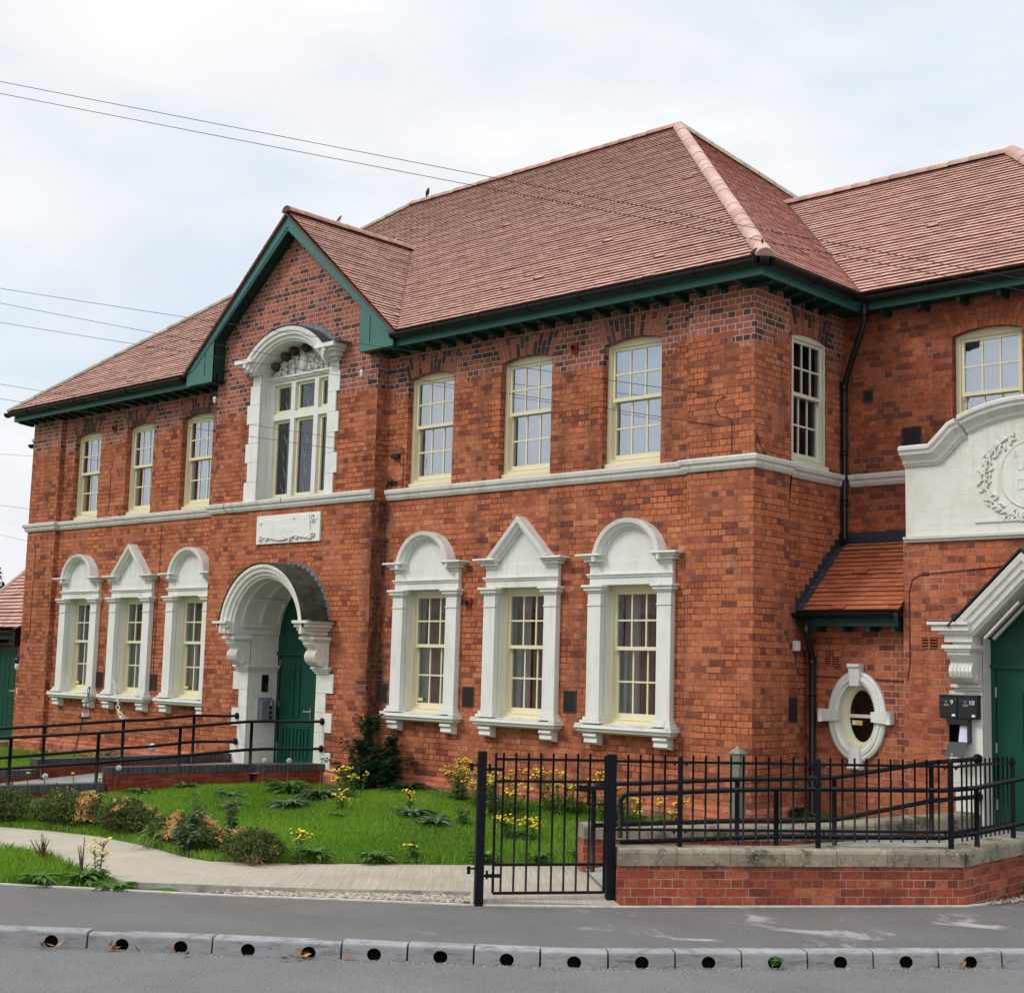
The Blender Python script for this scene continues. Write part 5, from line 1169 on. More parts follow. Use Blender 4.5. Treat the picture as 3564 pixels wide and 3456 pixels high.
# ---------------------------------------------------------------- kerb drain blocks
def kerb_block(p, q, holes, label):
    p, q = Vector(p+(0,)), Vector(q+(0,)); u = (q-p).normalized(); L = (q-p).length; gap = .008
    jr = random.Random(int(p.x*1000)); dz_, ds_ = jr.uniform(-.004, .004), jr.uniform(-.006, .006); F_ = FA((p.x, p.y), (u.x, u.y)); Fk = lambda a, b, c: F_(a, b+dz_+ds_*(a/L-.5), c+ds_*.6); mb = MB(); H = .155; fb = -.015
    hs = [[(x+.057*math.cos(R(t)), -.081+.049*math.sin(R(t))) for t in range(0, 360, 18)] for x in holes]
    Fs = lambda a, b, c: Fk(a, b, c - (-b)*.10 if c < .05 else c)     # battered face
    mb.flat(Fs, [(gap, -H), (L-gap, -H), (L-gap, -.022), (gap, -.022)], hs, c=0)
    for h in hs:
        mb.rim(Fs, h, 0, .06, mi=1); mb.flat(Fs, h, c=.045, mi=1)
    pts = [(0, -.022), (.003, -.010), (.010, -.003), (.022, .003), (.145, .004)]
    for (c0, b0), (c1, b1) in zip(pts[:-1], pts[1:]): mb.poly([Fs(gap, b0, c0), Fs(L-gap, b0, c0), Fs(L-gap, b1, c1), Fs(gap, b1, c1)], 0, False, .5)
    for a in (gap, L-gap): mb.poly([Fk(a, -H, -.0155), Fk(a, -.022, -.002), Fk(a, .003, .022), Fk(a, .004, .145), Fk(a, -H, .145)], 0, False, .5)
    mb.poly([Fk(gap, .004, .145), Fk(L-gap, .004, .145), Fk(L-gap, -H, .145), Fk(gap, -H, .145)])
    r = random.random(); mb.rv = [r]*len(mb.rv)
    mid = (p+q)/2; return solo(mb, 'kerb_block', [M_kerb, M_black], label, 'kerb block', (mid.x, mid.y, 0), 'drain kerb blocks along the road edge')
KL = {'one': 'grey concrete drain kerb block with a single round inlet hole', 'two': 'long grey concrete drain kerb block with two round inlet holes'}
ks = KERB[4:17]
for i, (p, q) in enumerate(zip(ks[:-1], ks[1:])):
    L = math.hypot(q[0]-p[0], q[1]-p[1])
    kerb_block(p, q, [L*.28, L*.75] if i < 2 else [L*.5], KL['two'] if i < 2 else KL['one'])
kerb_block((-1.51, -9.20), (-.708, -8.544), [.19, .74], KL['two'])
kerb_block((-2.32, -9.87), (-1.51, -9.20), [.28, .78], KL['two'])
kerb_block((4.60, -3.25), (4.95, -2.82), [.27], KL['one']); kerb_block((4.95, -2.82), (5.30, -2.39), [.27], KL['one'])
mb = MB()                                              # the kerb runs on beyond the picture
for pl in ([(-14, -19.5), (-6.4, -13.3), (-2.33, -9.88)], [(5.31, -2.38), (9, 2.2), (17, 12)]): mb.sweep(pl, [(0, -.16), (.0, -.005), (.02, .004), (.15, .004)], lambda a, b, c: (a, b, c))
o = solo(mb, 'kerb', [M_kerb], None, None); o['kind'] = 'structure'

# ================================================================== FRONT WALL, RAILINGS, GATE
A = (1.135, -4.005); Bc = (3.293, -1.199); L = math.hypot(Bc[0]-A[0], Bc[1]-A[1]); u = ((Bc[0]-A[0])/L, (Bc[1]-A[1])/L)
F = FA(A, u); C2 = (3.19, .55); L2 = math.hypot(C2[0]-Bc[0], C2[1]-Bc[1]); u2 = ((C2[0]-Bc[0])/L2, (C2[1]-Bc[1])/L2); F2 = FA(Bc, u2)
FWL = thing('low_brick_wall', 'low red brick wall with thick weathered stone coping beside the pavement', 'wall', (2.2, -2.6, 0))
m = MB(); T = .26
n1 = (-u[1], u[0]); n2 = (-u2[1], u2[0])
out_ = [A, Bc, C2, (C2[0]+n2[0]*T, C2[1]+n2[1]*T)]
bis = (n1[0]+n2[0], n1[1]+n2[1]); kk = 1+n1[0]*n2[0]+n1[1]*n2[1]; In = (Bc[0]+bis[0]/kk*T, Bc[1]+bis[1]/kk*T)
pl = out_ + [In, (A[0]+n1[0]*T, A[1]+n1[1]*T)]
Fp = lambda a, b, c: (a, b, c)
m.rim(Fp, pl, -.1, .375)
part(m, 'wall', [M_bfront], FWL)
def cope_stone(Fc, a0, a1, w0, w1, z0, z1, parent, miter=0.):
    """one coping stone with a rounded front arris"""
    prof = [(w0, z0), (w0, z1-.045), (w0+.012, z1-.018), (w0+.04, z1-.002), (w1-.04, z1), (w1-.01, z1-.02), (w1, z1-.05), (w1, z0)]
    mb = MB(); mb.r = random.random(); j = [random.uniform(-.004, .004) for _ in range(3)]
    P0 = [Fc(a0+j[0]*.5, z+j[1]*.6, c+j[2]) for c, z in prof]; P1 = [Fc(a1+j[0]*.5-miter*(c-w0), z+j[1]*.6, c+j[2]) for c, z in prof]
    n = len(prof)
    for i in range(n): k = (i+1) % n; mb.poly([P0[i], P1[i], P1[k], P0[k]], 0, False, mb.r)
    mb.poly(P0[::-1], 0, False, mb.r); mb.poly(P1, 0, False, mb.r)
    return part(mb, 'coping_stone', [M_cope], parent, bevel=.006)
cuts = [0, .58, 1.11, 1.66, 2.20, 2.72, 3.27, L]
for a0, a1 in zip(cuts[:-1], cuts[1:]): cope_stone(F, a0+.003, a1-.003, -.03, .29, .377, .542, FWL)
cuts = [0, .30, .74, 1.15, L2]
for a0, a1 in zip(cuts[:-1], cuts[1:]): cope_stone(F2, a0+.003+(.012 if a0 == 0 else 0), a1-.003, -.03, .29, .378, .541, FWL)
# railings
RAIL = thing('iron_railing', 'black iron railing with plain vertical bars standing on the low brick wall', 'railing', (2.2, -2.6, .54))
cc = .10
def bar(Fc, a, z0, z1, w_=.0105, name='bar'):
    mb = MB(); mb.tube([Fc(a, z0, cc), Fc(a, z1, cc)], w_, 8); return part(mb, name, [M_iron], RAIL)
posts = [.64, 2.055, 3.46]
def rpost(Fc, a):
    mb = MB(); s = .021
    mb.lbox(Fc, a-s, a+s, .535, 1.395, cc-s, cc+s); mb.ball(Fc(a, 1.395, cc), s*1.05, s*1.05, s*1.1, 8, 6)
    for z in (1.35, .70): mb.lbox(Fc, a-.075, a+.075, z-.012, z+.012, cc-.012, cc+.012); mb.ball(Fc(a-.06, z-.012, cc), .018, .018, .02, 6, 4); mb.ball(Fc(a+.06, z-.012, cc), .018, .018, .02, 6, 4)
    part(mb, 'post', [M_iron], RAIL)
for a in posts: rpost(F, a)
segs = [(-.03, posts[0], 5), (posts[0], posts[1], 10), (posts[1], posts[2], 10)]
for a0, a1, n in segs:
    for i in range(n): bar(F, a0+(a1-a0)*(i+1)/(n+1) if a0 > 0 else a0+.02+i*.1235, .60, 1.42)
mb = MB()
for z in (1.352, .702): mb.lbox(F, -.06, posts[2], z-.013, z+.013, cc-.008, cc+.008)
part(mb, 'rail', [M_iron], RAIL)
C3 = (3.26, -1.10); u3 = u2; F3 = FA(C3, u3); cc0 = cc
cc = .06
for i in range(11): bar(F3, .09+i*.125, .60, 1.415)
rpost(F3, 1.49)
mb = MB()
for z in (1.352, .702): mb.lbox(F3, .0, 1.50, z-.013, z+.013, cc-.008, cc+.008)
part(mb, 'rail', [M_iron], RAIL); cc = cc0
# gate posts and gate
GA, GB = (.312, -5.058), (1.035, -3.995); GL = math.hypot(GB[0]-GA[0], GB[1]-GA[1]); gu = ((GB[0]-GA[0])/GL, (GB[1]-GA[1])/GL); FG = FA(GA, gu)
def gpost(a, label):
    p = FG(a, 0, 0); mb = MB(); s = .040; mb.lbox(FG, a-s, a+s, .0, 1.425, -s, s); mb.lbox(FG, a-s-.002, a+s+.002, 1.425, 1.431, -s-.002, s+.002)
    return mb, solo
mb = MB(); mb.lbox(FG, -.04, .04, 0, 1.43, -.04, .04); p = FG(0, .08, 0)
GP1 = thing('gate_post', 'square black steel gate post at the hinge side, on its own by the path', 'gate post', (p[0], p[1], .08)); part(mb, 'post', [M_iron], GP1, bevel=.004)
for z in (1.30, .34): mb = MB(); mb.lbox(FG, -.12, -.04, z-.008, z+.008, -.01, .01); mb.lbox(FG, -.115, -.085, z-.05, z+.02, -.012, .012); part(mb, 'bolt', [M_iron], GP1)
mb = MB(); mb.lbox(FG, GL-.04, GL+.04, 0, 1.42, -.04, .04); p = FG(GL, .08, 0)
GP2 = thing('gate_post', 'square black steel gate post at the end of the low brick wall', 'gate post', (p[0], p[1], .08)); part(mb, 'post', [M_iron], GP2, bevel=.004)
GT = thing('garden_gate', 'narrow black iron gate with vertical bars standing between two square posts', 'gate', FG(.13, .10, 0))
mb = MB(); s = .011; ga0, ga1 = .135, GL-.062
mb.lbox(FG, ga0-s, ga0+s, .115, 1.415, -s, s); mb.lbox(FG, ga1-s, ga1+s, .105, 1.405, -s, s)
for z in (1.358, 1.152, .374, .112): mb.lbox(FG, ga0, ga1, z-.013, z+.013, -.008, .008)
part(mb, 'frame', [M_iron], GT)
for i in range(8): a = ga0+.075+i*.1225; mb = MB(); mb.tube([FG(a, .112, 0), FG(a, 1.42, 0)], .0105, 8); part(mb, 'bar', [M_iron], GT)
for z in (1.262, .272): mb = MB(); mb.lbox(FG, .04, .13, z-.012, z+.012, -.012, .012); mb.tube([FG(.075, z-.03, 0), FG(.075, z+.05, 0)], .012, 8); mb.lbox(FG, .09, .20, z-.016, z+.016, -.016, .016); part(mb, 'hinge', [M_iron], GT)
mb = MB(); mb.lbox(FG, ga1-.24, ga1+.02, 1.075, 1.110, -.02, .02); mb.lbox(FG, ga1-.26, ga1-.19, 1.065, 1.12, -.026, .026); mb.lbox(FG, ga1-.18, ga1-.165, .935, 1.16, -.012, .012); mb.lbox(FG, ga1-.18, ga1, .935, .950, -.012, .012); part(mb, 'latch', [M_iron], GT)

# ================================================================== TUBULAR HANDRAILS
def handrail(name, label, rails, posts_, flanges, base, r=.024, mat=M_gloss):
    t = thing(name, label, 'handrail', base)
    for pth in rails: mb = MB(); mb.tube(pth, r, 10); part(mb, 'rail', [mat], t)
    for p, z0, z1 in posts_: mb = MB(); mb.tube([(p[0], p[1], z0), (p[0], p[1], z1)], r*1.05, 10); part(mb, 'post', [mat], t)
    for p, d in flanges: mb = MB(); mb.tube([Vector(p), Vector(p)+Vector(d)*.02, Vector(p)+Vector(d)*.045], .05, 12, radii=[.028, .055, .058]); part(mb, 'flange', [mat], t)
    return t
def low(p, dz=.43): return [(x, y, z-dz) for x, y, z in p]
N_ = [(-9.55, -6.6, .96), (-9.175, -4.84, 1.06), (-8.91, -3.615, 1.12), (-8.65, -2.39, 1.20), (-8.42, -1.32, 1.284), (-8.33, -1.0, 1.292), (-8.03, -.18, 1.295)]
handrail('ramp_handrail', 'black tubular handrail on the front side of the entrance ramp', [N_, low(N_)], [((-9.175, -4.84), .30, 1.06), ((-8.91, -3.615), .35, 1.12), ((-8.65, -2.39), .55, 1.20), ((-8.405, -1.25), .55, 1.288)], [((-8.03, -.185, 1.295), (0, 1, 0)), ((-8.03, -.185, .865), (0, 1, 0))], (-8.8, -3, .5))
N_ = [(-10.3, -7.2, .97), (-10.3, -4.43, 1.123), (-10.3, -3.71, 1.153), (-10.3, -2.345, 1.224), (-10.3, -1.90, 1.232), (-10.3, -1.015, 1.298), (-10.3, -.19, 1.288)]
handrail('ramp_handrail', 'black tubular handrail on the far side of the entrance ramp', [N_, low(N_)], [((-10.3, -5.1), .2, 1.09), ((-10.3, -3.71), .3, 1.153), ((-10.3, -2.345), .4, 1.224), ((-10.3, -1.015), .45, 1.298)], [((-10.3, -.19, 1.288), (0, 1, 0)), ((-10.3, -.19, .858), (0, 1, 0))], (-10.3, -3, .5))
A_ = np.array(A); u_ = np.array(u); nn = np.array(n1)
near = [(.955+.0, -3.75, .60), (.955, -3.75, .96), (.97, -3.73, 1.005), (1.00, -3.69, 1.022), (1.562, -2.959, 1.067), (1.93, -2.48, 1.09), (3.02, -1.06, 1.10), (3.245, -.772, 1.13), (3.57, -.35, 1.235), (4.2, .5, 1.38)]
nlow = [(.955, -3.75, .555), (1.564, -2.955, .60), (1.93, -2.48, .625), (3.013, -1.07, .625), (3.245, -.772, .675), (3.56, -.36, .785), (4.2, .5, .93)]
handrail('ramp_handrail', 'black tubular handrail just behind the iron railing of the low brick wall', [near, nlow], [((1.93, -2.48), .2, 1.09), ((3.24, -.775), .3, 1.13)], [], (2, -2.4, .4), r=.026)
fr_ = [(-.06, -2.94, .90), (-.06, -2.94, .965), (-.045, -2.92, 1.0), (.0, -2.86, 1.008), (.914, -1.668, 1.082), (1.56, -.83, 1.112), (1.62, -.75, 1.125), (2.20, .30, 1.287), (2.315, 1.20, 1.312)]
fl_ = [(-.06, -2.94, .575), (.914, -1.668, .640), (1.56, -.83, .655), (1.62, -.75, .668), (2.20, .30, .862), (2.315, 1.20, .876)]
handrail('ramp_handrail', 'black tubular handrail rising to the door jamb beside the two numbered mailboxes', [fr_, fl_], [((-.06, -2.94), .08, .965), ((.914, -1.668), .2, 1.08), ((1.595, -.784), .25, 1.115), ((2.20, .30), .35, 1.287)], [((2.315, 1.205, 1.312), (0, 1, 0)), ((2.315, 1.205, .876), (0, 1, 0))], (1.3, -1.2, .3), r=.026)

# ================================================================== RAMP WALLS
def rwall(pts, z, w_, t, mat=M_bramp, zbot=-.1, cz=.105):
    """brick retaining wall with blue brick-on-edge coping; pts is its right face in plan, wall lies to the left"""
    m_ = MB(); ln = [p for p in pts]
    def off(d):
        r_ = []
        for i in range(len(ln)):
            def nr(a, b): dd = (b[0]-a[0], b[1]-a[1]); l = math.hypot(*dd); return (-dd[1]/l, dd[0]/l)
            a1, a2 = nr(ln[max(i-1,0)], ln[max(i,1)]), nr(ln[min(i,len(ln)-2)], ln[min(i+1,len(ln)-1)]); k = 1+a1[0]*a2[0]+a1[1]*a2[1]
            r_.append((ln[i][0]+(a1[0]+a2[0])/k*d, ln[i][1]+(a1[1]+a2[1])/k*d))
        return r_
    o0, o1 = off(0), off(w_); lp = o0+o1[::-1]; m_.rim(Fp, lp, zbot, z-cz); part(m_, 'wall', [mat], t)
    c0, c1 = off(-.006), off(w_+.006); lp = c0+c1[::-1]; m_ = MB(); m_.rim(Fp, lp, z-cz, z); m_.flat(Fp, lp, c=z); m_.flat(Fp, lp, c=z-cz, flip=True); part(m_, 'coping', [M_blue], t, bevel=.006)
RW1 = thing('ramp_wall', 'red brick ramp wall with blue brick coping facing the lawn', 'wall', (-8.6, -2.4, .2))
rwall([(-8.735, -3.53), (-8.358, -1.26)], .63, .215, RW1); rwall([(-8.165, -1.25), (-7.905, -.06)], .632, .36, RW1); rwall([(-9.35, -7.0), (-8.76, -3.55)], .405, .215, RW1)
RW2 = thing('ramp_wall', 'red brick ramp wall with blue brick coping behind the ramp rails', 'wall', (-10.4, -2.4, .2))
rwall([(-10.42, -3.73), (-10.42, -.06)], .648, .215, RW2); rwall([(-10.42, -7.0), (-10.42, -3.735)], .495, .215, RW2)
m = MB(); Z_ = lambda y: max(.08, min(.50, .50+(y+1.3)*.062)); ysr = [-7.0, -5.5, -3.5, -2.4, -1.3, .5]
for y0, y1 in zip(ysr[:-1], ysr[1:]):
    xr = lambda y: -8.55 if y > -1.3 else -8.6+(y+1.3)*.165
    m.poly([(-10.5, y0, Z_(y0)), (xr(y0)-.1, y0, Z_(y0)), (xr(y1)-.1, y1, Z_(y1)), (-10.5, y1, Z_(y1))])
m.poly([(-8.7, -1.3, .50), (-8.2, -1.3, .50), (-7.95, .0, .50), (-8.7, .0, .50)])
o = solo(m, 'ramp', [M_rampc], None, None); o['kind'] = 'structure'
# stone coped wall behind the second ramp
BW = thing('low_stone_coped_wall', 'low rear ramp wall with pale stone coping running up to the second door', 'wall', (.6, -1.6, .1))
bp = [(-.285, -2.84), (.65, -1.64), (1.22, -.90), (1.42, -.63), (1.76, -.19), (2.20, .82), (2.31, 1.27)]; bz = [.565, .555, .562, .583, .63, .672, .69]
m = MB(); t_ = .24
for i in range(len(bp)-1):
    p, q = bp[i], bp[i+1]; l = math.hypot(q[0]-p[0], q[1]-p[1]); uu = ((q[0]-p[0])/l, (q[1]-p[1])/l); Fb = FA(p, uu)
    z0, z1 = bz[i], bz[i+1]
    m.poly([Fb(0,-.2,0), Fb(l,-.2,0), Fb(l,z1-.16,0), Fb(0,z0-.16,0)]); m.poly([Fb(0,-.2,t_), Fb(0,z0-.16,t_), Fb(l,z1-.16,t_), Fb(l,-.2,t_)])
    if i == 0: m.poly([Fb(0,-.2,0), Fb(0,z0-.16,0), Fb(0,z0-.16,t_), Fb(0,-.2,t_)])
    k = max(1, round(l/.6))
    for j in range(k):
        a0, a1 = l*j/k, l*(j+1)/k; za, zb_ = z0+(z1-z0)*j/k, z0+(z1-z0)*(j+1)/k; zz_ = (za+zb_)/2
        Fz = (lambda Fb, a0, a1, za, zb_: lambda a, b, c: Fb(a, b+za+(zb_-za)*(a-a0)/(a1-a0), c))(Fb, a0, a1, za, zb_)
        cope_stone(Fz, a0+.003, a1-.003, -.025, t_+.025, -.16, 0, BW)
part(m, 'wall', [M_bfront], BW)
m = MB(); m.poly([(.95, -3.9, .085), (1.4, -3.6, .20), (.65, -1.6, .30), (-.26, -2.82, .085)]); m.poly([(1.4, -3.6, .20), (3.0, -1.15, .43), (1.78, -.18, .43), (.65, -1.6, .30)]); m.poly([(3.0, -1.15, .43), (2.98, .4, .46), (2.98, 1.6, .5), (2.2, 1.6, .5), (1.78, -.18, .43)]); m.poly([(2.9, .56, .5), (4.3, .56, .5), (4.3, 1.6, .5), (2.9, 1.6, .5)]); m.poly([(2.9, .56, .5), (2.9, .56, -.1), (4.3, .56, -.1), (4.3, .56, .5)])
o = solo(m, 'ramp', [M_rampc], None, None); o['kind'] = 'structure'
# concrete post
m = MB(); m.box(-.100, .050, -.350, -.200, .2, 1.255); m.box(-.110, .060, -.360, -.190, 1.255, 1.275)
for a_ in range(4):
    q = [(-.110,-.360),(.060,-.360),(.060,-.190),(-.110,-.190)]; m.poly([q[a_]+(1.275,), q[(a_+1)%4]+(1.275,), (-.025, -.275, 1.36)])
solo(m, 'concrete_post', [M_post], 'old pale concrete post with a pyramid top in front of the building corner', 'post', (-.025, -.275, .35), bevel=.012)

# ================================================================== MAILBOXES AND ENTRY PANEL
F = FY(PY-.035)
def mailbox(num, x0, x1, label):
    t = thing('mailbox', label, 'mailbox', ((x0+x1)/2, PY, 1.77), 'mailboxes by the doors')
    m = MB(); m.lbox(F, x0, x1, 1.768, 2.045, -.10, 0); m.lbox(F, x0-.006, x1+.006, 2.03, 2.052, -.108, 0); part(m, 'body', [M_pbox], t, bevel=.004)
    m = MB(); m.lbox(F, x0+.012, x1-.012, 1.785, 1.985, -.106, -.10); d = part(m, 'door', [M_pbox], t, bevel=.002)
    m = MB(); m.tube([F((x0+x1)/2-.02, 1.965, -.105), F((x0+x1)/2-.02, 1.965, -.118)], .011, 10); part(m, 'lock', [M_steel], d)
    m = MB(); m.lbox(F, (x0+x1)/2-.052, (x0+x1)/2+.012, 1.915, 1.942, -.108, -.105); part(m, 'name_plate', [M_brass], d)
    m = MB(); text(num, .075, F, x1-.085 if len(num) == 1 else x1-.105, 1.935, -.106, .003, mb=m); m.lbox(F, x1-.065, x1-.025, 1.795, 1.822, -.108, -.105); part(m, 'number', [M_letter], d)
mailbox('9', 1.875, 2.103, 'black metal mailbox numbered 9 beside the second door'); mailbox('10', 2.109, 2.352, 'black metal mailbox numbered 10 beside the second door')
MBX = thing('mailbox', 'open black metal mailbox with its flap hanging down and paper inside', 'mailbox', (2.12, PY, 1.5), 'mailboxes by the doors')
m = MB(); x0, x1 = 1.992, 2.235; m.flat(F, rect(x0, 1.486, x1, 1.762), [rect(x0+.012, 1.495, x1-.012, 1.70)], c=-.10); m.rim(F, rect(x0, 1.486, x1, 1.762), -.10, 0); m.rim(F, rect(x0+.012, 1.495, x1-.012, 1.70), -.10, -.01, 1); m.flat(F, rect(x0+.012, 1.495, x1-.012, 1.70), c=-.01, mi=1)
part(m, 'body', [M_pbox, M_black], MBX)
m = MB(); m.hexa([F(x0+.005,1.488,-.10), F(x1-.005,1.488,-.10), F(x1-.01,1.33,-.215), F(x0,1.33,-.215), F(x0+.005,1.494,-.105), F(x1-.005,1.494,-.105), F(x1-.01,1.335,-.222), F(x0,1.335,-.222)]); fl = part(m, 'flap', [M_pbox], MBX)
m = MB(); m.ball(F((x0+x1)/2-.03, 1.352, -.21), .014, .008, .014, 8, 6); part(m, 'lock', [M_steel], fl)
m = MB(); m.hexa([F(2.10,1.497,-.07), F(2.222,1.497,-.07), F(2.222,1.69,-.055), F(2.115,1.69,-.055), F(2.10,1.497,-.05), F(2.222,1.497,-.05), F(2.222,1.69,-.035), F(2.115,1.69,-.035)])
solo(m, 'paper_mail', [M_paper], 'white paper mail standing inside the open mailbox', 'mail', (2.16, PY-.08, 1.5))
F = FX(-10.06); MB2 = thing('mailbox', 'grey metal mailbox numbered 2 inside the left arched doorway', 'mailbox', (-10.0, .22, 1.2), 'mailboxes by the doors')
m = MB(); m.solid(lambda a, b, c: (-10.06+a, c, b), [(0, 1.215), (.12, 1.215), (.12, 1.55), (.02, 1.61), (0, 1.61)], .09, .36); part(m, 'body', [M_grey], MB2, bevel=.004)
m = MB(); F = FX(-9.94)
for k in range(3): m.lbox(F, .255, .305, 1.245+k*.085, 1.30+k*.085, -.003, .002)
part(m, 'slot', [M_black], MB2)
m = MB(); text('2', .085, F, .265, 1.485, -.001, .003, mb=m); part(m, 'number', [M_letter], MB2)
m = MB(); m.tube([F(.19, 1.52, 0), F(.19, 1.52, -.008)], .009, 8); part(m, 'lock', [M_steel], MB2)
IC = thing('intercom_panel', 'black intercom panel with buttons on the jamb above the grey mailbox', 'intercom', (-10.04, .21, 1.85)); F = FX(-10.06)
m = MB(); m.lbox(F, .145, .275, 1.705, 1.995, -.03, 0); part(m, 'body', [M_pbox], IC, bevel=.005)
m = MB(); m.lbox(F, .16, .26, 1.72, 1.98, -.034, -.03); part(m, 'face', [M_black], IC)
for k in range(4): m = MB(); m.lbox(F, .205, .245, 1.74+k*.028, 1.757+k*.028, -.038, -.033); part(m, 'button', [M_steel], IC)
# ================================================================== CABLES, BIRDS, FEEDER
def cable(p0, p1, sag, label, r=.009, mat=M_cable, n=24):
    a, b = Vector(p0), Vector(p1); mb = MB()
    r *= .5; mb.tube([a.lerp(b, t/n) - Vector((0,0,1))*sag*4*(t/n)*(1-t/n) for t in range(n+1)], r, 5)
    return solo(mb, 'overhead_cable', [mat], label, 'cable', tuple(a), 'overhead cables')
XL = -1.35                                              # carry the lines on past the left edge of the picture
def st(p, q, k=1.0): p, q = Vector(p), Vector(q); return p + (p-q)*k*.06
P12 = [((-3.225, -8.803, 7.872), (5.112, -3.36, 5.582)), ((-3.232, -8.791, 7.755), (5.106, -3.35, 5.486))]
CL = ['upper of the two long cables crossing the whole roof', 'lower of the two long cables crossing the whole roof']
for (p, q), l in zip(P12, CL): p, q = Vector(p), Vector(q); cable(p+(p-q)*.6, q+(q-p)*.5, .03, l, .0065, M_cable)
for p, q, l, r in (((-18.882, -5.857, 9.779), (-.427, -.01, 5.739), 'cable ending at the hook near the building corner, above its neighbour', .008),
                ((-18.886, -5.85, 9.708), (-7.29, -.25, 6.89), 'cable ending at the white insulator right of the gable window', .008),
                ((-18.919, -5.794, 9.184), (-7.05, -.13, 6.72), 'cable passing in front of the gable window arch foot', .008),
                ((-18.991, -5.671, 8.036), (-6.698, .08, 5.642), 'thin cable ending beside the first upper window right of the gable', .007),
                ((-19.011, -5.637, 7.709), (-6.779, .05, 5.492), 'cable ending at the small black box right of the gable window', .008),
                ((-19.1, -5.486, 6.295), (-15.216, .09, 6.109), 'faint cable ending between the two leftmost upper windows', .006),
                ((-19.144, -5.412, 5.602), (-13.309, .08, 4.744), 'thin cable ending under the string course left of the gable', .006),
                ((-19.145, -5.41, 5.582), (-18.176, -.01, 4.621), 'faint cable ending at the far left corner of the building', .006)):
    p, q = Vector(p), Vector(q); cable(p, q, .05, l, r)
a, b = Vector((-7.29, -.25, 6.89)), Vector((.02, .02, 5.25)); cable(a, b, .0, 'cable running from the insulator down along the wall to the building corner', .008)
def bird(loc, yaw, label, mat, k_):
    t = thing('bird', label, 'bird', loc); U = Matrix.Rotation(yaw, 3, 'Z') @ Matrix.Rotation(R(-55), 3, 'Y'); m = MB()
    V3 = lambda x, y, z: Vector(loc) + Matrix.Rotation(yaw, 3, 'Z') @ Vector((x, y, z))*k_
    m.tube([V3(-.16, 0, .02), V3(-.10, 0, .07), V3(-.05, 0, .11), V3(.0, 0, .165), V3(.03, 0, .21), V3(.05, 0, .25), V3(.075, 0, .275), V3(.095, 0, .283)], .05, 10, radii=[r_*k_ for r_ in (.012, .022, .048, .066, .058, .036, .040, .012)])
    part(m, 'body', [mat], t); m = MB(); m.tube([V3(.09, 0, .28), V3(.13, 0, .272)], .01, 6, radii=[.012*k_, .002]); part(m, 'beak', [M_stemb], t)
    for s in (-1, 1): m = MB(); m.tube([V3(0, s*.025, .11), V3(.01, s*.025, .0)], .006, 5); part(m, 'leg', [M_stemb], t)
bird((-11.317, 4.8, RZ+.07), R(-20), 'dark bird perched upright on the high main ridge', M_bird, .62)
bird((-9.22, .735, GRZ+.085), R(35), 'small grey bird perched on the gable ridge', M_birdg, .42)
fx, fy = -14.97, -.5
FP = thing('feeder_pole', 'thin leaning dark pole with a hook standing by the left wall', 'pole', (fx, fy, .3))
m = MB(); m.tube([(fx, fy, .15), (-14.72, fy, .95), (-14.52, fy, 1.55), (-14.49, fy, 1.66)], .011, 6); m.tube([(-14.51, fy, 1.58), (-14.53, fy, 1.66), (-14.57, fy, 1.62), (-14.57, fy, 1.52), (-14.55, fy, 1.46)], .007, 6); part(m, 'pole', [M_iron], FP)
BF = thing('bird_feeder', 'wire bird feeder hanging from the leaning pole by the left wall', 'bird feeder', (-14.54, fy, 1.25))
ax = Vector((.12, 0, 1)).normalized(); c0 = Vector((-14.575, fy-.02, 1.09))
m = MB()
for k in range(12): t = 2*math.pi*k/12; o_ = Vector((math.cos(t)*.055, math.sin(t)*.055, 0)); m.tube([c0+o_, c0+o_+ax*.32], .003, 4)
for k in range(8): m.tube([c0+ax*(.02+k*.042)+Vector((math.cos(t*.5236)*.056, math.sin(t*.5236)*.056, 0)) for t in range(12)], .003, 4, closed=True)
part(m, 'cage', [M_steel], BF); m = MB(); m.tube([c0-ax*.02, c0], .12, 14); part(m, 'tray', [M_iron], BF); m = MB(); m.tube([c0+ax*.32, c0+ax*.35, c0+ax*.37], .08, 12, radii=[.085, .075, .02]); part(m, 'lid', [M_grey], BF)
m = MB(); rng = random.Random(4); p, q = Vector((-10.32, -2.35, 1.26)), Vector((-14.6, .05, 1.82))
for k in range(2):
    pts = [p.lerp(q, t/14)+Vector((rng.uniform(-.02,.02), rng.uniform(-.02,.02), -.10*math.sin(math.pi*t/14)*(1+k)+rng.uniform(-.02,.02))) for t in range(15 if k == 0 else 8)]; m.tube(pts, .008, 4)
for t in range(26):
    f_ = rng.random()**1.6; c = p.lerp(q, f_)+Vector((0,0,-.10*math.sin(math.pi*f_))); d = Vector((rng.uniform(-1,1), rng.uniform(-1,1), rng.uniform(-1,.6)))*.07; m.tube([c, c+d], .006, 4)
solo(m, 'string_decoration', [M_white], 'frayed whitish string tied to the ramp handrail and stretched to the wall', 'string', tuple(p))
m = MB(); m.ball((-12.2, -.55, .66), .07, .07, .07, 10, 8); solo(m, 'ball', [M_paper], 'small white ball on the ground behind the entrance ramp wall', 'ball', (-12.2, -.55, .6))

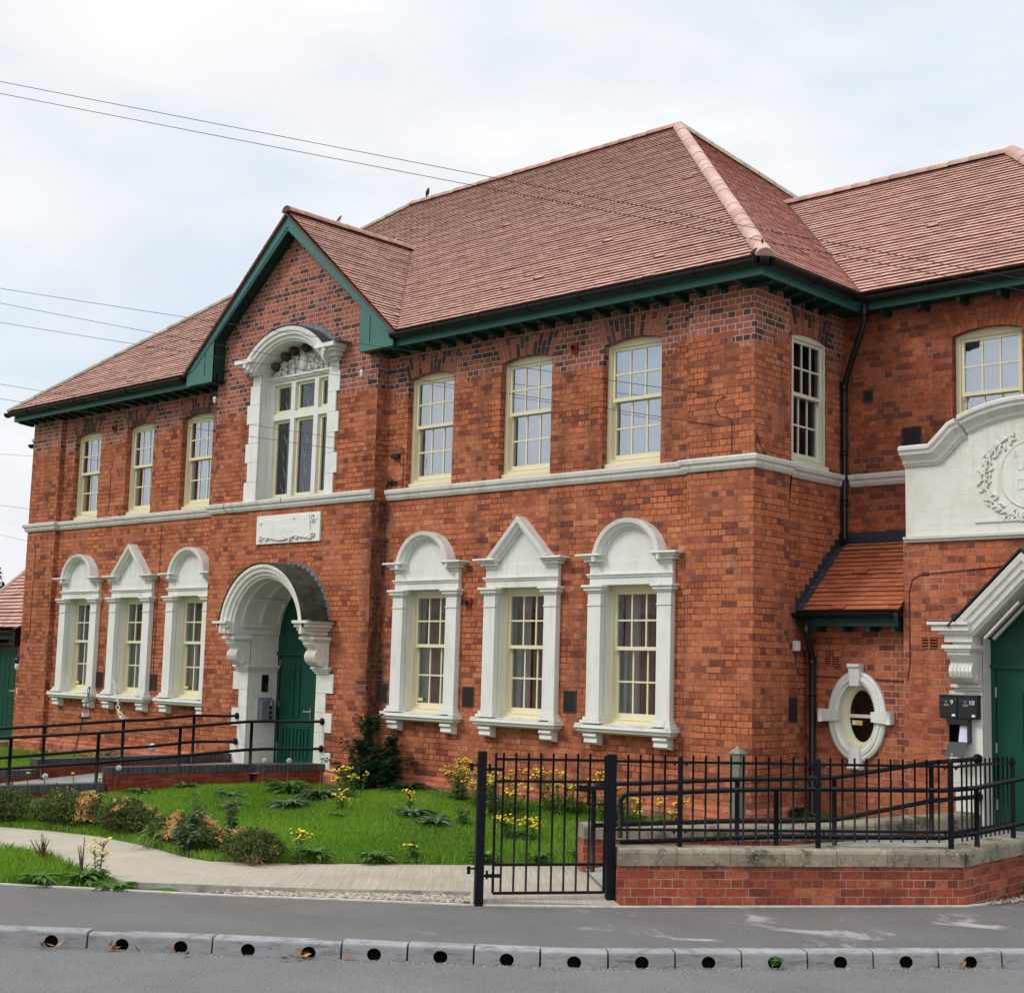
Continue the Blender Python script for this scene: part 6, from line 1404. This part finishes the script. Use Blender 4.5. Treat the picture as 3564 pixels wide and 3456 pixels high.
# ================================================================== PLANTS
def rv(rng, s=1.): return Vector((rng.gauss(0,1), rng.gauss(0,1), rng.gauss(0,1))).normalized()*s
def hedge_shrub(x, y, rx, ry, h, n, dead, label, seed, rot=0., mats=None, leafL=.042):
    rng = random.Random(seed); z0 = float(zl(x, y)); t = thing('hedge_shrub', label, 'shrub', (x, y, z0), 'low box shrubs along the path')
    h *= .76; fo, ye, br = MB(), MB(), MB(); st_ = MB(); cr, sr = math.cos(rot), math.sin(rot)
    for i in range(n):
        a = rng.uniform(0, 2*math.pi); zz = rng.random()**.75; prof = (1-.45*zz**3)*(.62+.38*min(1, zz*3)); rr = rng.random()**.38*prof*(1 if rng.random() < .93 else rng.uniform(1.0, 1.3))
        lx, ly = rx*rr*math.cos(a), ry*rr*math.sin(a); px_, py_ = x+lx*cr-ly*sr, y+lx*sr+ly*cr
        lump = mnoise.noise(Vector((px_*4.2+seed, py_*4.2, zz*3)))
        hh = h*(.78+.42*lump+.22*rng.random()**3); pz = z0+.02+zz*hh
        if mnoise.noise(Vector((px_*9, py_*9, pz*9+seed))) < -.30: continue
        d = Vector((lx*cr-ly*sr, lx*sr+ly*cr, .35*h+zz*h*.4)).normalized()*.8+rv(rng)
        k = mnoise.noise(Vector((px_*3.0+seed*1.7, py_*3.0, pz*2.2)))+.5*mnoise.noise(Vector((px_*8, py_*8+seed, pz*8)))
        tgt = ye if k > dead and zz > .25 else (br if k > dead-.12 and rng.random() < .35 else fo)
        tgt.leaf((px_, py_, pz), d, rv(rng), leafL*rng.uniform(.7, 1.4), leafL*.55*rng.uniform(.8, 1.2), 0, rng.random())
    for i in range(26):
        a = rng.uniform(0, 6.28); r_ = rng.random()**.5; q_ = (x+(rx*r_*.8*math.cos(a))*cr-(ry*r_*.8*math.sin(a))*sr, y+(rx*r_*.8*math.cos(a))*sr+(ry*r_*.8*math.sin(a))*cr)
        st_.tube([(x+(q_[0]-x)*.6, y+(q_[1]-y)*.6, z0-.02), (q_[0], q_[1], z0+h*rng.uniform(.5, .95))], .005, 4)
    part(fo, 'foliage', mats or [M_box], t)
    if ye.f: part(ye, 'dead_foliage', [M_dead], t, 'straw yellow dead twigs')
    if br.f: part(br, 'brown_foliage', [M_brown], t)
    part(st_, 'stem', [M_stemb], t)
hedge_shrub(-7.9, -5.83, .75, .38, 0.55, 7140, .75, 'green hedge shrub at the left picture edge, the farthest along the path', 3, R(20))
hedge_shrub(-6.75, -5.28, .62, .34, 0.55, 6300, .22, 'green hedge shrub with many straw yellow dead twigs in its middle', 8, R(12))
hedge_shrub(-5.75, -5.06, .50, .30, 0.44, 4620, .30, 'hedge shrub with a small dead yellow tuft, before the gap in the row', 12, R(5))
hedge_shrub(-4.75, -5.06, .36, .30, 0.33, 3150, .62, 'small dark green hedge shrub left of the all yellow one', 17)
hedge_shrub(-4.22, -5.16, .46, .30, 0.41, 4620, -.25, 'almost wholly dead straw yellow hedge shrub by the path', 21)
hedge_shrub(-3.68, -5.26, .26, .24, 0.30, 2100, .45, 'small dark hedge shrub between the yellow shrub and the grey green weed', 24)
hedge_shrub(-2.98, -5.20, .40, .34, 0.39, 3570, .42, 'last hedge shrub of the row with bare twigs at its foot', 31)
def weed(name, label, cat, x, y, h, n, spread, mat_, leafL, leafW, seed, stems=6, group=None, z=None, lean=(0,0), droop=.3, mats=None, stemmat=None):
    """upright leafy weed: several stems carrying leaves all the way up"""
    rng = random.Random(seed); z0 = float(zl(x, y)) if z is None else z; t = thing(name, label, cat, (x, y, z0), group); fo, s_ = MB(), MB()
    for i in range(stems):
        a = rng.uniform(0, 6.28); L = h*rng.uniform(.6, 1.0) if i else h; sp = spread*rng.uniform(.2, 1)*(1.2-L/h*.6) if i else spread*.1
        P = [Vector((x+math.cos(a)*sp*k/8*(1+k/10)+lean[0]*k/8, y+math.sin(a)*sp*k/8+lean[1]*k/8, z0+L*k/8)) for k in range(9)]; s_.tube(P, .008, 5, radii=[.011*(1-.09*k) for k in range(9)])
        for j in range(n//stems):
            f_ = rng.random()**.8*8; k = min(int(f_), 7); p_ = P[k].lerp(P[k+1], f_-k); an = rng.uniform(0, 6.28); d = Vector((math.cos(an), math.sin(an), rng.uniform(-.1, .7)))
            l_ = leafL*rng.uniform(.6, 1.3)*(1.15-.55*f_/8); fo.leaf(p_, d, (0,0,1), l_, leafW*l_/leafL, 0, rng.random(), droop)
    part(fo, 'foliage', [mat_], t); part(s_, 'stem', [stemmat or M_stem], t); return t, P
def spiny(name, label, x, y, h, seed, spread, nb, z=None):
    """thistle: stout stem, spreading side branches, narrow spiny leaves"""
    rng = random.Random(seed); z0 = float(zl(x, y)); t = thing(name, label, 'thistle', (x, y, z0), 'tall dark thistles against the wall'); fo, s_ = MB(), MB()
    P = [Vector((x+rng.uniform(-.03,.03), y+rng.uniform(-.03,.03), z0+h*k/10)) for k in range(11)]; s_.tube(P, .015, 6, radii=[.018*(1-.07*k) for k in range(11)])
    ax = [(P, h, True)]
    for i in range(nb):
        k = rng.uniform(1., 9.3); p_ = P[int(k)].lerp(P[int(k)+1], k-int(k)); a = rng.uniform(0, 6.28); L = spread*rng.uniform(.5, 1.)*(1.2-.085*k); Q = [p_+Vector((math.cos(a)*L*q/5, math.sin(a)*L*q/5, L*(.55*q/5+.25*(q/5)**2))) for q in range(6)]; s_.tube(Q, .006, 4); ax.append((Q, L, False))
    for Q, L, main in ax:
        for j in range(int((100 if main else 46)*max(L, .35)/.5)):
            f_ = rng.random()*(len(Q)-1.001); k = int(f_); p_ = Q[k].lerp(Q[k+1], f_-k); an = rng.uniform(0, 6.28); d = Vector((math.cos(an), math.sin(an), rng.uniform(-.25, .55))); l_ = rng.uniform(.08, .20)*(1.1-.5*(p_.z-z0)/h)
            fo.leaf(p_, d, (0,0,1), l_, l_*.30, 0, rng.random(), .25)
            for q in range(3):                          # spiny lobes
                pp = p_+d.normalized()*l_*(.3+.22*q); sd_ = d.cross(Vector((0,0,1))).normalized()
                for sg in (-1, 1): fo.leaf(pp, sd_*sg+d.normalized()*.6, (0,0,1), l_*.34, l_*.10, 0, rng.random(), .1)
    part(fo, 'foliage', [M_dark], t); part(s_, 'stem', [M_stem], t)
spiny('thistle', 'tallest dark green thistle against the wall right of the entrance', -6.66, -.36, 1.12, 5, .50, 24); spiny('thistle', 'second dark thistle, right of the tallest one by the wall', -6.20, -.32, .82, 6, .42, 16)
spiny('thistle', 'low dark bushy thistle at the foot of the two tall ones', -6.55, -.62, .46, 9, .50, 18)
def rosette(label, x, y, r, n, mat_, seed, W=.07, up=.5, name='weed_rosette', cat='weed', group='weed rosettes in the lawn', lobes=0):
    r *= .84; W *= .84
    rng = random.Random(seed); z0 = float(zl(x, y)); m = MB()
    for i in range(int(n*1.7)):
        a = rng.uniform(0, 6.28); L = r*rng.choice((rng.uniform(.3, .7), rng.uniform(.6, 1.1))); e = rng.uniform(.15, 1.)*up; d = Vector((math.cos(a), math.sin(a), e)).normalized(); s_ = d.cross(Vector((0,0,1))).normalized(); rr = rng.random(); b = len(m.v); k = 6
        for j in range(k+1):
            f_ = j/k; c = Vector((x, y, z0+.05))+d*L*f_-Vector((0,0,1))*L*.38*f_*f_*(1+e*.3); w_ = W*L/r*math.sin(math.pi*min(1,.12+.88*f_))**.8*(1+(.35*(-1)**j if lobes else 0)); m.v += [tuple(c+s_*w_), tuple(c-Vector((0,0,.012))), tuple(c-s_*w_)]
        for j in range(k): q = b+3*j; m.face((q, q+3, q+4, q+1), 0, False, rr); m.face((q+1, q+4, q+5, q+2), 0, False, rr)
    return solo(m, name, [mat_], label, cat, (x, y, z0), group)
for i, (x, y, r, n, mt, lab, lb) in enumerate([
    (-5.62, -.48, .60, 40, M_dark, 'dark long leaved weed spreading right of the tall thistles', 1), (-6.77, -2.78, .36, 46, M_grey_l, 'grey green leafy rosette alone in the lawn left of the doorway weeds', 1), (-6.05, -3.25, .34, 22, M_grey_l, 'flat pale rosette just below the lone grey green one', 1),
    (-7.45, -1.25, .55, 90, M_lush, 'leafy green clump in front of the right end of the ramp wall', 0), (-6.75, -1.75, .55, 80, M_lush, 'bright leafy clump between the ramp wall and the first ragwort', 0), (-5.5, -2.75, .46, 50, M_grey_l, 'grey green rosette in the middle of the lawn below the doorway', 1), (-5.75, -2.05, .55, 60, M_grey_l, 'grey green clump below the tallest thistle', 1),
    (-3.5, -2.35, .42, 40, M_grey_l, 'grey leaved rosette between two small yellow flowers', 1), (-2.95, -2.5, .40, 40, M_grey_l, 'grey leaved rosette nearest the gate among the yellow flowers', 1), (-3.9, -3.2, .26, 14, M_lush, 'little spread rosette in the middle of the open lawn', 0),
    (-8.55, -3.9, .34, 36, M_pale, 'yellow green dandelion leaves by the end of the ramp wall', 0), (-8.4, -3.2, .36, 30, M_lush, 'low green leaves along the foot of the ramp wall', 0), (-8.25, -2.5, .33, 28, M_lush, 'low green leaves farther along the ramp wall', 0),
    (-9.0, -4.7, .30, 26, M_lush, 'green leaves below the low ramp coping at the left', 0), (-1.35, -3.25, .30, 40, M_lush, 'bright leaves at the lawn edge above the path, right one', 0), (-2.1, -4.2, .34, 50, M_lush, 'bright leaves at the lawn edge above the path, middle one', 0), (-2.55, -4.7, .34, 50, M_lush, 'bright leaves at the lawn edge where the path bends', 0), (-1.0, -2.75, .28, 36, M_lush, 'bright leaves at the lawn edge near the gate post', 0), (-.75, -2.3, .32, 30, M_lush, 'broad leaves at the lawn edge behind the gate', 0), (-.45, -1.9, .38, 34, M_lush, 'broad leaves by the left end of the stone coped wall', 0),
    (.02, .95, .36, 34, M_dark, 'dark green weed at the foot of the wall below the downpipe', 1), (-10.2, -.55, .42, 30, M_lush, 'bright green weed growing on the ramp by the door jamb', 1), (-8.95, .28, .22, 18, M_lush, 'small weed growing at the foot of the green door', 1),
    (-2.95, -7.25, .34, 50, M_lush, 'dark leafy weed at the left of the verge tip', 0), (-2.52, -7.20, .36, 70, M_lush, 'dark leafy weed at the pointed end of the verge', 0), (-3.2, -7.6, .34, 44, M_lush, 'pale leafy weed along the verge by the pavement', 0), (-4.9, -8.6, .34, 34, M_pale, 'yellow green leafy weed at the left end of the verge', 0)]):
    rosette(lab, x, y, r, n, mt, 40+i, W=.034 if lb else .030, lobes=1, up=.85 if i % 2 else 1.1)
def ragwort(label, x, y, h, spread, stems, seed, dense=1., flo=1.):
    rng = random.Random(seed); z0 = float(zl(x, y)); t = thing('ragwort', label, 'wildflower', (x, y, z0), 'yellow flowering ragwort in the lawn'); fo, s_, fls = MB(), MB(), []
    for i in range(stems):
        fl = MB(); a = rng.uniform(0, 6.28); sp = spread*rng.random()**.6; L = h*rng.uniform(.55, 1.); P = [Vector((x+math.cos(a)*sp*(.5+.5*k/6), y+math.sin(a)*sp*(.5+.5*k/6), z0+L*k/6)) for k in range(7)]; s_.tube(P, .006, 4)
        for j in range(int(46*dense)):
            f_ = rng.random()*5.9; k = int(f_); p_ = P[k].lerp(P[k+1], f_-k); an = rng.uniform(0, 6.28); l_ = rng.uniform(.05, .12)*(1.2-.09*f_); d = Vector((math.cos(an), math.sin(an), rng.uniform(-.1, .6))); fo.leaf(p_, d, (0,0,1), l_, l_*.32, 0, rng.random(), .3)
            for q in range(2): fo.leaf(p_+d.normalized()*l_*(.4+.25*q), d.cross(Vector((0,0,1)))*(1 if q else -1)+d*.5, (0,0,1), l_*.4, l_*.14, 0, rng.random(), .1)
        if rng.random() < flo:
            for j in range(rng.randint(5, 12)):
                c = P[6]+Vector((rng.gauss(0,.045), rng.gauss(0,.045), rng.uniform(-.03, .035))); fl.tube([P[6]-Vector((0,0,.06)), c], .0025, 3, mi=1)
                n_ = Vector((rng.uniform(-.4,.4), rng.uniform(-.6,.2), 1)).normalized(); e1 = n_.orthogonal().normalized(); e2 = n_.cross(e1); r_ = rng.uniform(.014, .022); b = len(fl.v); rr = rng.random(); fl.v.append(tuple(c+n_*.009))
                for k in range(7): fl.v.append(tuple(c+(e1*math.cos(k*.8976)+e2*math.sin(k*.8976))*r_))
                for k in range(7): fl.face((b, b+1+k, b+1+(k+1)%7), 0, False, rr)
            fls.append(fl)
    part(fo, 'foliage', [M_lush], t); part(s_, 'stem', [M_stem], t)
    for fl in fls: part(fl, 'flower_head', [M_yel, M_stem], t)
ragwort('ragwort with bright yellow heads in front of the tall thistles', -5.35, -1.75, .46, .28, 9, 61, .7)
ragwort('tall ragwort against the wall left of the gate post', -4.35, -.65, .58, .38, 16, 62); ragwort('large ragwort seen through the left bars of the gate', -3.0, -1.3, .60, .48, 22, 63, 1.1); ragwort('broad ragwort by the wall seen through the middle gate bars', -2.5, -.6, .58, .55, 20, 64, 1.1, .8)
ragwort('green ragwort by the wall seen through the right gate bars', -1.75, -.45, .50, .45, 15, 65, 1.1, .35); ragwort('low ragwort with orange yellow heads in the lawn behind the gate', -1.75, -2.25, .32, .35, 10, 66, .8)
ragwort('ragwort by the wall just right of the second gate post', -.95, -.62, .42, .35, 9, 67, .8, .9); ragwort('small lone ragwort in the lawn below the grey green rosettes', -4.4, -2.75, .26, .12, 4, 68, .5); ragwort('single yellow ragwort head above a grey rosette', -3.75, -2.15, .30, .08, 3, 69, .5)
ragwort('pale little ragwort above the path edge in front of the lawn', -1.9, -3.85, .30, .10, 4, 70, .7, .5); ragwort('straggly ragwort between the rosettes and the gate post', -2.75, -2.2, .34, .15, 5, 71, .7, .4); ragwort('little ragwort near the last hedge shrub', -2.55, -4.95, .38, .10, 3, 72, .6, .9)
ragwort('thin ragwort standing at the tip of the verge', -2.95, -7.12, .46, .08, 3, 73, .6, 1.); ragwort('low ragwort clump at the lawn side of the tall wall ragwort', -3.75, -.9, .42, .30, 9, 74, .8, .8)
weed('grey_green_weed', 'tall grey green weed standing in front of the last hedge shrubs', 'weed', -3.95, -5.30, .62, 340, .22, M_grey_l, .10, .05, 81, 6)
weed('grey_green_weed', 'second grey green weed, right of the taller one in the hedge row', 'weed', -3.45, -5.18, .56, 240, .16, M_grey_l, .09, .045, 82, 5)
weed('leafy_weed', 'bluish leafy weed at the path edge below the tall grey weed', 'weed', -3.75, -5.50, .34, 320, .26, M_grey_l, .10, .06, 83, 7)
weed('dry_weed', 'dry brown weed standing on the verge', 'weed', -4.05, -7.12, .30, 260, .16, M_brown, .035, .015, 84, 12, stemmat=M_stemb)
weed('dry_weed', 'thin reddish dry stalk beside the verge ragwort', 'weed', -3.2, -7.15, .38, 50, .06, M_brown, .04, .015, 85, 3, stemmat=M_stemb)
weed('long_grass_tuft', 'arching long grass tuft below the dark hedge shrub', 'grass tuft', -4.62, -5.52, .30, 40, .35, M_pale, .36, .016, 86, 4, droop=.5)
weed('dead_grass_tuft', 'tuft of pale bare stalks at the foot of the last hedge shrub', 'grass tuft', -2.72, -5.42, .26, 40, .2, M_litter, .30, .010, 87, 6, droop=.25)
weed('seeding_grass', 'tall thin grass stalks at the left picture edge by the path', 'grass tuft', -5.6, -7.45, .42, 40, .5, M_stemb, .04, .01, 88, 9, stemmat=M_stemb)
weed('wall_weed', 'small weed on the ground by the front wall at the right edge', 'weed', 3.42, -.05, .16, 120, .12, M_pale, .07, .02, 89, 8, z=0.)
weed('kerb_weed', 'green weed growing out of a kerb drain hole', 'weed', ks[8][0]*.5+ks[9][0]*.5+.03, ks[8][1]*.5+ks[9][1]*.5-.02, .06, 60, .06, M_lush, .05, .022, 90, 6, z=-.09)
weed('small_plant', 'small green plant by the wall behind the entrance ramp', 'weed', -13.3, -.75, .34, 160, .25, M_lush, .09, .05, 91, 7, z=.28)
weed('garden_flowers', 'small patch of yellow flowers by the wall left of the ramp', 'flowers', -14.1, -.75, .24, 120, .22, M_yel, .035, .03, 92, 9, z=.28); weed('garden_flowers', 'small patch of white flowers by the far left wall', 'flowers', -15.6, -.75, .24, 120, .25, M_clock, .03, .03, 93, 9, z=.28)
def dandelion(label, x, y, h, seed, clock=True, lean=(.03, 0)):
    z0 = float(zl(x, y)); t = thing('dandelion', label, 'dandelion', (x, y, z0), 'dandelions on long stalks'); m = MB(); top = Vector((x+lean[0], y+lean[1], z0+h)); m.tube([(x, y, z0), (x+lean[0]*.3, y+lean[1]*.3, z0+h*.5), top], .006, 5); part(m, 'stem', [M_stem], t); m = MB(); rng = random.Random(seed)
    if clock:
        for i in range(150): d = rv(rng); m.leaf(top+d*.012, d, rv(rng), .030, .012, 0, None, 0)
        m.ball(top, .022, .022, .022, 8, 6); part(m, 'seed_head', [M_clock], t)
    else: m.ball(top, .028, .028, .014, 9, 5); part(m, 'flower', [M_yel], t)
dandelion('dandelion clock on a tall stalk before the low ramp coping', -7.65, -5.15, .52, 1); dandelion('bare dandelion stalk beside the left clock', -8.0, -5.2, .52, 2, False); dandelion('dandelion clock by the near end of the ramp wall', -7.9, -3.95, .50, 3, lean=(.08, .02))
dandelion('yellow dandelion flower left of the near wall end', -8.2, -4.35, .42, 4, False, (-.10, 0)); dandelion('yellow dandelion flower nearest the near wall end', -7.95, -4.15, .38, 5, False); dandelion('dandelion clock in front of the ramp wall near the doorway', -7.75, -1.5, .42, 6); dandelion('dandelion clock beside the first ragwort', -6.75, -1.2, .52, 7); dandelion('dandelion clock left of the first ragwort', -7.15, -1.5, .46, 8)
# litter along the kerb
rng = random.Random(77)
def kpt(i, f, o=.05):
    p, q = ks[i] if i >= 0 else (-1.51, -9.20), ks[i+1]; l = math.hypot(q[0]-p[0], q[1]-p[1]); return (p[0]+(q[0]-p[0])*f+(q[1]-p[1])/l*o, p[1]+(q[1]-p[1])*f-(q[0]-p[0])/l*o)
for i, (x, y, lab, n) in enumerate([(*kpt(-1, .70), 'dead brown leaves lying at the second hole of the left kerb blocks', 5), (*kpt(0, .22), 'dead brown leaves by the third kerb hole', 4), (*kpt(0, .48, .12), 'single orange dead leaf on the road by the kerb', 1), (*kpt(0, .70), 'dead leaves by the fourth kerb hole', 2), (*kpt(0, .88, .12), 'small orange dead leaf alone on the road near the kerb', 1), (*kpt(1, .70), 'big curled pile of dead brown leaves at a kerb hole', 8), (*kpt(2, .06), 'pale dead leaf lying by a kerb joint', 1), (*kpt(5, .2, .06), 'thin brown twig and leaf by the kerb', 1), (*kpt(11, .32, .05), 'yellow dead leaf at a kerb hole', 2)]):
    m = MB()
    for k in range(n): m.leaf((x+rng.gauss(0,.045), y+rng.gauss(0,.03), -.115+rng.random()*.02), (rng.gauss(0,1), rng.gauss(0,1), .25), (rng.gauss(0,.4), rng.gauss(0,.4), 1), rng.uniform(.06, .11), rng.uniform(.03, .05), 0, rng.random(), -.2)
    solo(m, 'dead_leaves', [M_litter], lab, 'dead leaves', (x, y, -.12), 'dead leaves along the kerb')
for t in (128, 113, 101, 84):
    c = (gx+1.13*math.cos(R(t)), -.12+.12, 6.43+1.13*math.sin(R(t))); m = MB(); m.ball(c, .085, .10, .075, 10, 7); m.ball((c[0]+.03, c[1]-.02, c[2]-.05), .05, .07, .04, 8, 5)
    solo(m, 'bird_nest', [M_mud], 'brown mud nest tucked under the arch above the carved gable window', 'bird nest', c, 'mud nests under the gable window arch')
mb = MB(); rng = random.Random(31)
for i in range(900):
    p = kpt(rng.randint(0, 11), rng.random(), .01+.13*rng.random()**2); r_ = rng.uniform(.002, .007); mb.ball((p[0], p[1], -.124), r_*1.3, r_*1.2, r_, 5, 3)
mb.sm = [False]*len(mb.sm); solo(mb, 'grit', [M_gravel], 'fine pale grit lying along the foot of the kerb', 'grit', kind='stuff')
# ---------------------------------------------------------------- grass
def blades(name, pts, hmin, hmax, wd, label, mat_):
    n = len(pts); r = np.random.RandomState(5); x, y = pts[:,0], pts[:,1]; z = zl(x, y)-.005
    pn = .5+.5*np.sin(x*2.3+1.3*np.sin(y*1.9))*np.sin(y*2.6+1.1*np.sin(x*1.4)); h = (hmin+(hmax-hmin)*r.rand(n))*(.55+.8*pn); a = r.rand(n)*2*np.pi; ln = r.rand(n)*.75*h; la = r.rand(n)*2*np.pi
    bx, by = np.cos(a)*wd/2, np.sin(a)*wd/2; V = np.zeros((n, 5, 3))
    mx_, my_ = x+np.cos(la)*ln*.3, y+np.sin(la)*ln*.3
    V[:,0] = np.stack([x-bx, y-by, z], 1); V[:,1] = np.stack([x+bx, y+by, z], 1); V[:,2] = np.stack([mx_+bx*.7, my_+by*.7, z+h*.6], 1); V[:,3] = np.stack([x+np.cos(la)*ln, y+np.sin(la)*ln, z+h], 1); V[:,4] = np.stack([mx_-bx*.7, my_-by*.7, z+h*.6], 1)
    me = bpy.data.meshes.new(name); me.vertices.add(n*5); me.vertices.foreach_set('co', V.ravel()); me.loops.add(n*5); me.loops.foreach_set('vertex_index', np.arange(n*5)); me.polygons.add(n); me.polygons.foreach_set('loop_start', np.arange(n)*5); me.polygons.foreach_set('loop_total', np.full(n, 5)); me.update(calc_edges=True)
    at = me.attributes.new('rnd', 'FLOAT', 'FACE'); tone = np.clip(r.rand(n)*.8+.34*(pn-.5)+.30*np.sin(x*.9+y*1.7+1.2*np.sin(y*.8))*np.sin(x*.55-y*.7), 0, 1); dry = r.rand(n) > .975; tone[dry] = 1; tone[~dry] *= .93
    at.data.foreach_set('value', tone.astype(np.float32)); me.materials.append(mat_); o = bpy.data.objects.new(name, me); COL.objects.link(o); o['kind'] = 'stuff'; o['label'] = label; o['category'] = 'grass'
def scatter(n, x0, x1, y0, y1, ok):
    r = np.random.RandomState(int(abs(x0*100))+n); P = np.stack([x0+(x1-x0)*r.rand(n), y0+(y1-y0)*r.rand(n)], 1); return P[ok(P[:,0], P[:,1])]
LAWN = [(-.50, -2.12), (-.70, -2.45), (-1.40, -3.45), (-2.34, -4.64), (-3.02, -5.38), (-3.29, -5.60), (-3.882, -5.59), (-4.466, -5.48), (-5.724, -5.40), (-6.628, -5.59), (-7.4, -5.91), (-9.2, -6.85), (-9.12, -6.2), (-8.72, -3.55), (-8.34, -1.24), (-8.15, -1.24), (-7.9, -.15), (-7.0, -.15), (-6.95, .05), (-1.0, .05), (-.95, -.02), (-.4, -.08), (.4, -1.2)]
P = scatter(190000, -9.3, .6, -7.2, .1, lambda x, y: inside(x, y, LAWN))
blades('lawn_grass', P, .035, .080, .0085, 'bright green uncut grass of the front lawn', M_grass)
VERGE = [(-2.36, -7.06), (-2.61, -7.06), (-3.143, -7.01), (-3.878, -6.94), (-4.855, -6.83), (-5.5, -6.9), (-8, -8.0), (-8, -11.9), (-3.424, -7.85), (-2.757, -7.38)]
P = scatter(60000, -8, -2.4, -12, -6.9, lambda x, y: inside(x, y, VERGE) & (y > np.interp(x, ed_x, ed_y)+.05))
blades('verge_grass', P, .05, .12, .008, 'rough grass of the verge between path and pavement', M_grass)
P = scatter(90000, -22, -10.7, -8, -.05, lambda x, y: (x < -10.66) & (y > np.interp(x, [-22, -9], [-9., -6.5])))
blades('side_grass', P, .04, .10, .012, 'grass left of the entrance ramp below the left windows', M_grass)
# ---------------------------------------------------------------- trees beyond the annex
def tree(x, y, h, rw, n, label, seed, conic, leafL):
    rng = random.Random(seed); t = thing('tree', label, 'tree', (x, y, -.1)); m = MB(); m.tube([(x, y, -.1), (x+.05, y, h*.3), (x-.05, y+.05, h*.6), (x, y, h*.95)], .2, 8, radii=[.22, .16, .09, .02])
    cl_ = []
    for i in range(34):
        f_ = .25+.75*rng.random(); a = rng.uniform(0, 6.28); R0 = rw*((1.08-f_) if conic else math.sin(math.pi*min(.97, f_*.85+.1)))*rng.uniform(.5, 1); p_ = Vector((x, y, h*f_*.95)); q_ = p_+Vector((math.cos(a)*R0, math.sin(a)*R0, R0*.3)); m.tube([p_, q_], .03, 4, radii=[.04, .008]); cl_.append((q_, p_))
    part(m, 'trunk', [M_bark], t); m = MB()
    for i in range(n):
        q_, p_ = rng.choice(cl_); c = p_.lerp(q_, rng.random()**.5*1.1)+rv(rng, rw*.16*rng.random()**.5)
        m.leaf(c, rv(rng)+Vector((0,0,-.2)), rv(rng), leafL*rng.uniform(.6,1.3), leafL*.5, 0, rng.random(), .2)
    part(m, 'crown', [M_treel], t)
tree(-42.6, 11.4, 6.1, 1.1, 5200, 'dark narrow tree rising behind the annex roof at the left edge', 3, False, .26)
tree(-41.45, 12.4, 5.5, .9, 1500, 'thin open tree behind the annex roof beside the building corner', 7, True, .26)
# ---------------------------------------------------------------- house across the road, seen only as a reflection in the panes
m = MB(); H_ = thing('opposite_house', 'brick house with a tiled roof across the road behind the viewer', 'house', (-22, -34, 0))
Fh = FA((-18, -40), (-.78, .626)); m.lbox(Fh, -8, 50, -.2, 4.6, 0, 8); part(m, 'wall', [M_bfront], H_)
m = MB(); m.poly([Fh(-8.3, 4.5, -.4), Fh(50.3, 4.5, -.4), Fh(50.3, 7.6, 4), Fh(-8.3, 7.6, 4)]); m.poly([Fh(-8.3, 4.5, 8.4), Fh(50.3, 4.5, 8.4), Fh(50.3, 7.6, 4), Fh(-8.3, 7.6, 4)]); part(m, 'roof', [M_lip], H_)
